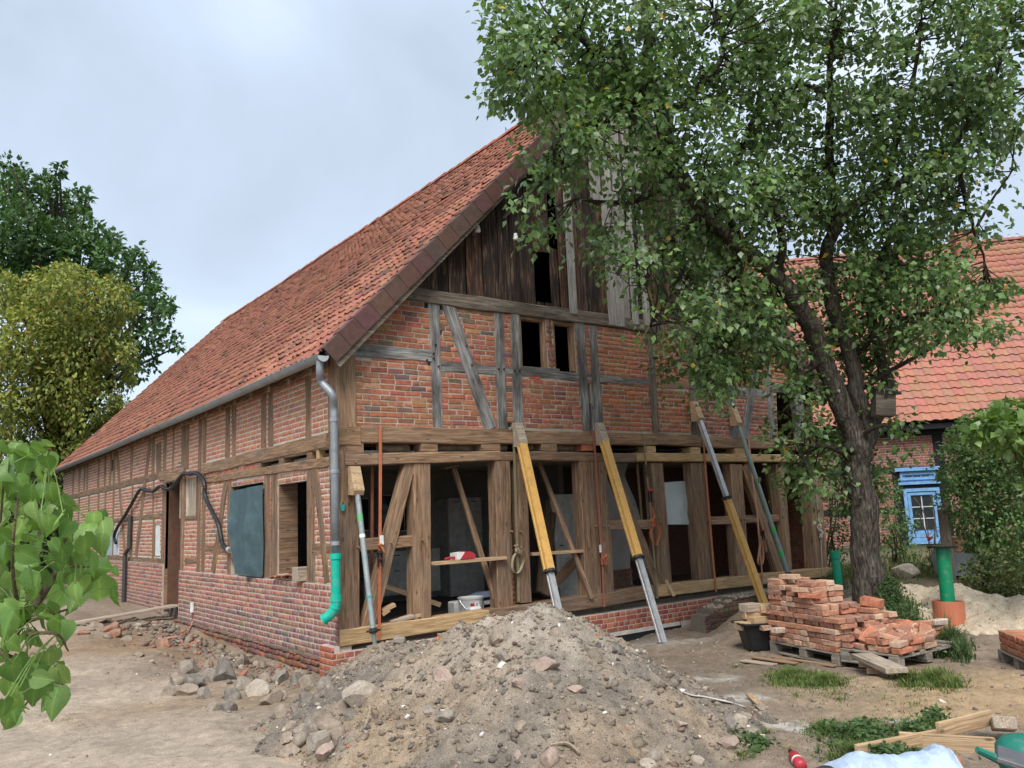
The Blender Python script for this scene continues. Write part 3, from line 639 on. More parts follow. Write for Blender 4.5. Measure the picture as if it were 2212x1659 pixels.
R(c3, 190, 575, 705, 1030, 640, 752, M_GREY, n0=0.006); R(c3, 1118, 745, 850, 1790, 795, 882, M_GREY, n0=-.004); R(c3, 1780, 790, 880, 2212, 818, 905, M_GREY, n0=-.004); R(c4, 0, 820, 900, 360, 860, 935, M_GREY, n0=-.005)
R(c4, 430, 860, 930, 480, 866, 925, M_GREY, n0=-.006); R(c4, 552, 870, 940, 1012, 908, 970, M_GREY, n0=-.003); R(c4, 1066, 918, 990, 1385, 935, 1012, M_OAKL, n0=-.003); R(c4, 1440, 975, 1040, 2095, 1010, 1085, M_GREY, n0=-.005); R(c4, 2150, 955, 1040, 2420, 960, 1050, M_GREY, n0=-.004)
# tie beam and girts
a = gab(*c3(700, 110)); b = gab(*c4(1480, 518)); timber('tie_beam', 'g', (a[0], 4.73), (b[0]-.2, 4.735), .21, .22, M_GRBR, .2, 0.02, rough=1.6); timber('tie_beam', 'g', (b[0]-.2, 4.73), (9.95, 4.72), .21, .2, M_DARKW, .2, 0.016)
# girt above joist ends (two lengths), lintel, joist ends
def zline(cr_, x, y): return gab(*cr_(x, y))
g = [gab(*c3(340, 1425)), gab(*c4(1070, 1465)), gab(*c4(2130, 1515))]
timber('girt', 'g', (0.02, 2.65), (0.33, 2.65), .245, .245, M_OAKL, .2, .022); timber('girt', 'g', (0.335, g[0][1]), (g[1][0], g[1][1]), .235, .20, M_OAKL, .2, .018, rough=1.4); timber('girt', 'g', (g[1][0]+.01, g[1][1]), (10.8, 2.66), .21, .21, M_OAKL, .2, .014, rough=1.4)
l0 = gab(*c5(180, 272)); l1 = gab(*c5(1245, 248)); l2 = gab(*c6(662, 255)); l3 = gab(*c6(1600, 273))
timber('lintel', 'g', (0.10, l0[1]), (l1[0], l1[1]), .165, .14, M_OAKL, .2, .02); timber('lintel', 'g', (l1[0]+.005, l1[1]-.01), (l2[0], l2[1]), .14, .14, M_OAK, .2, .012, rough=1.7); timber('lintel', 'g', (l2[0]+.006, l2[1]), (10.82, l3[1]+.02), .145, .15, M_FRESH, .2, .024, rough=.3)
def block(cr_, x0, x1, y0, y1, m, n0=0.006, name='joist_end', dep=.5):
    A = gab(*cr_(x0, (y0+y1)/2)); B = gab(*cr_(x1, (y0+y1)/2)); zt = gab(*cr_((x0+x1)/2, y0))[1]; zb = gab(*cr_((x0+x1)/2, y1))[1]
    return timber(name, 'g', (A[0], (zt+zb)/2), (B[0], (zt+zb)/2), zt-zb, zt-zb, m, dep, n0, rough=.5, bev=.008, reg=False)
for x0, x1, y0, y1 in ((180, 300, 152, 235), (697, 812, 153, 222), (1115, 1245, 152, 215), (1530, 1636, 152, 212)): block(c5, x0, x1, y0, y1, M_OAKL)
block(c6, 20, 115, 155, 224, M_OAKL)
for x0, x1, y0, y1 in ((735, 796, 180, 240), (1042, 1106, 190, 250), (1347, 1412, 196, 256)): block(c6, x0, x1, y0, y1, M_FRESH, .018)
# rough earth-and-stone filling between joist ends
def filler(cr_, x0, x1, y0, y1, col):
    A = gab(*cr_(x0, y0)); B = gab(*cr_(x1, y1)); mb = MB(); nx, nz = 14, 5; vs = []; fs = []
    for i in range(nx+1):
        for j in range(nz+1):
            u = A[0]+(B[0]-A[0])*i/nx; z = B[1]+(A[1]-B[1])*j/nz; e = min(i, nx-i, j*2, (nz-j)*2)/3
            vs.append((u, 0.17-0.05*min(e, 1)+0.035*float(fbm(u*7, z*11, 3, 5)), z))
    for i in range(nx):
        for j in range(nz): q = i*(nz+1)+j; fs.append((q, q+nz+1, q+nz+2, q+1))
    mb.add(vs, fs, col); return mb.build('infill', M_STONE, barn, smooth=True)
for x0, x1, y0, y1 in ((430, 665, 155, 222), (812, 1115, 155, 215), (1245, 1340, 155, 212), (1405, 1530, 155, 212)): filler(c5, x0, x1, y0, y1, (0.17, 0.135, 0.085))
filler(c6, 120, 290, 160, 215, (0.15, 0.12, 0.075))
# ---- gable, lower storey
D_ = dict(depth=.2)
P(c5, 137, 280, 318, 137, 277, 1462, M_OAK, 'corner_post', depth=.26, n0=.004)
timber('corner_post', 'g', (0.14, 2.23), (0.14, 2.535), .27, .27, M_OAK, .26, .002)
P(c5, 588, 668, 300, 283, 385, 1450, M_OAKL, 'brace', depth=.12, n0=-.02)
A = gab(*c5(285, 865)); B = gab(*c5(690, 835)); timber('rail', 'g', A, B, .16, .16, M_OAKL, .12, -.045)
P(c5, 648, 763, 298, 652, 776, 1390, M_OAKL, **D_); P(c5, 1210, 1316, 283, 1236, 1345, 1300, M_OAK, **D_); P(c5, 1352, 1432, 280, 1388, 1464, 1262, M_OAK, **D_)
P(c6, 270, 386, 283, 322, 432, 1212, M_OAK, **D_); P(c6, 398, 458, 283, 440, 516, 1200, M_OAK, **D_)
P(c6, 462, 520, 300, 795, 862, 1150, M_OAK, 'brace', depth=.12, n0=-.03)
A = gab(*c6(470, 728)); B = gab(*c6(828, 722)); timber('rail', 'g', A, B, .15, .17, M_OAKL, .12, -.05)
P(c6, 768, 850, 298, 832, 917, 1138, M_OAK, **D_); P(c6, 1043, 1145, 298, 1108, 1206, 1116, M_OAK, **D_)
A = gab(*c6(1160, 698)); B = gab(*c6(1680, 676)); timber('rail', 'g', A, B, .145, .145, M_OAKL, .12, -.045)
P(c6, 1318, 1402, 306, 1370, 1452, 1085, M_OAKL, **D_); P(c6, 1393, 1442, 308, 1638, 1692, 1060, M_OAKL, 'brace', depth=.12, n0=-.02); P(c6, 1640, 1690, 306, 1698, 1748, 1036, M_OAKL, **D_)
P(c6, 1862, 1940, 306, 1905, 1992, 1022, M_OAKL, 'corner_post', depth=.25, n0=.01); P(c6, 1800, 1822, 400, 1878, 1896, 1012, M_DIRTY, 'board', depth=.03, n0=-.25)
# sill: fresh, old, fresh
s0 = gab(*c5(137, 1508)); s1 = gab(*c5(1165, 1360)); s2 = gab(*c6(808, 1182)); s3 = gab(*c6(2000, 1048))
timber('sill_beam', 'g', (0.0, s0[1]), (s1[0], s1[1]), .205, .19, M_FRESH, .22, .024, rough=.35); timber('sill_beam', 'g', (s1[0]+.006, s1[1]-.005), (s2[0], s2[1]-.01), .2, .22, M_OAK, .22, .02, rough=1.8); timber('sill_beam', 'g', (s2[0]+.006, s2[1]), (10.83, s3[1]), .2, .19, M_FRESH, .22, .026, rough=.35)
# thin tie of brick between paired posts
# ---- long wall timbers
def S(xl, xr, y, z0, z1, m=M_OAK, name='post', x2=None, y2=None, n0=0.002, depth=.14):
    Y0, z_ = sid(*c2((xl+xr)/2, y)); w = abs(sid(*c2(xl, y))[0]-sid(*c2(xr, y))[0]); w = min(max(w, .11), .26)
    if x2 is None: return timber(name, 's', (Y0, z0), (Y0, z1), w, w, m, depth, n0)
    Y1, zz = sid(*c2(x2, y2)); d = (Y1-Y0)/(zz-z_); return timber(name, 's', (Y0+d*(z0-z_), z0), (Y0+d*(z1-z_), z1), w*.9, w*.9, m, depth, n0)
for xl, xr, y in ((1280, 1310, 130), (1325, 1352, 120), (1525, 1560, 100), (1575, 1610, 90), (1832, 1872, 60), (975, 998, 200), (1002, 1030, 200), (915, 926, 230), (770, 790, 300), (625, 640, 340), (440, 455, 400), (395, 410, 430), (320, 333, 440), (300, 312, 440), (265, 278, 440), (222, 234, 460)): S(xl, xr, y, 2.70, 3.62)
for xl, xr, y in ((1086, 1111, 600), (1117, 1141, 600), (966, 1000, 700)): S(xl, xr, y, .74, 3.62)
S(840, 864, 700, -.05, 3.62); S(480, 492, 380, 2.7, 3.62); S(505, 518, 380, 2.7, 3.62)
for xl, xr, y in ((775, 787, 560), (630, 640, 600), (500, 512, 600), (445, 456, 620), (395, 407, 620), (262, 272, 640), (330, 340, 640), (200, 212, 640)): S(xl, xr, y, 1.86, 2.66)
for xl, xr, y in ((775, 787, 850), (628, 640, 850), (500, 514, 850), (600, 612, 850), (385, 396, 860)): S(xl, xr, y, .9, 1.80)
S(745, 765, 220, .95, 3.62, name='brace', x2=662, y2=980, n0=.012); S(528, 542, 290, .95, 3.62, name='brace', x2=588, y2=960, n0=.012); S(1262, 1292, 520, .75, 2.3, name='brace', x2=1196, y2=1070, n0=.01)
S(1295, 1318, 700, .75, 2.3); S(1545, 1590, 800, .75, 2.3, depth=.2); S(1592, 1640, 800, .75, 2.3, depth=.2, n0=.004); S(1846, 1898, 800, .75, 2.3, depth=.2); S(1885, 1925, 410, .76, 2.3, name='brace', x2=1978, y2=1140, n0=.006)
A = sid(*c2(1880, 920)); timber('rail', 's', (A[0], A[1]), (0.25, A[1]), .17, .17, M_OAK, .12, .001)
A = sid(*c2(1140, 915)); B = sid(*c2(1300, 920)); timber('rail', 's', A, B, .14, .14, M_OAK, .12, .001); A = sid(*c2(1000, 1000)); B = sid(*c2(1090, 1005)); timber('rail', 's', A, B, .12, .12, M_OAK, .12, .001)
timber('corner_post', 's', (0.13, -.03), (0.13, 3.74), .26, .26, M_OAK, .2, .008, reg=True)
timber('girt', 's', (0.28, 2.62), (5.75, 2.63), .20, .20, M_OAKL, .16, .028, rough=1.5); timber('lintel', 's', (0.24, 2.33), (5.75, 2.41), .13, .12, M_OAKL, .16, .02)
timber('girt', 's', (7.0, 2.66), (9.0, 2.68), .18, .18, M_OAKL, .16, .02); timber('girt', 's', (8.6, 2.70), (21.5, 2.70), .15, .15, M_OAK, .15, .01); timber('rail', 's', (8.62, 1.83), (21.5, 1.81), .12, .12, M_OAK, .13, .006); timber('sill_beam', 's', (8.62, .88), (21.5, .9), .12, .12, M_OAK, .13, .006)
timber('wall_plate', 's', (0.2, 3.70), (21.5, 3.70), .2, .2, M_OAK, .16, .03)
for y in (0.9, 1.15, 1.95, 2.1, 2.9, 3.1, 4.0, 4.9):
    if y not in (1.15, 2.1, 3.1): timber('joist_end', 's', (y-.09, 2.462), (y+.09, 2.462), .13, .13, M_OAK, .4, .008, rough=.5, reg=False)
timber('post', 's', (.62, 2.40), (.62, 2.53), .09, .09, M_FRESH, .1, .012, reg=False)

# ---- walls of brick
BRK = []
def quad_has(q, u, z):
    s = 0
    for i in range(4):
        a = q[i]; b = q[(i+1) % 4]; c = (b[0]-a[0])*(z-a[1])-(b[1]-a[1])*(u-a[0])
        if c == 0: continue
        if s == 0: s = 1 if c > 0 else -1
        elif (c > 0) != (s > 0): return False
    return True
def brick(wall, u0, u1, z0, z1, nf, col, parent, bev=0.006, back=0.03, jit=0.004):
    T = TW[wall]; j = lambda: random.uniform(-jit, jit); nf += random.uniform(-.6, .5)*jit
    c = [(u0+j(), z0+j()), (u1+j(), z0+j()), (u1+j(), z1+j()), (u0+j(), z1+j())]; cu, cz = (u0+u1)/2, (z0+z1)/2
    tl = [random.uniform(-.3, .3)*jit for _ in range(4)]
    f = [(u+math.copysign(bev, cu-u), nf+tl[i], z+math.copysign(bev, cz-z)) for i, (u, z) in enumerate(c)]; s = [(u, nf+tl[i]-bev*.8, z) for i, (u, z) in enumerate(c)]; bk = [(u, nf-back, z) for u, z in c]
    vs = [T(*p) for p in f+s+bk]; fs = [(0, 1, 2, 3)]
    for i in range(4): k = (i+1) % 4; fs += [(i, i+4, k+4, k), (i+4, i+8, k+8, k+4)]
    if wall == 's': fs = [q[::-1] for q in fs]
    q = [proj(T(u, nf, z)) for u, z in c]; ar = abs(sum(q[i][0]*q[(i+1) % 4][1]-q[(i+1) % 4][0]*q[i][1] for i in range(4)))/2
    vis = -5 < q[0][0] < 2217 and 0 < q[0][1] < 1659
    BRK.append((ar if vis else 0, vs, fs, col, parent))
def brickwork(wall, name, z0, z1, ulo, uhi, holes, nf, nm, palette, mcol, course=.0775, joint=.012, header=lambda k: False, thick=.12, jit=.004, blen=.25, lab=None, hid=None, parent=None):
    """mortar body in course-high strips with real openings + every brick; holes: list of fn(z)->(u0,u1) or None"""
    T = TW[wall]; mb = MB(); k = 0; z = z0; todo = []
    while z < z1-0.02:
        h = min(course, z1-z); zc = z+h/2; iv = [(ulo(zc), uhi(zc))]
        for hf in holes:
            r = hf(zc)
            if r is None: continue
            n = []
            for a, b in iv:
                if r[1] <= a or r[0] >= b: n.append((a, b)); continue
                if r[0] > a+.02: n.append((a, r[0]))
                if r[1] < b-.02: n.append((r[1], b))
            iv = n
        for a, b in iv:
            if b-a < .03: continue
            mb.box(a, b, 0, 1, z, z+h, mcol, T=lambda p: T(p[0], nm-thick*p[1], p[2]))
            todo.append((k, a, b, z, z+h))
        z += h; k += 1
    o = mb.build(name, M_MORTAR, parent or barn)
    if lab: o['label'] = lab
    for k, a, b, za, zb in todo:
        hd = header(k); bl = .125 if hd else blen
        u = a+.006 if a > ulo((za+zb)/2)+.05 else a-((k*.5) % 1)*bl
        if not hd and k % 2: u -= bl/2 if a > ulo((za+zb)/2)+.05 else 0
        while u < b-.02:
            l = bl*random.uniform(.93, 1.07)*(0.5 if (not hd and random.random() < .14) else 1); e0, e1 = max(u, a+.004), min(u+l-joint, b-.004); u += l
            if e1-e0 < .035: continue
            zc = (za+zb)/2
            if any(quad_has(q, e0+.012, zc) and quad_has(q, e1-.012, zc) for q in TB[wall]): continue
            if hid and hid((e0+e1)/2, zc): continue
            c = palette(( e0+e1)/2, zc)
            brick(wall, e0, e1, za+joint*.5, zb-joint*.5, nf, c, o, jit=jit)
    return o
def rect(cr_, x0, x1, y0, y1, f=gab, xb0=None, xb1=None):
    a = f(*cr_(x0, y0)); b = f(*cr_(x1, y0)); c = f(*cr_(x0 if xb0 is None else xb0, y1)); d = f(*cr_(x1 if xb1 is None else xb1, y1)); zt = (a[1]+b[1])/2; zb = (c[1]+d[1])/2
    def h(z):
        if not zb < z < zt: return None
        t = (z-zb)/(zt-zb); r = (c[0]+(a[0]-c[0])*t, d[0]+(b[0]-d[0])*t); return (min(r), max(r))
    h.b = (min(a[0], c[0], b[0], d[0]), max(b[0], d[0], a[0], c[0]), zb, zt); return h
vary = lambda c, a=.16: tuple(max(.01, v*random.uniform(1-a, 1+a)) for v in c)
def pal_gable(u, z):
    r = random.random(); new = u > 7.3 and z < 3.75
    if new: return vary(random.choice([(.33, .135, .095), (.38, .15, .10), (.29, .125, .10), (.24, .11, .09)]))
    if u > 4.9: c = (.45, .185, .105) if r < .66 else (.39, .16, .095) if r < .92 else (.29, .145, .10)
    else: c = (.44, .175, .105) if r < .50 else (.39, .155, .095) if r < .80 else (.32, .14, .10) if r < .88 else (.48, .235, .145) if r < .95 else (.21, .135, .11)
    c = tuple(v*.93 for v in c)
    if z < 3.7 and random.random() < .3: c = tuple(v*.85 for v in c)
    return vary(c)
W1 = rect(c3, 1842, 2082, 345, 805, gab, 1862, 2112); W2 = rect(c4, 122, 318, 385, 830, gab, 148, 345)
SL1 = rect(c4, 428, 470, 935, 1390, gab, 462, 505); SH = rect(c4, 1418, 1720, 545, 985, gab, 1430, 1745); OP = rect(c4, 2185, 2400, 1045, 1470, gab, 2200, 2440)
H1 = rect(c3, 965, 1015, 208, 250); H2 = rect(c3, 1108, 1135, 440, 490); H3 = rect(c3, 1735, 1780, 1290, 1375); H4 = rect(c3, 1003, 1030, 755, 805); H5 = rect(c3, 1108, 1145, 215, 290)
brickwork('g', 'gable_wall', 2.765, 4.635, lambda z: max(.27, (z-3.90)/SL+.12), lambda z: W_-max(.25, (z-3.90)/SL+.12), [W1, W2, SL1, SH, OP, H1, H2, H3, H4, H5], -.010, -.017, pal_gable, (.44, .385, .32), joint=.014, lab='upper gable brickwork in orange red brick between grey timbers', jit=.006)
def pal_long(u, z):
    r = random.random(); c = (.45, .215, .145) if r < .6 else (.39, .185, .13) if r < .86 else (.49, .235, .15) if r < .95 else (.26, .16, .135)
    if z > 2.7 and u < 7: c = (.49, .225, .145) if r < .7 else (.44, .20, .135)
    if u > 9: c = tuple(v*.95 for v in c)
    return vary(c, .13)
MW = (.60, .53, .45)
Dr = lambda z: (7.15, 8.42) if z < 2.55 else None
WP = rect(c2, 1008, 1080, 418, 690, sid); TP = rect(c2, 1318, 1540, 470, 1110, sid); DW = rect(c2, 1640, 1846, 450, 1105, sid)
B1 = rect(c2, 783, 827, 735, 967, sid); B2 = rect(c2, 440, 498, 765, 985, sid); B3 = rect(c2, 607, 630, 750, 970, sid); B4 = rect(c2, 305, 340, 770, 860, sid); B5 = rect(c2, 794, 836, 185, 392, sid); B6 = rect(c2, 492, 506, 290, 480, sid); B7 = rect(c2, 515, 545, 760, 960, sid)
JO = lambda z: (.25, 2.95) if 2.395 < z < 2.53 else None
J2 = lambda z: (.25, .75) if 1.9 < z < 2.53 else None
LH = [Dr, WP, TP, DW, B1, B2, B3, B5, B6, JO]
brickwork('s', 'long_wall', .735, 3.64, lambda z: .2, lambda z: 21.55, LH, -.005, -.010, pal_long, MW, joint=.017, lab='long wall of pale pointed brick panels between brown posts', jit=.003)
def pal_low(u, z):
    r = random.random(); c = (.37, .18, .135) if r < .45 else (.30, .155, .13) if r < .75 else (.42, .20, .14) if r < .92 else (.22, .14, .125)
    if z < .2: c = tuple(v*.7+.04 for v in c)
    return vary(c, .14)
tb_ = TB['s']; TB['s'] = []
brickwork('s', 'base_wall', -.20, .745, lambda z: .02, lambda z: 7.22, [], .036, .030, pal_low, (.58, .50, .43), joint=.017, header=lambda k: k % 2 == 1, thick=.2, jit=.004)
brickwork('s', 'base_wall', -.20, .83, lambda z: 8.45, lambda z: 21.58, [], .036, .030, pal_low, (.50, .42, .36), joint=.016, header=lambda k: k % 2 == 1, thick=.2)
brickwork('s', 'old_footing', -.62, -.205, lambda z: -.02+.25*abs(math.sin(z*31)), lambda z: 7.35, [], .10, .07, lambda u, z: vary(random.choice([(.30, .13, .085), (.24, .12, .09), (.20, .13, .10)]), .2), (.20, .15, .12), joint=.02, header=lambda k: k % 2 == 0, thick=.25, jit=.013)
TB['s'] = tb_
brickwork('g', 'plinth', -.40, -.075, lambda z: -.125, lambda z: 10.86, [], .045, .039, lambda u, z: vary(random.choice([(.42, .14, .085), (.36, .115, .075), (.47, .17, .10), (.33, .105, .08)]), .1), (.58, .49, .43), course=.0775, joint=.013, header=lambda k: k % 2 == 1, thick=.25, jit=.002)
for k in range(12):
    z = -.20+.0775*k; brick('g', -.038, -.003, z+.006, z+.0715, -.008, pal_low(0, z), barn, jit=.002)
# clean return of the new plinth round the corner
for k in range(5):
    z = -.40+.0775*k; u = .0
    for l in ((.25, .125) if k % 2 else (.125, .25)):
        brick('s', -.042+u, -.042+u+l-.013, z+.006, z+.0715, .131, vary((.42, .14, .085), .12), barn, jit=.002); u += l
mb = MB(); mb.box(.02, .1248, -.036, .33, -.40, -.013, (.58, .49, .43), T=lambda p: (-p[0], p[1], p[2])); mb.build('plinth', M_MORTAR, barn)
mb = MB(); mb.box(-.0, 6.2, -.075, .2, -.455, -.402); mb.build('lime_band', M_LIME, barn); mb = MB(); mb.box(.02, 6.25, -.062, .2, -.95, -.456); mb.build('bitumen_coat', M_BITUMEN, barn)
mb = MB(); mb.box(6.25, 10.8, -.06, .2, -.9, -.402, (.5, .44, .38)); mb.build('footing', M_MORTAR, barn)
# joist-level bricks on the long wall
for x0, x1, y0, y1 in ((1155, 1195, 395, 450), (1200, 1240, 392, 448), (1275, 1318, 375, 430), (1322, 1365, 370, 425), (1408, 1436, 360, 412), (1440, 1466, 355, 408), (1470, 1503, 348, 402)):
    a = sid(*c2(x0, (y0+y1)/2)); b = sid(*c2(x1, (y0+y1)/2)); zt = sid(*c2(x0, y0))[1]; brick('s', b[0], a[0], 2.41, 2.52, .0, vary((.40, .16, .10)), barn)
a = gab(*c6(290, 165)); b = gab(*c6(372, 213)); brick('g', a[0], b[0], b[1], a[1], .0, (.40, .14, .08), barn, back=.2)
# stub column of brick between the paired posts in the gable
z = .05
while z < 2.1:
    u0 = gab(*c5(1334, 900))[0]; brick('g', u0-.07, u0+.05, z, z+.062, -.07, vary((.36, .13, .08)), barn, back=.1); z += .075
z = .1
while z < 2.1:
    u0 = gab(*c6(412, 800))[0]; brick('g', u0-.09, u0+.02, z, z+.062, -.09, vary((.30, .12, .08)), barn, back=.1); z += .075
BRK.sort(key=lambda b: -b[0])
for i, (ar, vs, fs, c, par) in enumerate(BRK[:300]):
    mb = MB(); mb.add(vs, fs, c); mb.build('brick', M_BRICK, par)
rest = BRK[300:]; V = np.array([b[1] for b in rest]); nb = len(rest)
Fg = np.array([b[2] for b in rest])+12*np.arange(nb)[:, None, None]
o = np_mesh('brick', V.reshape(-1, 3), Fg.reshape(-1, 4), M_BRICK, parent=barn, col=np.repeat(np.array([b[3] for b in rest]), 12, 0)); tag(o, kind='stuff')
# loft windows: frames set in the openings
def lining(h, m=M_OAK):
    u0, u1, z0, z1 = h.b
    for a, b in (((u0+.02, z0), (u0+.02, z1)), ((u1-.03, z0), (u1-.03, z1)), ((u0, z1-.02), (u1, z1-.02))): timber('window_frame', 'g', a, b, .06, .06, m, .1, -.03, rough=.4, reg=False)
lining(W1, M_OAKL); lining(W2, M_OAKL)
timber('post', 'g', (gab(*c3(2145, 815))[0], W2.b[2]), (gab(*c3(2118, 350))[0], W2.b[3]+.02), .075, .07, M_GREY, .12, -.012, reg=False)
for i in range(4):
    u0, u1, z0, z1 = SH.b; x = u0+(u1-u0)*(i+.5)/4; timber('shutter_board', 'g', (x, z0-.03), (x, z1+.02), (u1-u0)/4-.012, (u1-u0)/4-.012, M_DARKW, .025, -.03-.008*(i % 2), rough=.4, reg=False)

# ---- weatherboarded gable triangle
holeA = rect(c8, 925, 1086, 640, 1012); holeB = rect(c8, 962, 1036, 1050, 1398)
pale = [(1185, 1236, 1472, 150, 1), (1455, 1508, 1552, 640, 1), (1510, 1563, 1560, 640, 1), (1620, 1663, 1546, 640, 0), (1697, 1740, 1556, 640, 1), (1330, 1400, 690, 80, 1), (1410, 1470, 640, 80, 1), (1480, 1530, 620, 80, 0), (1560, 1610, 600, 60, 1), (1640, 1690, 560, 60, 0)]
pv = []
for x0, x1, yb, yt, g_ in pale:
    a = gab(*c8(x0, yb), -.05); b = gab(*c8(x1, yb), -.05); t = gab(*c8(x0, yt), -.05); pv.append((a[0], b[0], a[1], min(t[1], roofz(a[0])-.1)))
x = .86; i = 0
while x < W_-.9:
    wd = random.uniform(.11, .19); x1 = x+wd; xm = (x+x1)/2; top = roofz(xm)-.02; bot = 4.80+random.uniform(-.035, .03)
    if x1 > 7.6: bot += random.uniform(-.06, .12)
    segs = [(bot, top)]
    for h in (holeA, holeB):
        if h.b[0]-.02 < xm < h.b[1]+.03: segs = [(s, e) for a_, b_ in segs for s, e in ((a_, h.b[2]), (h.b[3], b_)) if e-s > .05]
    n0 = -.005-.014*(i % 2)+random.uniform(-.006, .006)
    for s_, e_ in segs:
        if e_-s_ < .04: continue
        grey = (xm > 5.2 and s_+e_ > 14 and random.random() < .45) or (xm > 6.8 and random.random() < .4)
        l = random.uniform(-.006, .006)
        timber('weatherboard', 'g', (xm+l, s_), (xm-l, e_), wd-.006, wd-.01, M_BOARDG if grey else random.choice([M_BOARD, M_BOARDB, M_BOARD]), .022, n0, rough=.5, bev=.004, reg=False)
    x = x1+(.012 if random.random() < .12 else .001); i += 1
for a0, a1, zb, zt in pv: timber('cover_board', 'g', ((a0+a1)/2, zb), ((a0+a1)/2, zt), a1-a0, a1-a0, M_BOARDG, .024, .032, rough=.4, bev=.004, reg=False)

# ---- interior shell
def pb(name, m, x0, x1, y0, y1, z0, z1, col=(1, 1, 1), parent=barn): mb = MB(); mb.box(x0, x1, y0, y1, z0, z1, col); return mb.build(name, m, parent)
pb('earth_floor', M_CONC, .1, W_-.1, .2, LEN-.1, -.4, -.02)
for i in range(20): pb('ceiling_board', M_CEIL, .16+i*.527, .16+i*.527+.515, .17, 6.0, 2.44+.006*(i % 2), 2.48)
pb('loft_floor', M_DARKW, .16, W_-.16, .2, LEN-.2, 2.53, 2.56)
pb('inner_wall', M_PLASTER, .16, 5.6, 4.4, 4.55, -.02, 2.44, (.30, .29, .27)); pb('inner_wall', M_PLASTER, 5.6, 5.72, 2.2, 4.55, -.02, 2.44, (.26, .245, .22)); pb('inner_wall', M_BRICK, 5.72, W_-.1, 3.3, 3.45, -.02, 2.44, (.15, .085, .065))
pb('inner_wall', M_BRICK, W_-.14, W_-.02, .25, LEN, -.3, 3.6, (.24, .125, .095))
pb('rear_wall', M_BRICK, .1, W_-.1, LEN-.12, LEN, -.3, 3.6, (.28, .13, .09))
mb = MB(); mb.prism([(.3, 4.0), (W_-.3, 4.0), (W_/2, 9.3)], lambda u, v, d: (u, LEN-d, v), 0, .1); mb.build('rear_gable', M_DARKW, barn)
mb = MB(); mb.box(W_-.01, W_+.012, 0, LEN, -.4, 3.62, (.28, .13, .09)); mb.build('rear_wall', M_BRICK, barn)
# side room wall seen through the last bay: rough courses
mbI = MB()
for k in range(26):
    z = .0+.078*k; u = .35
    while u < 2.4:
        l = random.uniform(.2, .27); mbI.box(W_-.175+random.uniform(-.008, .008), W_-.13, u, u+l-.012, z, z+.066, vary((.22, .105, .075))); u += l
# broken plaster partition just inside the fifth bay
def T_y(y): return lambda u, v, d: (u, y+d, v)
f = lambda x, y: gab(*c6(x, y), 1.3)
pts = [f(430, 1230), f(655, 1230), f(640, 1130), f(622, 1000), f(628, 900), f(640, 860), f(700, 700), f(660, 560), f(598, 420), f(585, 380), f(610, 300), f(430, 300)]
mb = MB(); mb.prism(pts, T_y(1.3), 0, .12, (.52, .51, .49)); mb.build('plaster_partition', M_PLASTER, barn)
z0 = f(500, 1200)[1]
for k in range(7):
    u = f(490, 1100)[0]-.3; ue = f(640, 1100)[0]+random.uniform(-.1, .04)
    while u < ue:
        l = random.uniform(.2, .26); mbI.box(u, min(u+l-.012, ue), 1.27, 1.31, z0+.075*k-.1, z0+.075*k-.036, vary((.30, .17, .11))); u += l
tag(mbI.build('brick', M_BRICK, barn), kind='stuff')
# wooden pegs and peg holes at the joints; dark stubs paint the holes' shade
for cr_, pts in ((c3, ((1070, 595), (1052, 675), (1055, 720), (1098, 795), (1355, 605), (1403, 785), (1650, 820), (1700, 820), (1800, 835), (1845, 835), (990, 738))), (c5, ((710, 830), (1322, 770), (1390, 772), (495, 850), (262, 878), (245, 292))), (c6, ((385, 735), (445, 735), (477, 735), (840, 715), (1165, 697), (1393, 690), (1420, 690), (1680, 670), (905, 285), (1107, 285), (1410, 290), (1470, 290))), (c4, ((1020, 745), (1085, 880)))):
    for x, y in pts:
        a = gab(*cr_(x, y), -.02); dark = cr_ in (c3, c4); mb = MB(); mb.tube([(a[0], .0, a[1]), (a[0], -.021 if dark else -.05, a[1])], .014, 8, (1, 1, 1)); mb.build('peg_or_hole', M_DARKW if dark else M_OAKL, barn, col=False)
# ================================================================ BARN ROOF
EX, OV = -0.22, 0.24                        # eave overhang, gable overhang
def sag(y, x): return 0.05*float(fbm(y*.22, x*.3, 2, 5))-.05*math.sin(max(0, min(1, y/LEN))*math.pi)
mb = MB(); NY = 24
for side in (0, 1):
    for i in range(NY):
        y0 = -OV+.02+(LEN+2*OV-.04)*i/NY; y1 = -OV+.02+(LEN+2*OV-.04)*(i+1)/NY; vs = []
        for dz in (.0, -.06):
            for y in (y0, y1):
                for x in (EX, 2.5, W_/2): xx = x if side == 0 else W_-x; vs.append((xx, y, roofz(x)+sag(y, x)+dz))
        mb.add(vs, [(0, 1, 4, 3), (1, 2, 5, 4), (6, 9, 10, 7), (7, 10, 11, 8), (0, 6, 7, 1), (1, 7, 8, 2), (3, 4, 10, 9), (4, 5, 11, 10), (0, 3, 9, 6)])
roof = mb.build('roof', M_DARKW, barn)
CS = math.cos(math.atan(SL)); SN = math.sin(math.atan(SL))
PROF = [(0.0, .020), (.022, .040), (.055, .044), (.085, .026), (.13, .004), (.18, .002), (.222, .020)]
def tile_verts(x, y, side, wd, ln, lift, rot, prof=PROF, th=.014):
    """x,y: lower edge; returns 21 verts (upper row, lower row, lower edge underside)"""
    vs = []
    for s, h0 in ((ln, 0.0), (0.0, lift), (0.0, lift-th)):
        for u, h in prof:
            uu = u*wd/.222+rot*s; ss = s+rot*.1*u; h_ = h+h0+.012
            xx = x+ss*CS-h_*SN; zz = roofz(x)+ss*SN+h_*CS+sag(y+uu, x)
            vs.append((xx if side == 0 else W_-xx, y+uu, zz))
    return vs
kp = len(PROF)
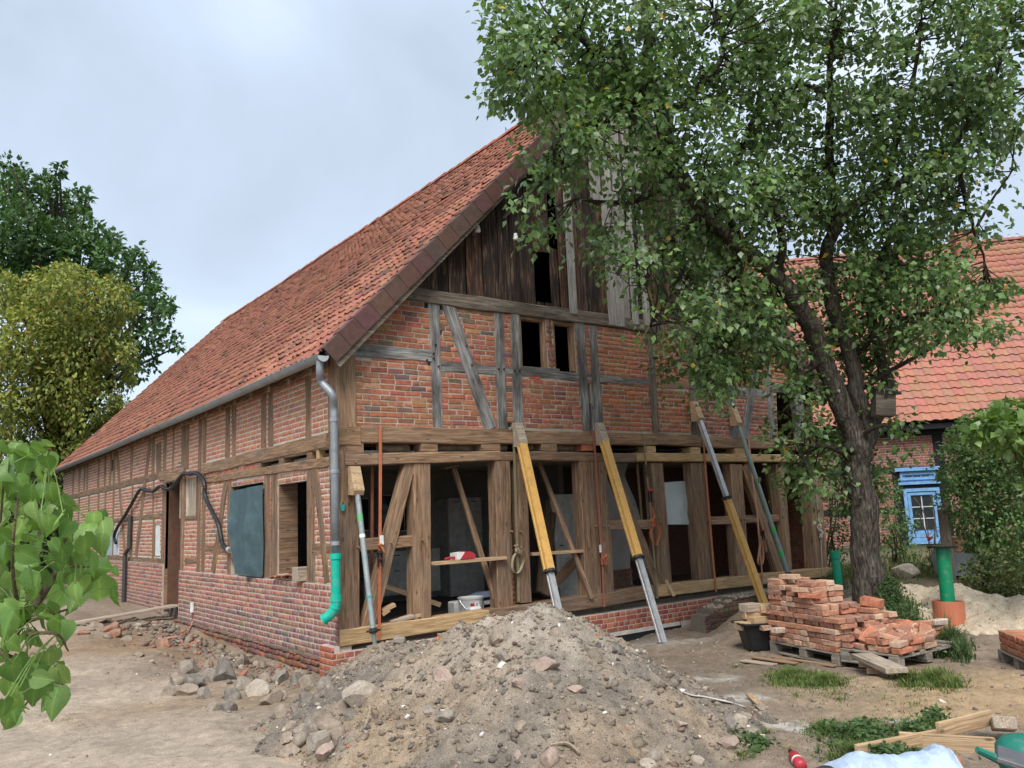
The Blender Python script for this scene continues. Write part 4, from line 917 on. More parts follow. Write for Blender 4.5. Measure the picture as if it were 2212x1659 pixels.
TF = [(i, i+1, kp+i+1, kp+i) for i in range(kp-1)]+[(kp+i, kp+i+1, 2*kp+i+1, 2*kp+i) for i in range(kp-1)]
TL = []; gauge = .265; cw_ = .192
nrow = int((W_/2-EX)/CS/gauge)
for side in (0, 1):
    for r in range(nrow):
        s = r*gauge; x = EX-.03+s*CS; y = -OV+.05; slip = 0
        while y < LEN+OV-.1:
            j = random.gauss(0, .007); rot = random.gauss(0, .02); lf = .026+abs(random.gauss(0, .009)); dd = random.gauss(0, .010)
            if random.random() < .012: dd -= .05
            if side == 1 and (int(y/cw_) % 2): y += cw_; continue
            q = random.random(); c = (.425, .18, .12) if q < .42 else (.37, .155, .105) if q < .70 else (.47, .215, .14) if q < .80 else (.29, .13, .095) if q < .94 else (.18, .105, .085)
            c = tuple(v*.76*(1+.28*float(fbm(y*.5, s*.6, 3, 9))) for v in vary(c, .1))
            v = tile_verts(x+dd*CS, y+j, side, .212 if side == 0 else .40, gauge+.075, lf, rot); a = proj(v[10]); TL.append((a[2] if side == 0 and a[1] > 0 and a[0] < 1300 else 99, v, c)); y += cw_
TL.sort(key=lambda t: t[0])
for d, v, c in TL[:300]: m_ = MB(); m_.add(v, TF, c); m_.build('roof_tile', M_TILE, roof)
rest = TL[300:]; V = np.array([t[1] for t in rest]); Fg = np.array(TF)[None]+3*kp*np.arange(len(rest))[:, None, None]
tag(np_mesh('roof_tile', V.reshape(-1, 3), Fg.reshape(-1, 4), M_TILE, parent=roof, col=np.repeat(np.array([t[2] for t in rest]), 3*kp, 0)), kind='stuff')
y = -OV; zr = roofz(W_/2)
while y < LEN+OV:
    m_ = MB(); n = 7; c = vary((.36, .13, .08), .2); vs = []; dz = sag(y, W_/2)+random.gauss(0, .008)
    for e, r in ((0, .125), (.37, .11)):
        for rr in (r, r-.016):
            for k in range(n): a = math.pi*(k/(n-1)); vs.append((W_/2+rr*1.1*math.cos(a), y+e, zr-.015+dz+rr*math.sin(a)))
    fs = []
    for k in range(n-1): fs += [(k, k+1, 2*n+k+1, 2*n+k), (k, n+k, n+k+1, k+1), (n+k, 3*n+k, 3*n+k+1, n+k+1)]
    m_.add(vs, fs, c); m_.build('ridge_tile', M_TILE, roof); y += .335
# brown angle tiles along the verge: one flange down the gable, one on the slope
for side in (0, 1):
    s = -.03; i = 0; Ltot = (W_/2-EX)/CS; step = .318
    while s < Ltot-.05:
        a = s; b = min(s+step+.03, Ltot); vs = []; lift = .012
        for ss, lf in ((a, lift), (b, 0)):
            for (dn, yy) in ((.085+lf, -OV+.16), (.085+lf, -OV-.03-lf*.6), (-.165+lf, -OV-.03-lf*.6), (-.165+lf, -OV-.008), (.07+lf, -OV-.008), (.07+lf, -OV+.16)):
                x = EX+ss*CS-dn*SN; z = roofz(EX)+ss*SN+dn*CS+sag(0, x); vs.append((x if side == 0 else W_-x, yy, z))
        fs = [(j, (j+1) % 6, 6+(j+1) % 6, 6+j) for j in range(6)]+[(0, 1, 4, 5), (1, 2, 3, 4), (6, 11, 10, 7), (7, 10, 9, 8)]
        m_ = MB(); m_.add(vs, fs, vary((.105, .062, .052), .12)); m_.build('verge_tile', M_VERGE, roof); s += step; i += 1
# barge board behind the verge tiles
for side in (0, 1):
    vs = []
    for s in (0, (W_/2-EX)/CS-.02):
        for dn in (.05, -.215):
            for yy in (-OV-.004, -OV+.03): x = EX+s*CS-dn*SN; vs.append((x if side == 0 else W_-x, yy, roofz(EX)+s*SN+dn*CS))
    m_ = MB(); m_.add(vs, [(0, 1, 3, 2), (4, 6, 7, 5), (0, 4, 5, 1), (2, 3, 7, 6), (0, 2, 6, 4), (1, 5, 7, 3)]); m_.build('barge_board', M_GRBR, barn)
for k in range(5): timber('purlin_end', 'g', (.55+k*1.05, roofz(.55+k*1.05)-.23), (.67+k*1.05, roofz(.67+k*1.05)-.23), .1, .1, M_OAK, .26, .235, rough=.5, reg=False) if k < 1 else None
# rafters feet under the eave
for k in range(28):
    y = .35+k*.77; m_ = MB(); m_.add([(EX+.02, y, roofz(EX)-.07), (.1, y, roofz(.1)-.07), (.1, y, roofz(.1)-.19), (EX+.02, y, roofz(EX)-.17), (EX+.02, y+.1, roofz(EX)-.07), (.1, y+.1, roofz(.1)-.07), (.1, y+.1, roofz(.1)-.19), (EX+.02, y+.1, roofz(EX)-.17)],
        [(0, 1, 2, 3), (4, 7, 6, 5), (0, 3, 7, 4), (3, 2, 6, 7), (0, 4, 5, 1)]); m_.build('rafter_foot', M_OAK, barn)
# gutter
gx, gz, gr = EX-.085, roofz(EX)-.02, .078
def gut(name, y0, y1, r=gr, m=M_ZINC, c=(.30, .315, .33), parent=barn):
    m_ = MB(); n = 9; vs = []
    for y in np.linspace(y0, y1, 12 if y1-y0 > 1 else 2):
        for rr in (r, r-.006):
            for k in range(n+1): a = math.pi+math.pi*k/n; vs.append((gx+rr*math.cos(a), y, gz+rr*math.sin(a)+sag(y, 0)*.4))
    ns_ = len(vs)//(2*(n+1)); fs = []
    for i in range(ns_-1):
        b = i*2*(n+1); d = 2*(n+1)
        for k in range(n): fs += [(b+k, b+k+1, b+d+k+1, b+d+k), (b+n+1+k, b+d+n+1+k, b+d+n+2+k, b+n+2+k)]
    m_.add(vs, fs, c); m_.tube([(gx-r, y, gz+sag(y, 0)*.4) for y in np.linspace(y0, y1, 12 if y1-y0 > 1 else 2)], .009, 6, c); return m_.build(name, m, parent, smooth=False)
gutter = gut('gutter', -.26, LEN+.3)
for k in range(18): gut('gutter_joint', .15+k*1.25, .15+k*1.25+.045, gr+.008, c=(.36, .375, .39), parent=gutter)
m_ = MB(); n = 12; m_.add([(gx, -.262, gz)]+[(gx+gr*math.cos(math.pi+math.pi*k/n), -.262, gz+gr*math.sin(math.pi+math.pi*k/n)) for k in range(n+1)], [(0, k+1, k+2) for k in range(n)], (.45, .48, .5)); m_.build('end_cap', M_ZINC, gutter)
# downpipe, grey zinc above, green drain pipe below
PX = -.13
dy, dz1 = sid(*c2(2036, 900), X=PX); yy0 = sid(*c3(135, 1000), X=PX)[0]
zb = sid(*c2(2036, 960), X=PX)[1]; py = (dy+yy0)/2
path = smooth_path([(gx, -.16, gz-.05), (gx, -.155, gz-.20), (gx+.05, -.10, gz-.32), (PX-.05, py-.06, gz-.50), (PX, py, gz-.66), (PX, py, gz-.8)], 5)+[(PX, py, 2.0), (PX, py, zb)]
m_ = MB(); m_.tube(path, .05, 12, (.25, .275, .30)); dp = m_.build('downpipe', M_ZINC, barn, smooth=True)
for z in (gz-.84, 2.15, zb+.12): m_ = MB(); m_.tube([(PX, py, z), (PX, py, z+.05)], .056, 12, (.32, .345, .37)); m_.build('pipe_clip', M_ZINC, dp)
gb = sid(*c2(2036, 1270), X=PX)[1]; e = sid(*c2(1980, 1415), X=PX-.16)
m_ = MB(); m_.tube([(PX, py, zb+.02), (PX, py, zb-.05)], .071, 14, (.0, .42, .30)); m_.tube([(PX, py, zb-.05), (PX, py, gb)], .060, 14, (.0, .40, .29)); m_.tube([(PX, py, gb+.06), (PX, py, gb-.02)], .070, 14, (.0, .43, .31))
gp = m_.build('drain_pipe', M_PLAST, dp); gp['label'] = 'bright green plastic pipe end of the downpipe'
pth = smooth_path([(PX, py, gb+.02), (PX-.01, py, gb-.08), (PX-.06, py+.03, gb-.17), (PX-.14, py+.08, gb-.235)], 4)
m_ = MB(); m_.tube(pth, [.062]*len(pth), 14, (.0, .40, .29)); m_.tube(pth[4:6], .070, 14, (.0, .44, .32)); m_.tube([pth[-2], pth[-1]], .071, 14, (.0, .40, .29)); m_.build('pipe_elbow', M_PLAST, dp)
# far downpipe on the long wall
y1 = sid(*c2(583, 1100), X=-.1)[0]; m_ = MB(); m_.tube([(-.06, y1-.25, 1.9), (-.06, y1-.22, 1.15), (-.1, y1, 1.0), (-.1, y1, -.1)], .05, 8, (.07, .068, .066)); m_.build('downpipe', M_ZINC, barn)
# door: leaf swung inwards, jambs
pb('door_leaf', M_RUST, .06, .95, 8.36, 8.41, -.1, 2.52); pb('door_jamb', M_OAKL, .0, .14, 8.42, 8.44, -.1, 2.5)
pb('door_lintel', M_OAKL, -.02, .12, 7.1, 8.45, 2.53, 2.59); pb('transom_board', M_DIRTY, .1, .13, 7.15, 7.75, 1.75, 2.5)
timber('post', 's', (7.12, -.1), (7.12, 2.6), .1, .1, M_OAKL, .15, .02, reg=False)
# white-blocked and planked openings in the long wall
def sheet_in(h, name, m, col, x=.03): u0, u1, z0, z1 = h.b; return pb(name, m, x, x+.03, u0, u1, z0, z1, col)
sheet_in(B1, 'window_board', M_CLOTH, (.62, .66, .68)); sheet_in(B2, 'window_board', M_CLOTH, (.30, .38, .40)); sheet_in(B3, 'window_board', M_CLOTH, (.14, .18, .18)); sheet_in(B5, 'hatch', M_OAK, (1, 1, 1)); sheet_in(B4, 'window_board', M_CLOTH, (.42, .5, .52), -.01); sheet_in(B7, 'window_board', M_CLOTH, (.5, .53, .54), -.006)
u0, u1, z0, z1 = WP.b
for i, (a, b) in enumerate(((.02, .3), (.33, .62), (.66, .98))): timber('window_plank', 's', (u0+(u1-u0)*(a+b)/2, z0), (u0+(u1-u0)*(a+b)/2, z1), (u1-u0)*(b-a), (u1-u0)*(b-a), M_DIRTY, .03, -.03-.01*i, rough=.4, reg=False)
pb('window_frame', M_OAK, -.012, .05, u0-.04, u0, z0-.03, z1); pb('window_frame', M_OAK, -.012, .05, u1, u1+.04, z0-.03, z1); pb('window_frame', M_OAK, -.014, .05, u0-.05, u1+.05, z0-.06, z0-.001)
pb('inner_lining', M_OAK, .02, .3, DW.b[1]-.05, DW.b[1]+.02, .76, 2.3); pb('inner_lining', M_OAK, .01, .28, DW.b[0]-.02, DW.b[0]+.04, .76, 2.3)
pb('chimney_breast', M_DARKW, .8, 1.0, 1.3, 4.3, 0, 2.43)

# ================================================================ THINGS AT THE BARN
# blue-green tarpaulin over the side opening
nu, nv = 26, 34; cor = [sid(*c2(1312, 520), X=-.05), sid(*c2(1537, 476), X=-.05), sid(*c2(1345, 1090), X=-.05), sid(*c2(1532, 1118), X=-.05)]
vs = []; fs = []
for j in range(nv+1):
    v = j/nv
    for i in range(nu+1):
        u = i/nu; a = np.array(cor[0])*(1-u)+np.array(cor[1])*u; b = np.array(cor[2])*(1-u)+np.array(cor[3])*u; p = a*(1-v)+b*v
        wv = .045*math.sin(u*9+v*2.4+1)*(.4+v)+.022*math.sin(u*23+2.5*v)+.10*float(fbm(u*3, v*2.5, 4, 8))+.03*math.sin((u-.5)*5)*v
        edge = .09*math.sin(v*6+.6)*(1 if u > .5 else .6)*abs(u-.5); vs.append((-.035-max(0, .03+wv)*min(1, .3+v*1.4), p[0]+edge*.6, p[1]))
for j in range(nv):
    for i in range(nu): q = j*(nu+1)+i; fs.append((q, q+1, q+nu+2, q+nu+1))
m_ = MB(); m_.add(vs, fs, (.06, .105, .12)); tag(m_.build('tarpaulin', M_CLOTH, smooth=True), 'dark blue green tarpaulin hung over an opening of the long wall', 'tarpaulin')
# black drain hose draped along the wall
hp_ = [(525, 880), (512, 835), (535, 770), (580, 700), (632, 610), (690, 512), (735, 513), (780, 520), (806, 503), (832, 485), (858, 497), (882, 506), (915, 495), (945, 455), (990, 402), (1035, 400), (1080, 396), (1118, 425), (1138, 480), (1140, 545), (1165, 610), (1205, 690), (1235, 760), (1252, 840), (1264, 890), (1300, 920)]
pp = [(-.075, *sid(*c2(*q), X=-.075)) for q in hp_]; pts = smooth_path([np.array(p) for p in pp], 10)
hose = thing('drain_hose', 'black corrugated drain hose strung along the long wall above the door', 'hose', pp[13]); o_ = np.array(pp[13]); m_ = MB(); m_.tube([p-o_ for p in pts], [.036+.005*(i % 2) for i in range(len(pts))], 8, (.02, .021, .023)); m_.build('hose', M_BLACK, hose)
m_ = MB(); d = pts[-1]-pts[-2]; d /= np.linalg.norm(d); m_.tube([pts[-1]-o_, pts[-1]-o_+d*.1], .045, 10, (.55, .56, .57)); m_.build('hose_end', M_STEEL, hose)
# tiny turquoise bucket hung on the corner post, white cable box, wood block and tiles on the window ledge
p = gab(*c5(157, 600), -.03); t = thing('hanging_bucket', 'tiny turquoise toy bucket hung on the thick corner post', 'bucket', (p[0], -.035, p[1]-.05)); m_ = MB(); m_.lathe([(.0, 0), (.022, 0), (.033, .08), (.03, .08), (.02, .005)], n=14, col=(.02, .42, .40)); m_.build('bucket_body', M_PLAST, t)
m_ = MB(); m_.tube([(.03*math.cos(a), 0, .08+.055*math.sin(a)) for a in np.linspace(0, math.pi, 9)], .004, 5, (.5, .3, .1)); m_.build('handle', M_PLAST, t)
p = sid(*c2(1052, 1325), X=-.06); t = thing('cable_box', 'small white cable end box with a pink cable on the base wall', 'cable box', (-.06, p[0], p[1])); m_ = MB(); m_.bbox(-.03, .02, -.035, .035, -.09, .09, .006, (.72, .71, .68)); m_.build('box', M_WHITE, t)
q = hit(*c2(865, 1545)); q2 = hit(*c2(985, 1525)); m_ = MB(); m_.tube([p_ for p_ in smooth_path([np.array((0, 0, -.08)), np.array((-.01, -.02, -.3)), np.array((q2[0]+.06, q2[1]-p[0], q2[2]-p[1]+.03)), np.array((q[0]+.06, q[1]-p[0], q[2]-p[1]+.02))], 6)], .011, 6, (.50, .24, .20)); m_.build('cable', M_PLAST, t)
a = sid(*c2(1803, 1130), X=-.03); m_ = MB(); m_.bbox(-.12, .08, -.1, .1, 0, .19, .006); tag(m_.build('wood_block', M_DIRTY, M=Matrix.Translation((-.0, a[0], .748))), 'sawn wooden block on the ledge of the dark side window', 'block')
for i in range(3):
    a = sid(*c2(1640+i*42, 1120), X=-.03); m_ = MB(); n = 7; vs = [(x, .11*math.cos(math.pi*k/(n-1)), .035*math.sin(math.pi*k/(n-1))+h) for x in (-.1, .1) for h in (0, .014) for k in range(n)]; fs = []
    for k in range(n-1): fs += [(k, k+1, 2*n+k+1, 2*n+k), (n+k, 3*n+k, 3*n+k+1, n+k+1), (k, n+k, n+k+1, k+1), (2*n+k, 2*n+k+1, 3*n+k+1, 3*n+k)]
    m_.add(vs, fs, (.36, .17, .11)); tag(m_.build('loose_tile', M_TILE, M=Matrix.Translation((-.0, a[0], .75+.018*i))@Matrix.Rotation(.3*i, 4, 'Z')), 'loose roof tile lying on the ledge of the dark side window', 'roof tile', 'loose tiles on the window ledge')
# ramp boards to the door
def board(name, A, B, wd, th, m, label, cat='board', group=None, parent=None, up=(0, 0, 1)):
    A = np.array(A, float); B = np.array(B, float); X = B-A; Lb = np.linalg.norm(X); X /= Lb; Y = np.cross(np.array(up, float), X); Y /= np.linalg.norm(Y); Z = np.cross(X, Y)
    m_ = MB(); m_.bbox(0, Lb, -wd/2, wd/2, -th/2, th/2, min(.004, th*.2)); o = m_.build(name, m, parent, frame(A, X, Y, Z), col=False)
    if parent is None: tag(o, label, cat, group)
    return o
rb = hit(155*1.0, 1352); z1 = .03
board('ramp_board', (rb[0], rb[1], rb[2]+.05), (.1, 7.75, .02), .24, .04, M_DIRTY, 'long weathered plank laid as a ramp up to the barn door', 'plank', 'ramp planks')
board('ramp_board', (rb[0]+.3, rb[1]+.35, rb[2]+.03), (.12, 8.12, .0), .22, .04, M_DIRTY, 'second plank behind the front one of the door ramp', 'plank', 'ramp planks')
# insulators on the boards
for x, y, lb in ((535, 895, 'white porcelain insulator nearer the verge on the dark gable boards'), (797, 950, 'white porcelain insulator nearer the gap in the dark gable boards')):
    a = gab(*c8(x, y), -.12); t = thing('insulator', lb, 'insulator', (a[0], -.13, a[1]), 'porcelain insulators on the gable'); m_ = MB(); m_.lathe([(0, -.05), (.035, -.05), (.045, -.02), (.03, -.01), (.04, .01), (.03, .03), (.028, .06), (.0, .07)], n=14, col=(.75, .75, .73)); m_.build('bell', M_WHITE, t, smooth=True)
    m_ = MB(); m_.tube([(0, 0, -.05), (0, 0, -.11), (-.03, .03, -.13), (-.05, .11, -.1)], .008, 6); m_.build('hook', M_IRON, t)

# ---- raking props
def seg_t(A, B, px, py): return min(np.linspace(0, 1, 400), key=lambda t: (lambda q: (q[0]-px)**2+(q[1]-py)**2)(proj(A+(B-A)*t)))
def raking(label, head, foot, Y, hy=-.11, ground=True):
    A = np.array([gab(*head, hy)[0], hy, gab(*head, hy)[1]])
    if Y is None: B = hit(*foot, gh)
    else:
        t = 1.0
        while t < 2.2:
            q = (head[0]+(foot[0]-head[0])*t, head[1]+(foot[1]-head[1])*t); g_ = gab(q[0], q[1], Y); B = np.array([g_[0], Y, g_[1]])
            if B[2] < gh(B[0], B[1])-.02: break
            t += .01
    T = thing('raking_prop', label, 'prop', B, 'raking props shoring the gable'); return T, A-B, np.zeros(3), B
def unit(v): return v/np.linalg.norm(v)
def profile_tube(m_, A, B, w, d, col, groove=None):
    """fluted rectangular hollow section from A to B"""
    X = unit(B-A); S_ = unit(np.cross(X, np.array([0, -1, .3]))); Q = np.cross(X, S_); ring = []
    for sg, ax in ((-1, 0), (1, 1), (1, 2), (-1, 3)): pass
    pr = [(-1, -1), (-.45, -1), (-.40, -.86), (-.28, -.86), (-.23, -1), (.23, -1), (.28, -.86), (.40, -.86), (.45, -1), (1, -1), (1, -.4), (.88, -.3), (.88, .3), (1, .4), (1, 1), (-1, 1), (-1, .4), (-.88, .3), (-.88, -.3), (-1, -.4)]
    b = len(m_.v); n = len(pr)
    for p in (A, B):
        for u, v in pr: m_.v.append(tuple(p+S_*u*w/2+Q*v*d/2)); m_.c.append(col)
    for k in range(n): k2 = (k+1) % n; m_.f.append((b+k, b+k2, b+n+k2, b+n+k))
    m_.f.append(tuple(b+k for k in range(n))); m_.f.append(tuple(b+n+k for k in range(n))[::-1])
def headblock(T, A, X, m=M_PINE, w=.15, ln=.34, dirty=False):
    """wedge block bolted to the girt: back flat on the facade, lower end square to the tube"""
    c = A-X*.02; mb = MB(); zt, zb_ = .21, -.14
    pr = [(.085, zt), (.02, zt), (-.095, zb_+.03), (-.06, zb_-.03), (.085, zb_-.02)]
    mb.prism(pr, lambda u, v, d: (c[0]+d, c[1]+u, c[2]+v), -w/2, w/2); o = mb.build('head_block', m, T, col=False)
    for u in (-.035, .035):
        for v in (.12, .02, -.08):
            if u > 0 and v == .02: continue
            y_ = -.095+(.115*(v-zb_)/(zt-zb_)); s_ = MB(); s_.tube([(c[0]+u, c[1]+y_+.012, c[2]+v), (c[0]+u, c[1]+y_-.012, c[2]+v)], .013, 8, (.5, .49, .46)); s_.build('bolt', M_STEEL, o)
def collar(T, p, X, r, m=M_IRON):
    mb = MB(); mb.tube([p-X*.03, p+X*.03], r, 14, (.3, .31, .31)); mb.tube([p-X*.012, p+X*.012], r*1.35, 14, (.3, .31, .31)); S_ = unit(np.cross(X, (0, 1, 0))); o = mb.build('collar', m, T)
    h = MB(); h.tube([p-S_*r*1.9, p-S_*r*1.2+np.array([0, -.03, 0]), p+S_*r*1.2+np.array([0, -.03, 0]), p+S_*r*1.9], .012, 6); h.build('collar_handle', m, o)
YEL, ALU, GRN = (.66, .385, .11), (.50, .51, .51), (.20, .27, .25)
def do_prop(label, head, foot, Y, kind, joint=None):
    T, A, B, base = raking(label, head, foot, Y); X = unit(B-A); headblock(T, A, X, M_DIRTY if kind in ('y1', 'y2') else M_PINE); top = A+X*.1
    if joint is not None: J = A+(B-A)*seg_t(A+base, B+base, *joint)
    m_ = MB()
    if kind in ('y1', 'y2'):
        profile_tube(m_, top, J, .13, .10, YEL); o = m_.build('outer_tube', M_PAINT, T); o['label'] = 'yellow fluted outer tube'; m_ = MB(); profile_tube(m_, J, B, .095, .075, ALU); m_.build('inner_tube', M_STEEL, T); collar(T, J, X, .075)
    elif kind == 'y3':
        profile_tube(m_, top, J, .085, .07, ALU); m_.build('inner_tube', M_STEEL, T); m_ = MB(); profile_tube(m_, J, B, .12, .095, YEL); o = m_.build('outer_tube', M_PAINT, T); o['label'] = 'yellow fluted outer tube'; collar(T, J, X, .075)
    else:
        c_ = (.34, .38, .38) if kind == 's1' else GRN
        m_.tube([top, J], .036 if kind == 's1' else .042, 12, c_); o = m_.build('outer_tube', M_STEEL if kind == 's1' else M_PAINT, T)
        for a_, b_, cc in (((.17, .225, (.12, .42, .20)),) if kind == 's1' else ((.70, .745, (.05, .42, .14)), (.85, .89, (.05, .42, .14)))):
            r_ = .038 if kind == 's1' else .044; q = MB(); q.tube([top+(J-top)*a_, top+(J-top)*b_], r_, 12, cc); q.build('paint_band', M_PAINT, o)
        if kind == 's1': q = MB(); q.tube([top+(J-top)*.76, top+(J-top)*.775], .04, 12, (.03, .3, .36)); q.build('tape_band', M_PAINT, o); q = MB(); q.tube([top+(J-top)*.32, top+(J-top)*.345], .0375, 12, (.8, .8, .78)); q.build('sticker', M_PAINT, o)
        m_ = MB(); m_.tube([J, B], .027, 10, (.14, .17, .155)); inn = m_.build('inner_tube', M_PAINT, T); S_ = unit(np.cross(X, (1, 0, 0)))
        for k in range(4): q = MB(); p_ = J+(B-J)*(.25+.2*k); q.tube([p_-S_*.028, p_+S_*.028], .008, 6, (.01, .01, .01)); q.build('pin_hole', M_BLACK, inn)
        collar(T, J, X, .05)
    m_ = MB(); m_.bbox(-.07, .07, -.07, .07, -.005, .012, .002, (.25, .25, .24)); m_.build('base_plate', M_STEEL, T)
do_prop('slim grey steel prop at the thick corner post with a green paint band', c5(250, 440), c5(385, 1600), -.62, 's1', c5(365, 1455))
do_prop('yellow raking prop that runs down behind the top of the soil heap', c5(1385, 120), c5(1640, 1290), -1.25, 'y1', c5(1590, 1045))
do_prop('yellow raking prop with a long silver foot standing free in the pit', c4(575, 1440), c6(852, 1540), None, 'y2', c6(690, 945))
do_prop('raking prop with silver upper part and yellow lower part behind the brick stack', c4(1450, 1230), c6(1548, 1270), -1.0, 'y3', c6(1292, 540))
do_prop('green grey steel prop farthest along the gable with green bands', c4(1805, 1275), c6(1733, 1120), -.72, 's2', c6(1712, 1065))

# ---- ratchet straps and ropes hanging on the girt
OR_, BRN, OLV, ROPE = (.50, .165, .085), (.34, .13, .085), (.24, .21, .125), (.45, .37, .28)
def strap(label, pts, col, Y=-.045, w=.045, back=True, cat='strap'):
    """pts: picture points on the plane Y (facade front)"""
    p3 = [np.array((gab(*p, Y)[0], Y, gab(*p, Y)[1])) for p in pts]; t = thing('lashing_strap', label, cat, p3[0], 'straps lashed round the girt and sill'); o_ = p3[0]; t.location = tuple(o_)
    m_ = MB(); m_.ribbon([p-o_ for p in p3], w, (1, 0, 0), .004, col)
    top = p3[0]-o_
    if back: m_.ribbon([top, top+np.array([0, .02, .008]), top+np.array([0, .3, .0])], w, (1, 0, 0), .004, col)
    m_.build('webbing', M_WEB, t); return t, o_
def loop(t, o_, pts, col, w=.04, Y=-.06, name='loop'):
    p3 = [np.array((gab(*p[:2], Y)[0], Y+(p[2] if len(p) > 2 else 0), gab(*p[:2], Y)[1]))-o_ for p in pts]; m_ = MB(); m_.ribbon(smooth_path(p3, 5), w, (.35, -1, 0) if name == 'loop' else (1, 0, 0), .004, col); return m_.build(name, M_WEB, t)
def ratchet(t, o_, p, Y=-.07, red=False, s=1.0):
    c = np.array((gab(*p, Y)[0], Y, gab(*p, Y)[1]))-o_; m_ = MB()
    for sx in (-.03, .026): m_.bbox(c[0]+sx*s, c[0]+(sx+.005)*s, c[1]-.02, c[1]+.02, c[2]-.11*s, c[2]+.07*s, .001, (.10, .10, .10))
    m_.tube([c+np.array([-.035*s, 0, -.02]), c+np.array([.035*s, 0, -.02])], .016, 10, (.16, .16, .16)); o = m_.build('ratchet', M_IRON, t); m_ = MB(); m_.bbox(c[0]-.045*s, c[0]+.045*s, c[1]-.03, c[1]+.005, c[2]+.06*s, c[2]+.10*s, .006, (.5, .03, .05)); m_.build('grip', M_RED if red else M_IRON, o)
def knot(t, o_, p, col, r=.05, Y=-.08):
    c = np.array((gab(*p, Y)[0], Y, gab(*p, Y)[1]))-o_; m_ = MB(); ph = random.uniform(0, 6)
    m_.tube([c+np.array([r*math.cos(a*2+ph)*(.7+.3*math.sin(a*3)), .022*math.sin(a*3), r*1.25*math.sin(a*2+ph*.3)]) for a in np.linspace(0, 6.283, 36)], .014, 6, col); m_.build('knot', M_WEB, t)
t, o_ = strap('bright orange strap in front of the corner bay with a white label and coiled ratchet', [c5(*p) for p in ((417, 48), (417, 300), (416, 600), (414, 850), (412, 1150), (408, 1520))], OR_)
m_ = MB(); c = np.array((gab(*c5(428, 830), -.07)[0], -.06, gab(*c5(428, 830), -.07)[1]))-o_; m_.bbox(c[0]-.03, c[0]+.03, -.06+.045-.006, -.06+.045, c[2]-.06, c[2]+.06, .002, (.7, .7, .68)); m_.build('tag', M_WHITE, t); knot(t, o_, c5(430, 890), OR_, .05); ratchet(t, o_, c5(415, 955))
strap('brown strap hanging inside the corner bay behind the orange one', [c5(*p) for p in ((362, 165), (360, 600), (356, 1150))], BRN, Y=.34, back=False)
t, o_ = strap('olive strap with a hanging knotted loop between the paired posts', [c5(*p) for p in ((1338, 62), (1350, 450), (1362, 830), (1370, 1050), (1374, 1255))], OLV, Y=-.03)
loop(t, o_, [c5(1365, 860), (*c5(1350, 910), -.03), (*c5(1395, 950), -.04), c5(1398, 1000), c5(1375, 1050), c5(1345, 1055), c5(1328, 1010), c5(1340, 940), c5(1378, 905), (*c5(1400, 890), -.03), c5(1360, 880)], (.33, .29, .19)); knot(t, o_, c5(1368, 895), (.30, .26, .17))
t, o_ = strap('rust coloured strap with a white tag over the second pair of posts', [c6(*p) for p in ((367, 75), (383, 250), (405, 600), (425, 900), (433, 1000), (444, 1292))], BRN, Y=-.035)
m_ = MB(); c = np.array((gab(*c6(426, 885), -.07)[0], 0, gab(*c6(426, 885), -.07)[1]))-o_; m_.bbox(c[0]-.022, c[0]+.022, -.008, -.003, c[2]-.07, c[2]+.05, .001, (.72, .72, .7)); m_.build('tag', M_WHITE, t); knot(t, o_, c6(445, 975), BRN); loop(t, o_, [c6(428, 920), c6(440, 950), (*c6(455, 930), -.03), c6(450, 985), c6(432, 1000), c6(425, 960)], OR_)
t, o_ = strap('olive strap with shackle, red handled ratchet and a hanging orange loop', [c6(*p) for p in ((716, 98), (727, 230), (735, 320), (742, 400), (755, 520), (768, 650), (782, 870), (800, 1060), (812, 1235))], OLV, Y=-.05, w=.035)
m_ = MB()
for i in range(3):
    cc = np.array((gab(*c6(733+4*i, 325+27*i), -.06)[0], -.06, gab(*c6(733+4*i, 325+27*i), -.06)[1]))-o_; m_.tube([cc+np.array([.022*math.cos(a), .022*math.sin(a)*(i % 2), .032*math.sin(a) if not i % 2 else .032*math.cos(a)]) for a in np.linspace(0, 6.283, 13)], .007, 6, (.2, .2, .2))
m_.build('shackle', M_IRON, t); ratchet(t, o_, c6(760, 520), red=True, s=1.1)
loop(t, o_, [c6(772, 600), c6(790, 660), (*c6(765, 700), -.04), (*c6(800, 720), -.05), c6(825, 790), c6(805, 865), c6(775, 830), c6(765, 770), c6(790, 720), (*c6(775, 680), -.03)], OR_); knot(t, o_, c6(778, 710), OR_)
loop(t, o_, [c6(735, 1020), (*c6(770, 1015), -.02), c6(800, 1045), c6(830, 1075), c6(850, 1110)], OLV, name='loop')
strap('vivid orange strap crossing the sill beside the bay of the lower yellow tube', [c6(*p) for p in ((1130, 140), (1150, 400), (1175, 700), (1200, 1000), (1218, 1188))], OR_, Y=-.04)
t, o_ = strap('pale orange strap with a hook, red ratchet and long loop beside the green grey prop', [c6(*p) for p in ((1443, 138), (1470, 400), (1500, 630), (1506, 690), (1512, 780), (1530, 1000), (1542, 1138))], (.50, .26, .17), Y=-.045)
ratchet(t, o_, c6(1540, 790), red=True); m_ = MB(); c = np.array((gab(*c6(1505, 655), -.06)[0], -.015, gab(*c6(1505, 655), -.06)[1]))-o_; m_.tube([c+np.array([.02*math.cos(a), 0, .045*math.sin(a)]) for a in np.linspace(0, 5.6, 13)], .008, 6); m_.build('hook', M_IRON, t)
loop(t, o_, [c6(1512, 790), c6(1522, 850), c6(1512, 930), c6(1508, 985), c6(1528, 1002), c6(1543, 960), c6(1540, 880), c6(1522, 800)], (.52, .27, .18)); loop(t, o_, [c6(1535, 800), c6(1555, 860), c6(1568, 910)], (.52, .27, .18))
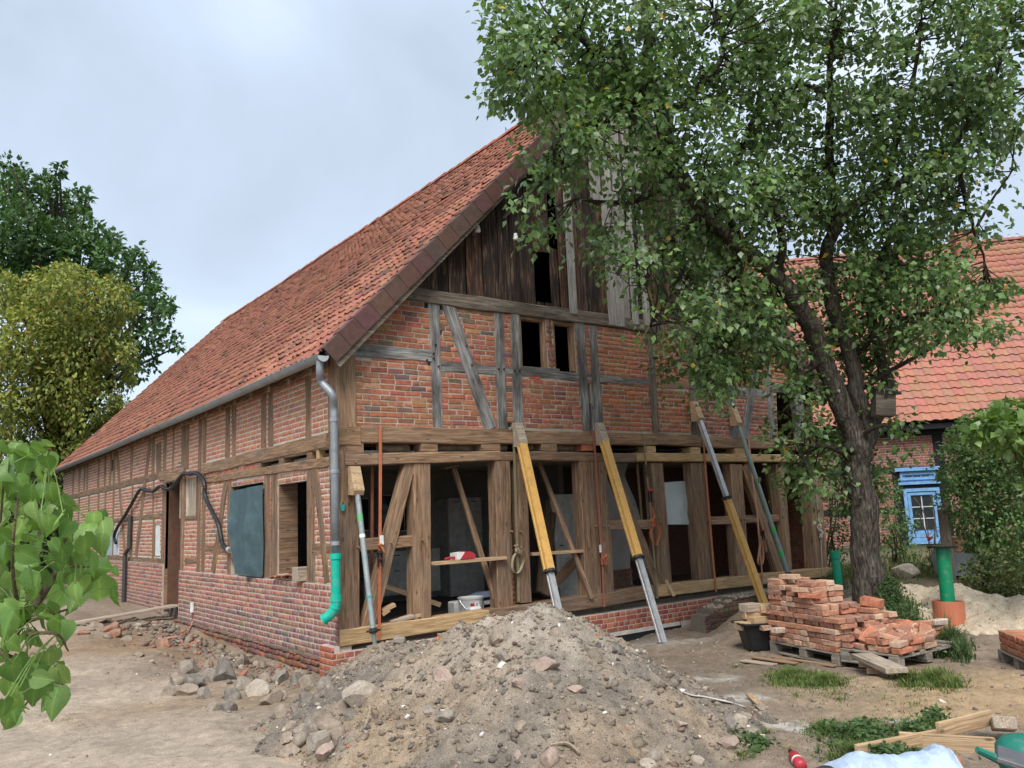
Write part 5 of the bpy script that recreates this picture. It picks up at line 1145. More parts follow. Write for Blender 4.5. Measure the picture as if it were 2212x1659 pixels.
t, o_ = strap('pale rope with a big knot tied at the end corner post', [c6(*p) for p in ((1888, 340), (1915, 560), (1938, 740), (1945, 900), (1955, 1080))], ROPE, Y=-.05, w=.032)
for q, r in ((c6(1935, 745), .055), (c6(1945, 790), .05)): knot(t, o_, q, (.55, .48, .41), r)

# ---- shelves, leaning planks and things inside the bays
def gp3(cr_, x, y, Y): a = gab(*cr_(x, y), Y); return np.array((a[0], Y, a[1]))
board('shelf_plank', gp3(c5, 772, 993, .02), gp3(c5, 1268, 953, .02), .2, .045, M_PINE, 'pine plank laid as a shelf across the second bay with a dustpan on it', 'plank', 'shelf planks in the bays'); board('shelf_plank', gp3(c5, 1452, 928, .1), gp3(c6, 342, 902, .1), .16, .045, M_PINE, 'bare pine plank across the bay of the first yellow prop', 'plank', 'shelf planks in the bays')
t_ = board('leaning_plank', gp3(c5, 1228, 1290, .1), gp3(c5, 926, 335, .55), .075, .05, M_OAKL, 'long lath leaning in the second bay under a small head board', 'plank', 'laths leaning in the bays', up=(0, -1, 0)); board('head_board', gp3(c5, 850, 335, .56), gp3(c5, 942, 318, .56), .16, .03, M_OAK, 'short head board wedged under the ceiling by the leaning lath', 'board')
board('leaning_plank', gp3(c6, 358, 1235, -.06), gp3(c6, -10, 290, .5), .075, .05, M_OAKL, 'long lath leaning behind the first yellow prop', 'plank', 'laths leaning in the bays', up=(0, -1, 0))
board('leaning_plank', gp3(c6, 928, 1218, -.12), gp3(c6, 790, 960, .2), .06, .03, M_PINE, 'short clean lath leaning over the sill below the orange loop', 'plank', 'laths leaning in the bays', up=(0, -1, 0))
board('beam', gp3(c6, 20, 1205, .9), gp3(c6, 75, 570, 1.5), .26, .06, M_OAK, 'broad dark board standing inside the bay of the first yellow prop', 'board', up=(0, -1, 0)); board('beam', gp3(c6, 60, 1180, 1.0), gp3(c6, 260, 960, 1.2), .16, .08, M_OAKL, 'slanting oak beam lying inside before the grey panel door', 'beam', up=(0, -1, 0))
board('batten', gp3(c5, 450, 1150, 1.0), gp3(c5, 835, 1280, .6), .07, .03, M_PINE, 'thin batten slanting over the floor of the corner bay', 'batten', up=(0, -1, 0))
for x0, y0, x1, y1, lb in ((425, 1320, 515, 1275, 'short lath end lying inside the corner bay'), (430, 1345, 480, 1310, 'wedge of oak below the lath end in the corner bay'), (480, 1400, 640, 1355, 'splintered grey slat on the new sill'), (615, 1365, 690, 1345, 'oak offcut on the new sill beside the second post')): board('offcut', gp3(c5, x0, y0, .08), gp3(c5, x1, y1, .04), .12, .05, M_DIRTY if 'grey' in lb else M_PINE, lb, 'wood offcut')
a = gp3(c5, 965, 962, .02); t = thing('dustpan', 'red and white dustpan with a red brush lying on the shelf plank', 'dustpan', a); m_ = MB(); m_.prism([(-.10, 0), (.04, 0), (.05, .10), (-.10, .09)], lambda u, v, d: (u, d, v), -.09, .09, (.72, .71, .7)); m_.build('pan', M_WHITE, t)
m_ = MB(); m_.prism([(-.05, .0), (.2, .0), (.21, .05), (.14, .10), (.04, .105)], lambda u, v, d: (u, d, v), -.105, .085, (.6, .05, .09)); m_.build('hood', M_RED, t); m_ = MB(); m_.tube([(-.26, -.02, .02), (-.18, -.02, .03), (-.08, -.03, .03)], .018, 8, (.55, .04, .06)); m_.build('handle', M_RED, t)
def lath(name, label, cat, p, prof, m, col, extra=None): t = thing(name, label, cat, p); q = MB(); q.lathe(prof, n=22, col=col); q.build('body', m, t, smooth=False); return t
b = gp3(c5, 1045, 1300, .55); b[2] = -.02; t = lath('bucket', 'big white plastic bucket on the floor inside the second bay', 'bucket', b, [(0, 0), (.15, 0), (.19, .34), (.2, .34), (.2, .36), (.175, .36), (.14, .03)], M_WHITE, (.72, .72, .7)); m_ = MB(); m_.tube([(.2*math.cos(a), -.2*math.sin(a)*.8, .33-.2*math.sin(a)) for a in np.linspace(0, 3.14, 12)], .005, 5); m_.build('handle', M_STEEL, t)
b = gp3(c5, 960, 1300, .75); b[2] = -.02; m_ = MB(); m_.bbox(-.14, .14, -.1, .1, 0, .3, .02, (.66, .66, .64)); tag(m_.build('tub', M_WHITE, M=Matrix.Translation(b)), 'squarish white tub behind the big white bucket', 'tub')
b = gp3(c5, 1068, 1318, .3); b[2] = -.02; t = thing('canister', 'white canister with a red cap in front of the big bucket', 'canister', b); m_ = MB(); m_.bbox(-.1, .1, -.07, .07, 0, .25, .03, (.68, .68, .66)); m_.build('body', M_WHITE, t); m_ = MB(); m_.tube([(-.03, 0, .25), (-.03, 0, .29)], .03, 12); m_.build('cap', M_RED, t); m_ = MB(); m_.tube([(0, 0, .25), (.02, 0, .3), (.07, 0, .3), (.085, 0, .25)], .014, 8, (.68, .68, .66)); m_.build('handle', M_WHITE, t)
for i in range(4):
    b = gp3(c5, 1165, 1300, .8); m_ = MB(); nn = 12; vs = []; fs = []
    for j in range(nn+1):
        for k in range(nn+1): u, v = j/nn*2-1, k/nn*2-1; h = .07*(1-u**4)*(1-v**4)+.012*float(fbm(u*3+i, v*3, 3, 4)); vs.append((u*.3, v*.2, h))
    for j in range(nn):
        for k in range(nn): q = j*(nn+1)+k; fs.append((q, q+nn+1, q+nn+2, q+1))
    m_.add(vs, fs, (.42, .44, .47) if i % 2 == 0 else (.16, .20, .30)); tag(m_.build('cement_bag', M_CLOTH, smooth=True, M=Matrix.Translation((b[0]+random.uniform(-.04, .04), b[1], .0+.1*i))@Matrix.Rotation(random.uniform(-.15, .15), 4, 'Z')), ['lowest grey bag of the bag pile behind the white bucket', 'dark blue bag second from the bottom of the bag pile', 'pale grey bag second from the top of the bag pile', 'dark blue bag topmost of the bag pile'][i], 'bag', 'cement bags inside the second bay')
# kitchen fitments left inside
def cabinet(x0, x1, y, z0, z1, n, label, drawers=False, glass=False):
    t = thing('kitchen_cabinet', label, 'cabinet', (x0, y, z0)); m_ = MB(); m_.bbox(0, x1-x0, 0, .5, 0, z1-z0, .005); m_.build('carcass', M_KITCH, t, col=False)
    for i in range(n):
        w = (x1-x0)/n; a = i*w+.012; b = (i+1)*w-.012; rows = [(0.02, (z1-z0)*.62), ((z1-z0)*.65, z1-z0-.02)] if drawers else [(.02, z1-z0-.02)]
        for r0, r1 in rows:
            m_ = MB(); m_.bbox(a, b, -.02, -.001, r0, r1, .004); d_ = m_.build('door', M_GLASS if glass else M_KITCH, t, col=False); m_ = MB(); m_.tube([((a+b)/2-.06, -.03, r1-.06), ((a+b)/2+.06, -.03, r1-.06)], .008, 6); m_.build('handle', M_IRON, d_, col=False)
            if not glass: m_ = MB(); m_.bbox(a+.05, b-.05, -.026, -.019, r0+.05, r1-.1, .003); m_.build('panel', M_KITCH, d_, col=False)
cabinet(2.0, 3.9, 3.85, .15, .95, 3, 'long low kitchen unit with drawers at the back of the dark room', True); cabinet(.9, 1.75, 3.85, .0, 2.0, 2, 'tall pale kitchen cupboard behind the corner bay'); cabinet(2.1, 2.5, 4.05, 1.35, 1.95, 1, 'small hanging cupboard with dark glass', False, True); cabinet(2.75, 3.75, 4.05, 1.3, 2.0, 2, 'wide hanging cupboard with dark glass over the long low unit', False, True)
cabinet(4.15, 4.95, 3.9, .0, 1.9, 2, 'tall pale cupboard behind the third bay')
A = gp3(c6, 145, 1195, 1.3); t = thing('panel_door', 'grey painted panel door leaning inside behind the first yellow prop', 'door', (A[0], 1.3, .0)); m_ = MB(); m_.bbox(0, .85, 0, .04, 0, 1.85, .004); m_.build('leaf', M_KITCH, t, col=False)
for z0, z1 in ((.1, .6), (.72, 1.1), (1.2, 1.75)):
    for x0, x1 in ((.08, .39), (.46, .77)): m_ = MB(); m_.bbox(x0, x1, -.012, -.001, z0, z1, .008); m_.build('panel', M_KITCH, t, col=False)
m_ = MB(); m_.tube([(.06, -.05, .95), (.14, -.05, .95)], .01, 6); m_.build('handle', M_IRON, t, col=False); t.rotation_euler = (-.07, 0, .1)
# pale plastic sheet pinned behind the sixth bay
q = [gp3(c6, x, y, .16) for x, y in ((858, 432), (1036, 418), (1062, 722), (876, 722))]; vs = []; fs = []
for j in range(13):
    for i in range(11): u, v = i/10, j/12; p = (q[0]*(1-u)+q[1]*u)*(1-v)+(q[3]*(1-u)+q[2]*u)*v; vs.append((p[0], p[1]+.03*float(fbm(u*3, v*4, 3, 3)), p[2]))
for j in range(12):
    for i in range(10): a = j*11+i; fs.append((a, a+1, a+12, a+11))
m_ = MB(); m_.add(vs, fs); tag(m_.build('plastic_sheet', M_SHEET, smooth=True), 'pale bluish plastic sheet pinned up inside the sixth bay', 'plastic sheet')
board('slat', gp3(c6, 672, 300, .5), gp3(c6, 705, 700, .5), .05, .02, M_PINE, 'thin upright slat inside the bay of the second yellow prop', 'slat', up=(0, -1, 0)); board('standing_prop', gp3(c6, 1560, 300, .9), gp3(c6, 1632, 780, .9), .09, .07, M_FRESH, 'yellowish upright prop inside the bay of the green grey prop', 'prop', up=(0, -1, 0))
board('window_stile', gp3(c6, 1318, 720, 1.2), gp3(c6, 1335, 1060, 1.2), .09, .05, M_DIRTY, 'pale stile of a leaning old frame inside the seventh bay', 'frame', up=(0, -1, 0))
# ================================================================ OLD WALL STUB IN FRONT OF THE PLINTH
def emit_bricks(limit, parent):
    BRK.sort(key=lambda b: -b[0])
    for ar, vs, fs, c, par in BRK[:limit]: m_ = MB(); m_.add(vs, fs, c); m_.build('brick', M_BRICK, par)
    r = BRK[limit:]
    if r:
        V = np.array([b[1] for b in r]); F = np.array([b[2] for b in r])+12*np.arange(len(r))[:, None, None]
        tag(np_mesh('brick', V.reshape(-1, 3), F.reshape(-1, 4), M_BRICK, parent=parent, col=np.repeat(np.array([b[3] for b in r]), 12, 0)), kind='stuff')
    BRK.clear()
BRK.clear(); stub = thing('old_wall_stub', 'stump of old mossy brick foundation wall in front of the new plinth', 'wall', (6.2, -.75, -.4)); stub.location = (0, 0, 0)
tb_ = TB['g']; TB['g'] = []
def stop(z): t = (z+.42)/.40; return 6.05+max(0, t-.45)*1.5
brickwork('g', 'core', -.62, -.02, lambda z: stop(z), lambda z: 8.35-.5*max(0, z+.15), [], .78, .76, lambda u, z: vary((.17, .115, .085), .25) if z > -.27 else vary((.10, .058, .048), .2), (.19, .165, .13), joint=.016, jit=.008, thick=.3, parent=stub, header=lambda k: k % 3 == 2)
TB['g'] = tb_; emit_bricks(200, stub)
V = []; n_ = 700; x = RNG.uniform(6.4, 8.3, n_); P_ = np.stack([x, -.78+RNG.uniform(0, .32, n_), np.full(n_, -.03)-.25*np.clip(6.9-x, 0, 1)], 1); pebbles('mortar_crumbs', P_, RNG.uniform(.01, .045, n_), np.tile(np.array([(.40, .34, .27)]), (n_, 1))*RNG.uniform(.7, 1.2, (n_, 1)), M_STONE, parent=stub)['kind'] = 'stuff'
# ================================================================ NEIGHBOURING HOUSE
HO = np.array([*gnd(1972, 1180, 0.0), 0.0]); HR = np.array([.667, -.745, 0]); HN = np.array([-.745, -.667, 0])
TW['h'] = lambda u, n, z: tuple(HO+HR*u+HN*n+np.array([0, 0, z])); TB['h'] = []
def hs(x, y, off=0.0):
    """picture point on the house front moved `off` outwards (as gab/sid: negative = outwards)"""
    off = -off; r = ray(x, y); O = HO+HN*off; t = ((O-CAM)@HN)/(r@HN); p = CAM+r*t-O; return float(p@HR), float(p[2])
PL['h'] = hs
house = thing('neighbouring_farmhouse', 'brick farmhouse with black timbers, wavy red roof and blue door beyond the yard', 'house', HO)
house.location = (0, 0, 0)
H = lambda *a, **k: timber(a[0], 'h', *a[1:], parent=house, rough=.4, **k)
ez = hs(2000, 925)[1]-.12
a = hs(*cn(1178, 375)); b = hs(*cn(1202, 640)); H('post', (b[0], -.1), (a[0], ez), .3, .3, M_BLACKT)
dl = hs(*cn(945, 1000))[0]; dr_ = hs(*cn(1222, 1000))[0]; zt2 = hs(*cn(1060, 815))[1]; zr2 = hs(*cn(835, 682))[1]
for s_ in (dl-.14, dr_+.16): H('post', (s_, -.1), (s_, zr2), .24, .24, M_BLACKT)
for s_ in (-6.3, -4.7, -3.0, dr_+2.2, dr_+4.2): H('post', (s_, -.1), (s_, ez), .22, .22, M_BLACKT)
H('rail', (-6.4, zr2), (dl-.05, zr2), .2, .2, M_BLACKT, n0=.003); H('rail', (dr_+.1, zr2), (7, zr2), .2, .2, M_BLACKT, n0=.003); H('wall_plate', (-6.4, ez+.02), (7, ez+.02), .26, .26, M_BLACKT, n0=.01); zl = hs(*cn(890, 982))[1]; H('rail', (-6.4, zl), (dl-.2, zl), .18, .18, M_BLACKT, n0=.002); H('rail', (dl-.1, zt2+.08), (dr_+.1, zt2+.08), .16, .16, M_BLACKT, n0=.002)
DOOR = lambda z: (dl-.05, dr_+.06) if z < zr2+.05 else None
brickwork('h', 'wall', -.2, ez, lambda z: -6.5, lambda z: 7.2, [DOOR], -.012, -.02, lambda u, z: vary((.30, .115, .085) if random.random() < .8 else (.17, .10, .085), .12), (.42, .37, .33), joint=.014, parent=house, jit=.001)
emit_bricks(300, house)
def hb(name, m, u0, u1, z0, z1, n0, n1, parent, col=(1, 1, 1)): m_ = MB(); m_.box(u0, u1, n0, n1, z0, z1, col, T=lambda p: TW['h'](p[0], p[1], p[2])); return m_.build(name, m, parent)
hb('wall_core', M_DARKW, -6.5, 7.2, -.2, ez, -9.8, -.16, house); 
# door with transom light
tr0 = hs(*cn(930, 795)); tr1 = hs(*cn(1190, 680)); d0 = hs(*cn(990, 1240))[1]; d1 = zt2
dw = dr_-dl
fr = hb('door_frame', M_BLUE, dl, dr_, d0, d1, -.12, -.09, house)
def frame_of(u0, u1, z0, z1, w, n0, n1, parent, name='frame'):
    m_ = MB(); T = lambda p: TW['h'](p[0], p[1], p[2])
    m_.box(u0, u0+w, n0, n1, z0, z1, T=T); m_.box(u1-w, u1, n0, n1, z0, z1, T=T); m_.box(u0+w, u1-w, n0, n1, z1-w, z1-.001, T=T); m_.box(u0+w, u1-w, n0, n1, z0+.001, z0+w, T=T); return m_.build(name, M_BLUE, parent)
frame_of(dl, dr_, d0, d1, .10, -.088, .03, fr, 'casing'); frame_of(dl+.12, dr_-.12, d0+.1, d1-.12, .09, -.088, .0, fr, 'leaf')
gl0, gl1, gz0, gz1 = dl+.22, dr_-.22, d0+.42, d1-.22
hb('panel', M_BLUE, dl+.24, dr_-.24, d0+.2, gz0-.06, -.087, -.02, fr)
for i in range(2):
    for j in range(3): w_ = (gl1-gl0)/2; h_ = (gz1-gz0)/3; hb('pane', M_GLASS, gl0+i*w_+.012, gl0+(i+1)*w_-.012, gz0+j*h_+.012, gz0+(j+1)*h_-.012, -.088, -.07, fr)
hb('mullion', M_CLOTH, (gl0+gl1)/2-.014, (gl0+gl1)/2+.014, gz0, gz1, -.069, -.05, fr, (.55, .6, .66))
for j in (1, 2): hb('glazing_bar', M_CLOTH, gl0, gl1, gz0+(gz1-gz0)*j/3-.014, gz0+(gz1-gz0)*j/3+.014, -.067, -.051, fr, (.55, .6, .66))
tl = hb('transom', M_BLUE, dl-.1, dr_+.02, d1+.16, zr2-.02, -.12, -.02, house); frame_of(dl-.04, dr_-.04, d1+.26, zr2-.1, .07, -.02, .03, tl); hb('cornice', M_BLUE, dl-.2, dr_+.06, zr2-.05, zr2+.06, -.05, .12, tl); hb('ledge', M_BLUE, dl-.12, dr_+.04, d1+.12, d1+.2, -.05, .08, tl)
for k in range(3): a_ = dl+.12+k*(dw-.3)/3; hb('pane', M_GLASS, a_, a_+(dw-.3)/3-.06, d1+.36, zr2-.2, -.019, -.008, tl)
hb('plinth', M_CONC, -6.5, 7.2, -.4, .0, -.1, .04, house)
# roof
E0 = np.array([.5, hs(2000, 911, -.5)[1]]); RD = 5.0; zR = hs(2150, 523, RD)[1]; HS = (zR-E0[1])/(RD+.5); hc, hsn = 1/math.hypot(1, HS), HS/math.hypot(1, HS)
HL = math.hypot(RD+.5, zR-E0[1])
def hroof(u, s, h): return TW['h'](u, .5-s*hc+h*hsn, E0[1]+s*hsn+h*hc)
UL, UR = -7.0, 7.6
m_ = MB(); m_.add([hroof(UL, 0, -.03), hroof(UR, 0, -.03), hroof(UR, HL, -.03), hroof(UL, HL, -.03), TW['h'](UL, -10.5, E0[1]), TW['h'](UR, -10.5, E0[1])], [(0, 1, 2, 3), (3, 2, 5, 4), (0, 3, 4), (1, 5, 2)]); hr_ = m_.build('roof', M_DARKW, house)
hb('eave_board', M_BLACKT, UL, UR, E0[1]-.22, E0[1]-.05, .3, .42, house)
HP = [(0, .012), (.04, .03), (.085, .042), (.13, .034), (.18, .012), (.24, .002), (.302, .012)]
TL = []; s = 0.0
while s < HL-.1:
    u = UL+.05
    while u < UR-.1:
        jz = random.gauss(0, .004); js = random.gauss(0, .006); vs = [hroof(u+a, s+ds+js, h*1.25+hh+.01+jz) for ds, hh in ((.41, -.012), (0, .028), (0, .004)) for a, h in HP]
        q = proj(vs[10]); TL.append((-q[2] if q[0] < 2212 and q[1] > 480 and q[0] > 1650 else -99, vs, vary((.37, .165, .115), .1))); u += .3
    s += .335
TL.sort(key=lambda t: -t[0])
for d, v, c in TL[:300]: m_ = MB(); m_.add(v, TF, c); m_.build('roof_tile', M_NTILE, hr_)
r_ = TL[300:]; V = np.array([t[1] for t in r_]); F = np.array(TF)[None]+21*np.arange(len(r_))[:, None, None]; tag(np_mesh('roof_tile', V.reshape(-1, 3), F.reshape(-1, 4), M_NTILE, parent=hr_, col=np.repeat(np.array([t[2] for t in r_]), 21, 0)), kind='stuff')
u = UL
while u < UR:
    m_ = MB(); T = lambda a, r: TW['h'](0, 0, 0); vs = []; n = 7
    for e_, r in ((0, .13), (.43, .115)):
        for k in range(n): an = math.pi*k/(n-1); vs.append(TW['h'](u+e_, -RD+r*1.2*math.cos(an), zR+.0+r*math.sin(an)))
    m_.add(vs, [(k, k+1, n+k+1, n+k) for k in range(n-1)], vary((.33, .13, .10), .08)); m_.build('ridge_tile', M_NTILE, hr_); u += .4
cu = hs(2085, 545, RD-.3); cz = hs(2085, 503, RD-.3)[1]; hb('chimney', M_MORTAR, cu[0]-.38, cu[0]+.38, zR-1.4, cz, -RD-.1, -RD+.65, hr_, (.36, .28, .24)); mbc = MB()
k = 0; z = zR-1.4
while z < cz-.03:
    u = cu[0]-.39-(.12 if k % 2 else 0)
    while u < cu[0]+.38:
        l = .24; a_, b_ = max(u, cu[0]-.39), min(u+l-.014, cu[0]+.39); u += l
        if b_-a_ > .04: mbc.box(a_, b_, -RD+.6, -RD+.66, z+.006, z+.066, vary((.42, .18, .12), .15), T=lambda p: TW['h'](p[0], p[1], p[2]))
    v_ = -RD-.1
    while v_ < -RD+.6: mbc.box(cu[0]-.39, cu[0]-.30, v_, min(v_+.226, -RD+.6), z+.006, z+.066, vary((.42, .18, .12), .15), T=lambda p: TW['h'](p[0], p[1], p[2])); v_ += .24
    z += .0775; k += 1
tag(mbc.build('brick', M_BRICK, hr_), kind='stuff'); hb('chimney_cap', M_CONC, cu[0]-.42, cu[0]+.42, cz, cz+.05, -RD-.13, -RD+.69, hr_)

# ================================================================ BRICKS ON PALLETS
def rotz(a): return Matrix.Rotation(a, 4, 'Z')
BM = []
for k in range(10):
    m_ = MB(); m_.bbox(-.12, .12, -.057, .057, -.031, .031, .006); me = m_.v
    m_.v = [(x+random.gauss(0, .0035), y+random.gauss(0, .003), z+random.gauss(0, .002)) for x, y, z in m_.v]; c = [(.44, .22, .14), (.48, .275, .185), (.38, .185, .125), (.53, .34, .235), (.35, .205, .15), (.45, .29, .20), (.54, .37, .27), (.32, .165, .12), (.46, .185, .11), (.56, .46, .37)][k]
    m_.c = [tuple(np.array(c)*(.86+.28*random.random())) for _ in m_.v]; o = m_.build('brick', M_BRICK); BM.append(o.data); bpy.data.objects.remove(o)
def put_brick(M, label, group, kind=None, half=1.0, name='brick'):
    o = bpy.data.objects.new(name, BM[kind if kind is not None else random.choice((0, 1, 2, 3, 4, 5, 7, 8, 0, 2, 6))]); COL.objects.link(o); o.matrix_basis = M@Matrix.Diagonal((half, 1, 1, 1)); return tag(o, label, 'brick', group)
def pallet(label, O, X, Y, lx, ly):
    ang = math.atan2(X[1], X[0]); t = thing('pallet', label, 'pallet', O, 'wooden pallets under the bricks', M=Matrix.Translation(O)@rotz(ang)); sgn = 1
    for i in range(3):
        for j in range(3): m_ = MB(); x = (lx-.12)*i/2; y = (ly-.12)*j/2; m_.bbox(x, x+.12, y, y+.12, .022, .1, .004); m_.build('block', M_GREYP, t, col=False)
        m_ = MB(); x = (lx-.1)*i/2; m_.bbox(.0, lx, (ly-.1)*i/2, (ly-.1)*i/2+.1, 0, .021, .003); m_.build('runner', M_GREYP, t, col=False)
        m_ = MB(); m_.bbox((lx-.11)*i/2, (lx-.11)*i/2+.11, 0, ly, .1, .122, .003); m_.build('stringer', M_GREYP, t, col=False)
    n = 6
    for i in range(n): m_ = MB(); y = (ly-.1)*i/(n-1); m_.bbox(0, lx, y, y+.1, .1225, .144, .003); m_.build('deck_board', M_GREYP, t, col=False)
    return t
M_GREYP = wood_mat('pallet_wood', (.16, .13, .10), (.28, .245, .20), (.40, .36, .31), (.14, .12, .1), .5, crack=.3)
A = hit(1813, 1441, gh); B = hit(1664, 1408, gh); X = (A-B)*np.array([1, 1, 0]); WF = np.linalg.norm(X); X /= WF; Y = np.array([-X[1], X[0], 0])
if Y@FW < 0: Y = -Y
O = B.copy(); O[2] = (A[2]+B[2])/2
angX = math.atan2(X[1], X[0]); print('stack width', WF, 'O', O, 'depth', (O-CAM)@FW)
pallet('grey pallet carrying the tall brick stack', O-X*.0, X, Y, WF, .8)
TS = 'bricks of the tall reclaimed stack'
def W3(x, y, z): return O+X*x+Y*y+np.array([0, 0, z])
ch_ = .0645; placed = []
hts = []
for c in range(12):
    if c < 4: x0, x1, D = .0, WF, .76
    elif c < 6: x0, x1, D = -.03, WF+.05, .70
    elif c < 8: x0, x1, D = .05, WF*.84, .56
    else: x0, x1, D = .05, WF*.72, .5
    along = c % 2 == 1; bl, bw = (.245, .122)
    sx, sy = (bl, bw) if along else (bw, bl)
    nx = int((x1-x0+.03)/sx); ny = max(1, int((D+.03)/sy))
    for i in range(nx):
        for j in range(ny):
            nxt = c == 11 or (c in (3, 5, 7) and (i == nx-1 or j >= ny-1-(0 if along else 0) or i == 0))
            if not (j == 0 or i == 0 or i == nx-1 or nxt or j == ny-1): continue
            if j == ny-1 and not (i == nx-1 or nxt): continue
            if c == 11 and random.random() < .45: continue
            x = x0+(i+.5)*(x1-x0)/nx+random.gauss(0, .006); y = (j+.5)*D/ny+random.gauss(0, .007)-(.01 if j == 0 and random.random() < .3 else 0)
            placed.append((i, j, x, y, .146+.034+c*ch_, (0 if along else math.pi/2)+random.gauss(0, .035), 1.0 if random.random() < .88 else random.uniform(.55, .9), c))
ORD = 'first second third fourth fifth sixth seventh eighth ninth tenth eleventh twelfth'.split()
def spot(c, i, j): return f"{ORD[c]} course up, {ORD[i]} brick from the tub end"+('' if j == 0 else f", {ORD[j]} row behind the front")
for i, j, x, y, z, a, hf, c in placed: put_brick(Matrix.Translation(W3(x, y, z))@rotz(angX+a)@Matrix.Rotation(random.gauss(0, .012), 4, 'X'), 'tall stack, '+spot(c, i, j), TS, half=hf)
top = .146+.034+11*ch_
for x, y, a, k, dz, lb in ((.36, .12, .35, 3, ch_, 'pale whole brick lying askew on the very top of the tall stack'), (.55, .20, .1, 4, 0.0, 'brownish brick topmost at the outer corner of the tall stack'), (.13, .14, .2, 2, 0.0, 'dark red brick on top of the tall stack towards the gable'), (WF*.58, .02, .42, 3, -ch_*1, 'clean pale brick jutting out high on the front of the tall stack'), (WF*.66, .03, .3, 8, -2*ch_, 'red brick jutting out two courses below the clean pale one')):
    put_brick(Matrix.Translation(W3(x, y, top+dz))@rotz(angX+a), lb, TS, k)
put_brick(Matrix.Translation(W3(.27, -.012, .146+.034+2.0*ch_))@rotz(angX+math.pi/2), 'brick with a whitewashed end low in the front of the tall stack', TS, 9); o = put_brick(Matrix.Translation(W3(.02, -.02, .146+.034+2*ch_))@rotz(angX+1.4), 'grey cut stone sticking out low at the gable end of the tall stack', TS, 5, .8)
# lower rows beside the tower, stepping down away from it
step_h = [7, 7, 6, 5, 5]
for i in range(5):
    for c in range(step_h[i]):
        if c == step_h[i]-1 and i > 0 and random.random() < .3: continue
        for j in range(2):
            put_brick(Matrix.Translation(W3(WF-.13-.25*j+random.gauss(0, .01), .64+i*.127+random.gauss(0, .007), .146+.034+c*ch_))@rotz(angX+random.gauss(0, .05)), f'brick of the stepped part, {ORD[c]} course up, {ORD[i]} place behind the tall stack'+(', inner row' if j else ''), 'bricks stepped down beside the tall stack', half=random.choice((1, 1, 1, .75)))
put_brick(Matrix.Translation(W3(WF-.12, .70, .146+7*ch_+.055))@rotz(angX+.3)@Matrix.Rotation(.1, 4, 'Y')@Matrix.Diagonal((1, 1.1, 1.7, 1)), 'big orange clay block on top of the lower stepped part', 'bricks stepped down beside the tall stack', 8); put_brick(Matrix.Translation(W3(WF-.36, .72, .146+.034+5*ch_))@rotz(angX+1.2), 'dark red brick standing behind the big orange clay block', 'bricks stepped down beside the tall stack', 7)
for i in range(2): put_brick(Matrix.Translation(W3(WF-.05+.02*i, 1.36+.25*i, .034+5*ch_))@rotz(angX+1.5+.15*i), ['red brick at the back row before the weeds', 'pale half brick ending the back row before the weeds'][i], 'back row bricks', (0, 9)[i])
for c in range(5):
    for i in range(2): put_brick(Matrix.Translation(W3(WF-.05, 1.36+.25*i+random.gauss(0, .01), .034+c*ch_+.146*0))@rotz(angX+math.pi/2+random.gauss(0, .06)), f'{ORD[c]} course brick in the '+('nearer' if i == 0 else 'outer')+' pile of the back row by the weeds', 'back row bricks')
# second pallet: tumbled heap
A2 = hit(*cq(1285, 800), gh); X2 = (A2-A)*np.array([1, 1, 0]); W2_ = np.linalg.norm(X2); X2 /= W2_; C2 = hit(*cq(1735, 668), gh); Y2 = (C2-A2)*np.array([1, 1, 0]); L2 = np.linalg.norm(Y2); Y2 /= L2; O2 = A+X2*.03; O2[2] = gh(*A2[:2])
print('heap pallet', W2_, L2, 'angle', math.degrees(math.acos(X2@Y2)))
Y2 = np.array([-X2[1], X2[0], 0]); Y2 = Y2 if Y2@FW > 0 else -Y2; a2 = math.atan2(X2[1], X2[0]); L2 = min(max(L2, .8), 1.2)
pallet('grey pallet under the tumbled brick heap with its bare end sticking out', O2, X2, Y2, W2_, L2)
def W32(x, y, z): return O2+X2*x+Y2*y+np.array([0, 0, z])
TH = 'bricks of the tumbled heap'; heap_lb = 'broken reclaimed brick in the tumbled heap on the low pallet'
for c in range(2):
    nx = int(W2_/.13)
    for i in range(nx):
        for j in range(int((L2-.25)/.25)):
            if c and random.random() < .15: continue
            put_brick(Matrix.Translation(W32(.07+i*(W2_-.12)/max(1, nx-1)+random.gauss(0, .012), .13+j*.25+random.gauss(0, .012), .18+c*.069))@rotz(a2+math.pi/2+random.gauss(0, .14))@Matrix.Rotation(random.gauss(0, .05), 4, 'X'), f'laid brick under the tumbled heap, {ORD[c]} layer, {ORD[i]} along, {ORD[j]} row back', TH, half=random.choice((1, .6, .75, .9)))
for i in range(38):
    u, v = random.random(), random.random(); h = .27+.13*max(0, 1-abs(u-.45)*2.2)*max(0, 1-abs(v-.45)*1.8)*random.uniform(.4, 1.1)
    put_brick(Matrix.Translation(W32(.08+u*(W2_-.15), .1+v*(L2-.35), h))@rotz(random.uniform(0, 6.3))@Matrix.Rotation(random.gauss(0, .45), 4, 'X')@Matrix.Rotation(random.gauss(0, .45), 4, 'Y'), heap_lb, TH, half=random.choice((1, .8, .6, .95)))
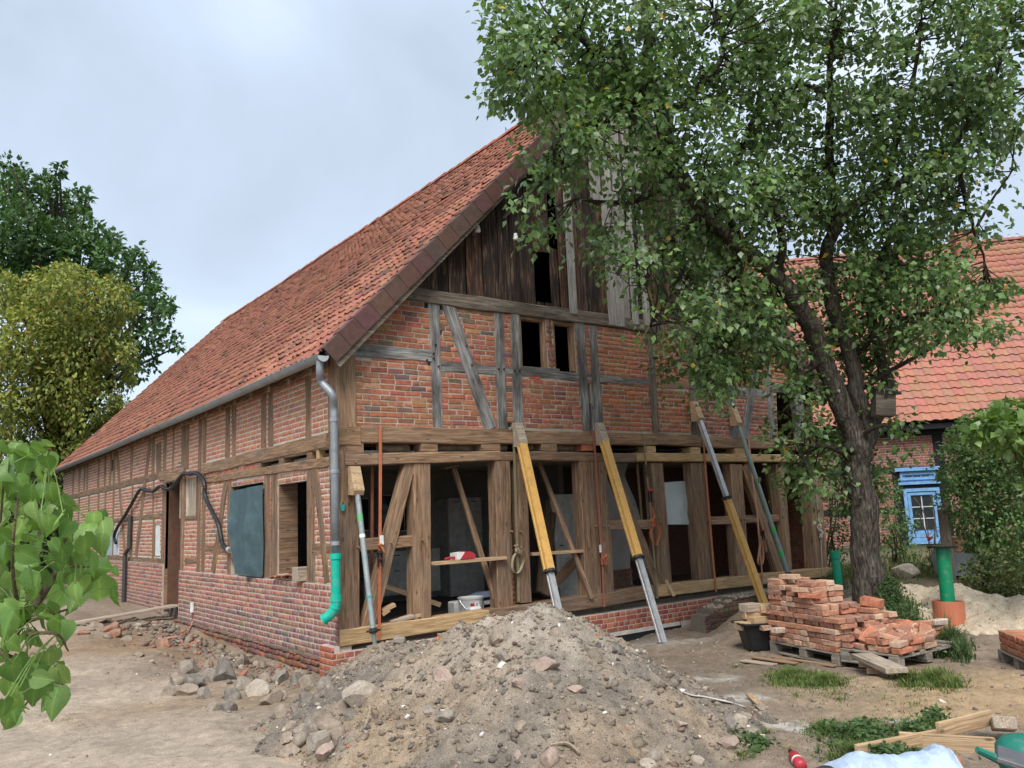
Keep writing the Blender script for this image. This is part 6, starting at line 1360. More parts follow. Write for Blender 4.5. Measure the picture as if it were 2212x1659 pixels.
# third pallet with new bricks at the edge of the yard
A3 = hit(*cq(2030, 745), gh); B3 = hit(*cq(2230, 815), gh); X3 = (B3-A3)*np.array([1, 1, 0]); X3 /= np.linalg.norm(X3); Y3 = np.array([-X3[1], X3[0], 0]); Y3 = Y3 if Y3@RT > 0 else -Y3; a3 = math.atan2(X3[1], X3[0]); pallet('brown pallet with a low block of new red bricks at the edge of the yard', A3, X3, Y3, 1.0, .8)
for c in range(3):
    for i in range(7):
        for j in range(3):
            if not (j == 0 or c == 2 or i == 0): continue
            put_brick(Matrix.Translation(A3+X3*(.09+i*.125)+Y3*(.14+.25*j)+np.array([0, 0, .18+.069*c]))@rotz(a3+math.pi/2+random.gauss(0, .015)), f'new red brick of the outer pallet, {ORD[c]} layer, {ORD[j]} row in, {ORD[i]} along the edge', 'new bricks on the outer pallet', random.choice((8, 8, 0)))
# pale board resting on two bricks, flat strips on the ground
a = hit(*cq(1040, 800), gh); b = hit(*cq(1300, 905), gh); board('thick_board', a+np.array([0, 0, .15]), b+np.array([0, 0, .13]), .22, .055, M_DIRTY, 'short thick pale board resting slantwise on bricks in front of the heap', 'board')
for t_, z, lb in ((.35, .04, 'lower brick under the short thick board'), (.12, .085, 'upper brick under the short thick board')): q = a+(b-a)*t_; put_brick(Matrix.Translation((q[0], q[1], gh(q[0], q[1])+z))@rotz(.4), lb, 'bricks under the thick board', 5)
for x0, y0, x1, y1, w_, lb in ((240, 720, 560, 765, .09, 'strip of bark lying flat before the tall brick stack'), (390, 715, 840, 785, .08, 'long brown bark strip right under the pallet edge'), (165, 745, 400, 775, .12, 'pale flat sliver of board before the tall brick stack'), (110, 625, 290, 600, .06, 'thin weathered stick beside the black tub')):
    p0 = hit(*cq(x0, y0), gh); p1 = hit(*cq(x1, y1), gh); board('strip', p0+np.array([0, 0, .02]), p1+np.array([0, 0, .02]), w_, .018, M_OAKL if 'bark' in lb else M_DIRTY, lb, 'wood strip')
# black mortar tub with wood offcuts
p = hit(*cq(300, 640), gh); q = hit(*cq(210, 640), gh); t = thing('mortar_tub', 'black plastic mortar tub filled with wood offcuts beside the tall brick stack', 'tub', p)
def rrect(w, d, r, n=5): return [(sx*(w-r)+r*math.cos(a0+a), sy*(d-r)+r*math.sin(a0+a)) for sx, sy, a0 in ((1, 1, 0), (-1, 1, math.pi/2), (-1, -1, math.pi), (1, -1, 1.5*math.pi)) for a in np.linspace(0, math.pi/2, n)]
m_ = MB(); rings = [(.20, .15, 0), (.27, .2, .34), (.31, .24, .34), (.31, .24, .32), (.272, .202, .31)]; vs = []
for w_, d_, z in rings+[(.19, .14, .02)]: vs += [(x, y, z) for x, y in rrect(w_, d_, .07)]
n = 20; fs = [(i*n+k, i*n+(k+1) % n, (i+1)*n+(k+1) % n, (i+1)*n+k) for i in range(2) for k in range(n)]+[(2*n+k, 2*n+(k+1) % n, 3*n+(k+1) % n, 3*n+k) for k in range(n)]+[(n+k, 5*n+k, 5*n+(k+1) % n, n+(k+1) % n) for k in range(n)]+[tuple(5*n+k for k in range(n))]
m_.add(vs, fs); m_.build('tub_body', M_BLACK, t, col=False); t.rotation_euler = (0, 0, -.5)
for i, (x, y, z, l, a_, lb) in enumerate(((-.12, 0, .30, .38, .1, 'lower long block'), (.05, -.05, .36, .42, .2, 'middle block'), (0, .05, .43, .40, 0, 'wide block'), (-.1, .02, .52, .22, .3, 'short upper block'), (.12, 0, .50, .24, 1.3, 'upright topmost block'))):
    M = Matrix.Translation(p)@rotz(-.5)@Matrix.Translation((x, y, z))@rotz(a_); m_ = MB(); m_.bbox(-l/2, l/2, -.09, .09, -.05, .05, .004); tag(m_.build('wood_block', M_PINE if i != 3 else M_DIRTY, M=M, col=False), lb+' of sawn oak in the black mortar tub', 'block', 'sawn blocks in the mortar tub')
# ---- standpipes
b = hit(2052, 1342, surf2); D_b = (b-CAM)@FW; hgt = 1.02*(1342-1190)/1777.3*D_b
t = thing('standpipe', 'green standpipe in an orange pipe collar with a round black plate on top', 'pipe', b); m_ = MB(); r1 = 32/1777.3*D_b; m_.lathe([(r1*.97, -.1), (r1, .27), (r1*.93, .27), (r1*.9, -.1)], n=24, col=(.52, .17, .09)); m_.build('collar', M_PLAST, t, smooth=False); r2 = 14.5/1777.3*D_b; m_ = MB(); m_.lathe([(r2, -.1), (r2, hgt)], n=20, col=(.0, .23, .10)); m_.build('pipe', M_PLAST, t, smooth=True)
m_ = MB(); rp = 31/1777.3*D_b; m_.lathe([(0, hgt-.0), (rp*.98, hgt), (rp, hgt+.012), (rp, hgt+.028), (0, hgt+.03)], n=28, col=(.02, .02, .022)); m_.build('plate', M_BLACK, t); t.rotation_euler = (0, .05, 0)
g_ = hit(1813, 1283, gh); D_b = (g_-CAM)@FW; t = thing('drain_pipe', 'plain green plastic pipe standing upright at the barn corner', 'pipe', g_-np.array([0, 0, .1])); r2 = 8.6/1777.3*D_b; hgt = (1283-1192)/1777.3*D_b+.1; m_ = MB(); m_.lathe([(r2, 0), (r2, hgt-.15), (r2*1.14, hgt-.13), (r2*1.14, hgt), (r2*1.05, hgt), (r2, hgt-.12)], n=18, col=(.0, .36, .20)); m_.build('pipe', M_PLAST, t, smooth=False)
# post, zinc trough, rusty barrel by the shrubs
def D_at(px, py, fn=gh): h_ = hit(px, py, fn); return h_
q = D_at(2055, 1262); d = (q-CAM)@FW; timber_w = 17/1777.3*d
board('wooden_post', q-np.array([0, 0, .2]), q+np.array([.03, .0, (1262-1102)/1777.3*d]), timber_w, timber_w, M_GRBR, 'grey weathered wooden post behind the round black plate', 'post', up=(0, 1, 0))
q = D_at(2060, 1245); d = (q-CAM)@FW; t = thing('zinc_trough', 'grey zinc trough behind the green standpipe', 'trough', q); m_ = MB(); wd = 50/1777.3*d
vs = []
for w_, d_, z in ((wd*.75, .25, 0), (wd, .35, .42), (wd*.97, .32, .42), (wd*.72, .22, .03)): vs += [(sx*w_, sy*d_, z) for sx, sy in ((-1, -1), (1, -1), (1, 1), (-1, 1))]
m_.add(vs, [(i*4+k, i*4+(k+1) % 4, (i+1)*4+(k+1) % 4, (i+1)*4+k) for i in range(3) for k in range(4)]+[(12, 13, 14, 15)], (.33, .36, .38)); m_.build('trough_body', M_ZINC, t); t.rotation_euler = (.1, .12, .6)
q = D_at(2078, 1215); d = (q-CAM)@FW; t = thing('rusty_barrel', 'rusty iron barrel standing between the post and the shrubs', 'barrel', q); r2 = 19/1777.3*d; m_ = MB(); m_.lathe([(0, 0), (r2, 0), (r2, .25), (r2*1.04, .27), (r2, .29), (r2, .55), (r2*1.04, .57), (r2, .6), (r2*.96, .58), (r2*.9, .1)], n=22); m_.build('barrel_body', M_RUST, t, col=False)
# nesting box on the pear tree is built with the tree
# ---- bits on the ground at the edge of the yard
fl = lambda x, y, z=0.0: hit(*cq(x, y), gh)+np.array([0, 0, z])
def edge_board(p0, p1, h, th, label, m=M_PINE): return board('form_board', p0, p1, h, th, m, label, 'board', 'loose boards at the yard edge', up=tuple(np.cross(np.array([0, 0, 1]), unit(np.asarray(p1)-np.asarray(p0)))))
edge_board(fl(1310, 1385, .06), fl(2010, 1420, .05), .11, .03, 'long board set on edge behind the pale blue sheet'); edge_board(fl(1000, 1470, .05), fl(1660, 1335, .05), .10, .03, 'thin board on edge running away under the long one'); edge_board(fl(1600, 1370, .11), fl(1990, 1290, .13), .10, .03, 'board on edge lying across the long one')
p = fl(2080, 1320, .05); m_ = MB(); m_.bbox(-.13, .13, -.07, .07, -.04, .04, .006); tag(m_.build('offcut', M_DIRTY, M=Matrix.Translation(p+np.array([0, 0, .06]))@rotz(.5)@Matrix.Rotation(.3, 4, 'Y'), col=False), 'thick wood offcut at the end of the crossed boards', 'offcut')
# pale blue plastic sheet in a crumpled mound
prof = [(880, 1540), (960, 1462), (1050, 1432), (1150, 1418), (1270, 1425), (1390, 1432), (1500, 1400), (1590, 1368), (1625, 1362), (1650, 1440), (1662, 1530)]
rows = []
for k, (x, y) in enumerate(prof):
    px, py = cq(x, y); tp = at_depth(px, py, 4.35); rows.append(tp)
cv = smooth_path(rows, 7); vs = []; nj = 26
fwd = unit(FW*np.array([1, 1, 0]))
for i, p_ in enumerate(cv):
    for j in range(nj+1):
        t_ = j/nj*2-1; q_ = p_+fwd*(-.42*t_ if t_ > 0 else -.45*t_); h_ = p_[2]*(1-abs(t_)**1.5)+.0; h_ += .05*float(fbm(i*.13+3, j*.12, 3, 3, .5))*(1-abs(t_)) if abs(t_) > .12 else .015*float(fbm(i*.6, 2, 3, 5))
        vs.append((q_[0], q_[1], max(h_, -.02)))
fs = [(i*(nj+1)+j, (i+1)*(nj+1)+j, (i+1)*(nj+1)+j+1, i*(nj+1)+j+1) for i in range(len(cv)-1) for j in range(nj)]
m_ = MB(); m_.add(vs, fs, (.46, .57, .73)); tag(m_.build('plastic_sheet', M_CLOTH, smooth=True), 'crumpled pale blue plastic sheet at the bottom edge of the yard', 'plastic sheet')
p = at_depth(*cq(1700, 1480), 4.32); t = thing('orange_ball', 'orange rounded pot turned over behind the pale blue sheet', 'ball', (p[0], p[1], 0)); m_ = MB(); rr = .052; m_.lathe([(rr*1.15, 0), (rr*1.1, p[2]*.35), (rr*.98, p[2]*.75), (rr*.7, p[2]+.035), (0, p[2]+.05)], n=22, col=(.46, .19, .12)); m_.build('ball_body', M_TILE, t, smooth=True)  # orange ball, modelled with a domed profile
p = at_depth(*cq(2230, 1400), 4.5); t = thing('watering_can', 'green plastic watering can at the bottom edge of the yard', 'watering can', (p[0], p[1], 0)); zz = p[2]+.06; m_ = MB(); m_.lathe([(0, 0), (.13, 0), (.155, zz*.5), (.15, zz*.85), (.11, zz*1.08), (.05, zz*1.15), (0, zz*1.16)], n=24, col=(.015, .17, .13)); m_.build('can_body', M_PLAST, t, smooth=True); m_ = MB(); m_.tube(smooth_path([np.array((.02, -.1, zz*.9)), np.array((.03, -.2, zz*1.1)), np.array((.04, -.24, zz*.8)), np.array((.04, -.15, zz*.5))], 5), .018, 8, (.02, .02, .022)); m_.build('handle', M_BLACK, t); m_ = MB(); m_.tube([(-.1, 0, zz*.3), (-.3, .12, zz*.95)], [.03, .018], 8, (.015, .17, .13)); m_.build('spout', M_PLAST, t)
p = at_depth(*cq(2185, 1460), 4.05); m_ = MB(); m_.bbox(-.12, .12, -.1, .1, -.012, .012, .004, (.10, .10, .11)); m_.bbox(-.125, .125, -.105, -.10, -.016, .03, .001, (.6, .6, .6)); tag(m_.build('tray', M_PLAST, M=Matrix.Translation(p)@rotz(.4)@Matrix.Rotation(.25, 4, 'X')), 'dark shallow tray with a pale rim leaning on the green watering can', 'tray')
p = fl(560, 1490, .03); t = thing('bottle', 'red plastic bottle with a dark cap lying on the ground near the heap foot', 'bottle', M=Matrix.Translation(p)@rotz(.9)@Matrix.Rotation(math.radians(82), 4, 'Y')); m_ = MB(); m_.lathe([(0, -.1), (.032, -.1), (.036, -.08), (.036, .03), (.03, .06), (.014, .08), (.014, .09)], n=18); m_.build('body', M_RED, t, smooth=True, col=False); m_ = MB(); m_.lathe([(.016, .088), (.016, .115), (0, .116)], n=12); m_.build('cap', M_BLACK, t, col=False); m_ = MB(); m_.lathe([(.0366, -.035), (.0366, -.015)], n=18, col=(.7, .66, .64)); m_.build('band', M_PLAST, t)
pts = [hit(*ci(*q))+np.array([0, 0, .012]) for q in ((1500, 840), (1560, 860), (1640, 870), (1740, 890), (1850, 915), (1950, 945))]; m_ = MB(); m_.ribbon(smooth_path(pts, 4), .03, (.3, 1, .2), .003, (.66, .62, .56)); tag(m_.build('plastic_tape', M_CLOTH), 'thin white plastic tape trailing from the heap onto the bare ground', 'tape')
p0, p1 = hit(*ci(1985, 870)), hit(*ci(2065, 945)); board('offcut', p0+np.array([0, 0, .03]), p1+np.array([0, 0, .03]), .06, .025, M_PINE, 'small pale wood chip lying on the bare ground by the tape', 'wood offcut')
for (x0, y0, x1, y1, cr_, lb) in ((520, 1235, 740, 1320, ci, 'thin pale twig on the lower heap above the reddish boulder'), (990, 1180, 1025, 1020, ch, 'dry stalk sticking up beside the cream boulder'), (1575, 860, 1680, 795, ci, 'thin dry stalk rising over the plastic tape')):
    p0, p1 = hit(*cr_(x0, y0)), hit(*cr_(x1, y1)); mid = (p0+p1)/2+np.array([.02, 0, .05]); m_ = MB(); m_.tube(smooth_path([p0+np.array([0, 0, .015]), mid, p1+np.array([0, 0, .03])], 5), [.009]*11, 5, (.36, .29, .2)); tag(m_.build('twig', M_BARK), lb, 'twig')
# ================================================================ VEGETATION
LT_ = np.array([(0, 0, 0), (.40, .31, .07), (.46, 0, -.01), (.40, -.31, .07), (1, 0, -.12)]); LF_ = np.array([(0, 2, 1), (2, 4, 1), (0, 3, 2), (2, 3, 4)])
def leaf_arrays(Pn, Dr_, size, nrm_jit=.7, asp=1.0):
    """positions, directions, sizes -> verts (n,5,3)"""
    n = len(Pn); D = Dr_/(np.linalg.norm(Dr_, axis=1, keepdims=True)+1e-9); U = np.array([0, 0, 1.0])+nrm_jit*RNG.standard_normal((n, 3)); U = U-D*(U*D).sum(1, keepdims=True); U /= np.linalg.norm(U, axis=1, keepdims=True)+1e-9; S_ = np.cross(U, D)
    T = LT_; return Pn[:, None]+size[:, None, None]*(T[None, :, 0:1]*D[:, None]+asp*T[None, :, 1:2]*S_[:, None]+T[None, :, 2:3]*U[:, None])
def leaf_mesh(name, Vs, C, m, parent): n = len(Vs); return np_mesh(name, Vs.reshape(-1, 3), (LF_[None]+5*np.arange(n)[:, None, None]).reshape(-1, 3), m, parent=parent, col=np.repeat(C, 5, 0))
def pick(cols, n, a=.18, w=None): c = np.array(cols)[RNG.choice(len(cols), n, p=w)]; return c*RNG.uniform(1-a, 1+a, (n, 1))
def polar(n): v = RNG.standard_normal((n, 3)); return v/np.linalg.norm(v, axis=1, keepdims=True)
# ---------------- the pear tree
LIMBS = [
 ('trunk', [(1892, 1345, 12.4, .38), (1881, 1290, 12.4, .285), (1870, 1190, 12.4, .25), (1858, 1060, 12.4, .24), (1852, 985, 12.4, .25), (1853, 935, 12.4, .24)]),
 ('limb', [(1848, 960, 12.4, .20), (1815, 868, 12.35, .185), (1778, 775, 12.25, .175), (1737, 682, 12.1, .165), (1682, 602, 11.9, .15), (1602, 532, 11.7, .13), (1522, 462, 11.5, .12), (1457, 352, 11.3, .11), (1427, 252, 11.1, .115), (1405, 150, 10.95, .09), (1396, 50, 10.85, .08), (1390, -70, 10.8, .06)]),
 ('limb', [(1862, 965, 12.4, .18), (1876, 930, 12.45, .165), (1852, 845, 12.5, .145), (1838, 771, 12.55, .13), (1808, 691, 12.5, .12), (1790, 622, 12.45, .12), (1786, 560, 12.4, .115), (1806, 487, 12.3, .11), (1850, 440, 12.2, .095), (1910, 412, 12.1, .08), (2012, 362, 12.0, .065), (2100, 262, 11.9, .045), (2130, 180, 11.9, .025)]),
 ('limb', [(1876, 930, 12.45, .15), (1920, 850, 12.6, .12), (1900, 760, 12.8, .10), (1880, 660, 13.0, .085), (1900, 560, 13.1, .07), (1960, 470, 13.1, .05), (2060, 430, 13.0, .03)]),
 ('branch', [(1424, 215, 11.1, .09), (1378, 182, 11.0, .08), (1336, 118, 10.9, .065), (1282, 102, 10.8, .05), (1234, 72, 10.7, .045), (1190, 98, 10.65, .035), (1134, 146, 10.6, .02)]),
 ('branch', [(1432, 242, 11.1, .07), (1388, 223, 10.9, .055), (1345, 236, 10.75, .045), (1292, 283, 10.6, .035), (1250, 320, 10.5, .028), (1215, 352, 10.45, .015)]),
 ('branch', [(1806, 487, 12.3, .08), (1797, 420, 12.2, .07), (1793, 255, 12.1, .06), (1792, 165, 12.0, .045), (1803, 60, 11.9, .03), (1810, -40, 11.9, .02)]),
 ('branch', [(1792, 215, 12.1, .05), (1744, 187, 11.9, .04), (1707, 192, 11.7, .032), (1670, 218, 11.6, .02)]),
 ('branch', [(1910, 412, 12.1, .05), (1963, 210, 12.0, .04), (2038, 181, 11.9, .03), (2145, 213, 11.8, .022), (2230, 190, 11.8, .012)]),
 ('branch', [(2012, 362, 12.0, .05), (2060, 330, 11.9, .045), (2080, 420, 11.8, .035), (2105, 500, 11.8, .022), (2130, 580, 11.8, .012)]),
 ('branch', [(1602, 532, 11.7, .07), (1560, 430, 11.9, .055), (1600, 330, 12.0, .045), (1640, 200, 12.1, .035), (1630, 60, 12.1, .025), (1600, -40, 12.1, .015)]),
 ('branch', [(1682, 602, 11.9, .07), (1690, 520, 11.7, .06), (1650, 420, 11.4, .045), (1560, 380, 11.2, .03), (1500, 400, 11.1, .02)]),
 ('branch', [(1457, 352, 11.3, .06), (1400, 420, 11.1, .045), (1320, 440, 11.0, .03), (1240, 430, 10.9, .018)]),
 ('branch', [(1522, 462, 11.5, .06), (1450, 520, 11.3, .045), (1400, 600, 11.2, .03), (1420, 690, 11.2, .016)]),
 ('branch', [(1737, 682, 12.1, .07), (1660, 700, 11.8, .05), (1580, 730, 11.6, .035), (1530, 800, 11.5, .02)]),
 ('branch', [(1778, 775, 12.25, .06), (1720, 820, 12.0, .04), (1700, 890, 11.9, .02)]),
 ('branch', [(1838, 771, 12.55, .07), (1920, 700, 12.3, .05), (2010, 680, 12.1, .035), (2110, 720, 12.0, .018)]),
 ('branch', [(1852, 845, 12.5, .05), (1930, 800, 12.3, .035), (2030, 740, 12.2, .02)]),
 ('branch', [(1855, 1000, 12.4, .05), (1800, 970, 12.1, .035), (1720, 960, 11.9, .02)]), ('branch', [(1855, 990, 12.4, .05), (1880, 930, 12.1, .03), (1930, 920, 12.0, .015)]),
 ('branch', [(1427, 252, 11.1, .06), (1500, 200, 11.3, .05), (1560, 120, 11.4, .035), (1540, 20, 11.5, .02)]),
 ('branch', [(2038, 181, 11.9, .03), (2072, 90, 11.8, .022), (2092, -20, 11.8, .012)]), ('branch', [(1963, 210, 12.0, .035), (1985, 110, 11.9, .025), (1990, -10, 11.9, .012)]), ('branch', [(2100, 262, 11.9, .035), (2155, 150, 11.7, .022), (2175, 50, 11.7, .012)]), ('branch', [(2105, 500, 11.8, .022), (2150, 420, 11.7, .016), (2195, 360, 11.7, .01)]), ('branch', [(1590, 560, 11.65, .03), (1600, 640, 11.3, .022), (1612, 700, 11.25, .014)]), ('branch', [(1475, 590, 11.2, .022), (1440, 650, 11.1, .016), (1405, 705, 11.0, .008)])]
tb = at_depth(*LIMBS[0][1][0][:2], LIMBS[0][1][0][2]); pear = thing('pear_tree', 'old forked pear tree with dark leaning trunk shading the gable', 'tree', (tb[0], tb[1], 0)); po = np.array([tb[0], tb[1], 0.0])
NODES = []; mbb = MB(); first = True
for nm, pts in LIMBS:
    p3 = [at_depth(x, y, d) for x, y, d, r in pts]; rr = [p[3]*(.83 if nm in ('trunk', 'limb') else 1) for p in pts]; sp_ = smooth_path(p3, 5); rs = np.interp(np.arange(len(sp_))/5, np.arange(len(rr)), rr)
    w_ = 1 if nm == 'trunk' else .6
    sp_ = [p+w_*.05*np.array([float(fbm(i*.5, k_, 2, len(NODES))) for k_ in (1, 5, 9)]) if 0 < i < len(sp_)-1 else p for i, p in enumerate(sp_)]
    NODES += [(p, r) for p, r in zip(sp_, rs)]
    if nm in ('trunk', 'limb'):
        m_ = MB(); n = 18; m_.tube([p-po for p in sp_], list(rs), n); m_.v = [tuple(np.array(v)+.02*np.array([float(fbm(v[0]*6, v[2]*3, 3, 4)), float(fbm(v[1]*6, v[2]*3, 3, 5)), 0])) for v in m_.v]; m_.build(nm, M_BARKF, pear, smooth=True)
    else: mbb.tube([p-po for p in sp_], list(rs), 8, (.05, .04, .033))
NP = np.array([p for p, r in NODES])
GRID = """
67887656826878761226777543...
788757787378884785450522333
68745788778888788523666...
58878765866887678876787...
36688648787476588888888...
03776558865774588888887...
01675467847888788888876...
02754668888888888787652...
03536578888888766776531...
03526568887765576666341...
01512667776657574666320...
00000437776555456778200...
00000036777645556777663...
00000012578753367777610...
00000003788862378766442...
00000000577545665310000...
00000000165323226400000...
00000000021004643000000...
00000000000026777300000...
00000000000047766100000...
00000000000036465000000...
00000000000002054000000...""".strip().split('\n')
cen, wts = [], []
NPIX = np.array([proj(p) for p in NP]); TRK = np.array([proj(p) for p, r in NODES if r > .085])
for j, row in enumerate(GRID):
    for i, ch2 in enumerate(row):
        if not ch2.isdigit() or ch2 == '0': continue
        dgt = int(ch2); num = dgt*(1.5 if j < 12 else 1.3)*(.3+1.4*float(vnoise(i*.9+3, j*.9, 12)) if j < 11 else 1.0)*(.45 if i < 9 and 4 < j < 14 else .5 if i > 19 and 7 < j < 12 else 1.5 if i > 14 and 10 < j < 16 else 1.25 if 8 < i < 13 and j > 11 else .9)
        k_ = int(num)+(random.random() < num-int(num)); bough_c = [(1050+50*(i+random.random()), 50*(j+random.random()), random.gauss(0, .65)) for _ in range(max(1, k_//4))]
        for kk in range(k_):
            bx, by, bd = bough_c[kk % len(bough_c)]; px, py = max(1082, bx+random.gauss(0, 10)), by+random.gauss(0, 9); q = np.hypot(NPIX[:, 0]-px, NPIX[:, 1]-py); nd = np.argsort(q)[:6]; base_d = float(np.average(NPIX[nd, 2], weights=1/(q[nd]+15))); d = base_d+bd+random.gauss(0, .13); tr_ = np.hypot(TRK[:, 0]-px, TRK[:, 1]-py); tk = int(np.argmin(tr_))
            if tr_[tk] < 34 and 380 < py < 1000 and random.random() < .85: d = TRK[tk, 2]+abs(random.gauss(.5, .3))
            p = at_depth(px, py, d)
            if p[0] < 11.2 and p[1] > -.55 and p[2] < 10.5: p = at_depth(px, py, (-.6-random.random()*.9-CAM[1])/ray(px, py)[1])
            cen.append(p)
# a few boughs above the frame
for _ in range(330):
    px, py = random.uniform(1150, 2150), random.uniform(-260, 0); cen.append(at_depth(px, py, random.gauss(11.6, .8)))
cen = np.array(cen); print('pear twigs', len(cen))
LP, LD, LS, CB = [], [], [], []
for p in cen:
    q = ((NP-p)**2).sum(1); k_ = int(np.argmin(q+RNG.uniform(0, .12, len(q)))); b_ = NP[k_]; L_ = np.linalg.norm(p-b_)
    if L_ > .2 and random.random() < (.75 if L_ < .7 else .3):
        mid = (b_+p)/2+np.array([0, 0, -.05*L_])+.12*L_*RNG.standard_normal(3); pts = [b_, mid, p]
        if L_ > .9: pts = smooth_path(pts, 3)
        mbb.tube([x_-po for x_ in pts], list(np.linspace(min(.018, .008+.006*L_), .004, len(pts))), 4, (.055, .045, .036), cap=False)
    n = random.randint(13, 20); off = RNG.standard_normal((n, 3))*np.array([.13, .13, .10]); out_ = (p-b_)/(L_+.01)
    CB.append(np.full(n, random.gauss(1, .2)+.0)); LP.append(p+off); LD.append(off*3+out_*.3+np.array([0, 0, -.55])+.5*RNG.standard_normal((n, 3))); LS.append(RNG.uniform(.07, .122, n))
LP, LD, LS, CB = np.concatenate(LP), np.concatenate(LD), np.concatenate(LS), np.clip(np.concatenate(CB), .6, 1.5)
k = ~((LP[:, 1] > -.32) & (LP[:, 0] < 11.3) & (LP[:, 2] < 10.2)); LP, LD, LS, CB = LP[k], LD[k], LS[k], CB[k]
C = pick([(.125, .215, .07), (.10, .18, .062), (.16, .255, .085), (.19, .265, .12), (.075, .135, .054)], len(LP), .2, [.3, .25, .22, .13, .1])*CB[:, None]; y_ = RNG.random(len(LP)) < .004; C[y_] = (.5, .33, .03)
Vs = leaf_arrays(LP, LD, LS, .55, 1.2); dd = (LP-CAM)@FW; o_ = np.argsort(dd); pr_ = np.array([proj(p)[1] for p in LP[o_[:1500]]]); sel = o_[:1500][pr_ > 0][:300]; rest_ = np.setdiff1d(np.arange(len(LP)), sel)
for i in sel: np_mesh('leaf', Vs[i]-po, LF_, M_LEAF, parent=pear, col=np.repeat(C[i:i+1], 5, 0))
o = leaf_mesh('leaf', Vs[rest_]-po, C[rest_], M_LEAF, pear); tag(o, kind='stuff'); print('pear leaves', len(LP))
tag(mbb.build('branch', M_BARK, pear, smooth=True), kind='stuff')
# yellow lichen twigs hanging bare, as in the picture
mby = MB()
for pts in ([(1600, 500), (1612, 560), (1604, 610), (1618, 655), (1612, 690)], [(1608, 560), (1630, 590), (1622, 600)], [(1604, 610), (1585, 640)], [(1400, 620), (1412, 680), (1380, 740), (1340, 775)], [(1420, 650), (1436, 700), (1425, 760)], [(1405, 690), (1440, 640)], [(1440, 700), (1455, 740)], [(1490, 640), (1486, 720), (1470, 750)], [(1486, 700), (1500, 760)], [(1412, 735), (1398, 770)]):
    p3 = [at_depth(x, y, 11.15) for x, y in pts]; p3 = smooth_path(p3, 4); mby.tube([p-po for p in p3], list(np.linspace(.016, .007, len(p3))), 5, (.26, .20, .07))
o = mby.build('lichen_twig', M_BARK, pear); o['kind'] = 'stuff'; o['label'] = 'bare twigs covered in yellow lichen'
# nesting box on the fork
p = at_depth(1908, 862, 12.15); t = thing('nesting_box', 'wooden nesting box with a dark sloping roof hung at the pear tree fork', 'nesting box', p); m_ = MB(); m_.bbox(-.14, .14, -.12, .12, -.26, .14, .006); m_.build('box', M_GRBR, t, col=False); m_ = MB(); m_.add([(-.18, -.18, .12), (.2, -.18, .05), (.2, .16, .09), (-.18, .16, .18), (-.18, -.18, .15), (.2, -.18, .08), (.2, .16, .12), (-.18, .16, .21)], [(0, 1, 2, 3), (4, 7, 6, 5), (0, 4, 5, 1), (1, 5, 6, 2), (2, 6, 7, 3), (3, 7, 4, 0)]); m_.build('lid', M_BLACK, t, col=False); m_ = MB(); m_.tube([(0, -.121, .02), (0, -.126, .02)], .03, 12); m_.build('entrance_hole', M_BLACK, t, col=False); t.rotation_euler = (0, .1, -.75)

# ---------------- generic leafy masses
def foliage(tr, name, clumps, depth, dz, per, size, cols, m, droop=.3, shell=.62, star=False, asp=1.0, w=None, flat=1.0, nj=.8):
    P_, D_ = [], []
    for c in clumps:
        x, y, r = c[:3]; dp = c[3] if len(c) > 3 else depth+random.gauss(0, dz); ctr = at_depth(x, y, dp); R_ = r/1777.3*dp; n = int(per*(r/50.0)**2)
        u = polar(n)*(shell+(1-shell)*RNG.random((n, 1))**.5)*R_*np.array([1, 1, flat]); u *= (1+.6*fbm(u[:, 0]*2/R_+ctr[0], u[:, 2]*2/R_+u[:, 1]*1.3/R_, 3, 5))[:, None]
        P_.append(ctr+u); D_.append(u/R_+np.array([0, 0, -droop])+.7*RNG.standard_normal((n, 3)))
    P_, D_ = np.concatenate(P_), np.concatenate(D_); o_ = np.array(tr.location); sz = size*RNG.uniform(.7, 1.25, len(P_)); k = P_[:, 2] > gh(P_[:, 0], P_[:, 1]); P_, D_, sz = P_[k], D_[k], sz[k]
    big = fbm(P_[:, 0]*.8, P_[:, 2]*.8+P_[:, 1]*.5, 3, 31); C_ = pick(cols, len(P_), .2, w)*(1+.25*big)[:, None]
    o = leaf_mesh(name, leaf_arrays(P_, D_, sz, nj, asp)-o_, C_, m, tr); tag(o, kind='stuff'); return o
def limbs_to(tr, base, clumps, depth, r0, col=(.05, .04, .033), every=1):
    m_ = MB(); o_ = np.array(tr.location); tops = [at_depth(c[0], c[1], c[3] if len(c) > 3 else depth) for c in clumps[::every]]; hub = base+(np.mean(tops, 0)-base)*np.array([.3, .3, .45])
    for p in tops: a = hub+(p-hub)*.35+np.array([0, 0, .1*np.linalg.norm(p-hub)]); q = smooth_path([hub, a, p], 4); m_.tube([x-o_ for x in q], list(np.linspace(r0*.45, r0*.06, len(q))), 6, col)
    m2 = MB(); m2.tube([base-o_, (base+hub)/2-o_, hub-o_], [r0, r0*.8, r0*.62], 12, col); m2.build('trunk', M_BARK, tr, smooth=True); m_.build('limb', M_BARK, tr, smooth=True)
z1_ = lambda l: [(x*.4167, y*.4167+259, r*.4167) for x, y, r in l]
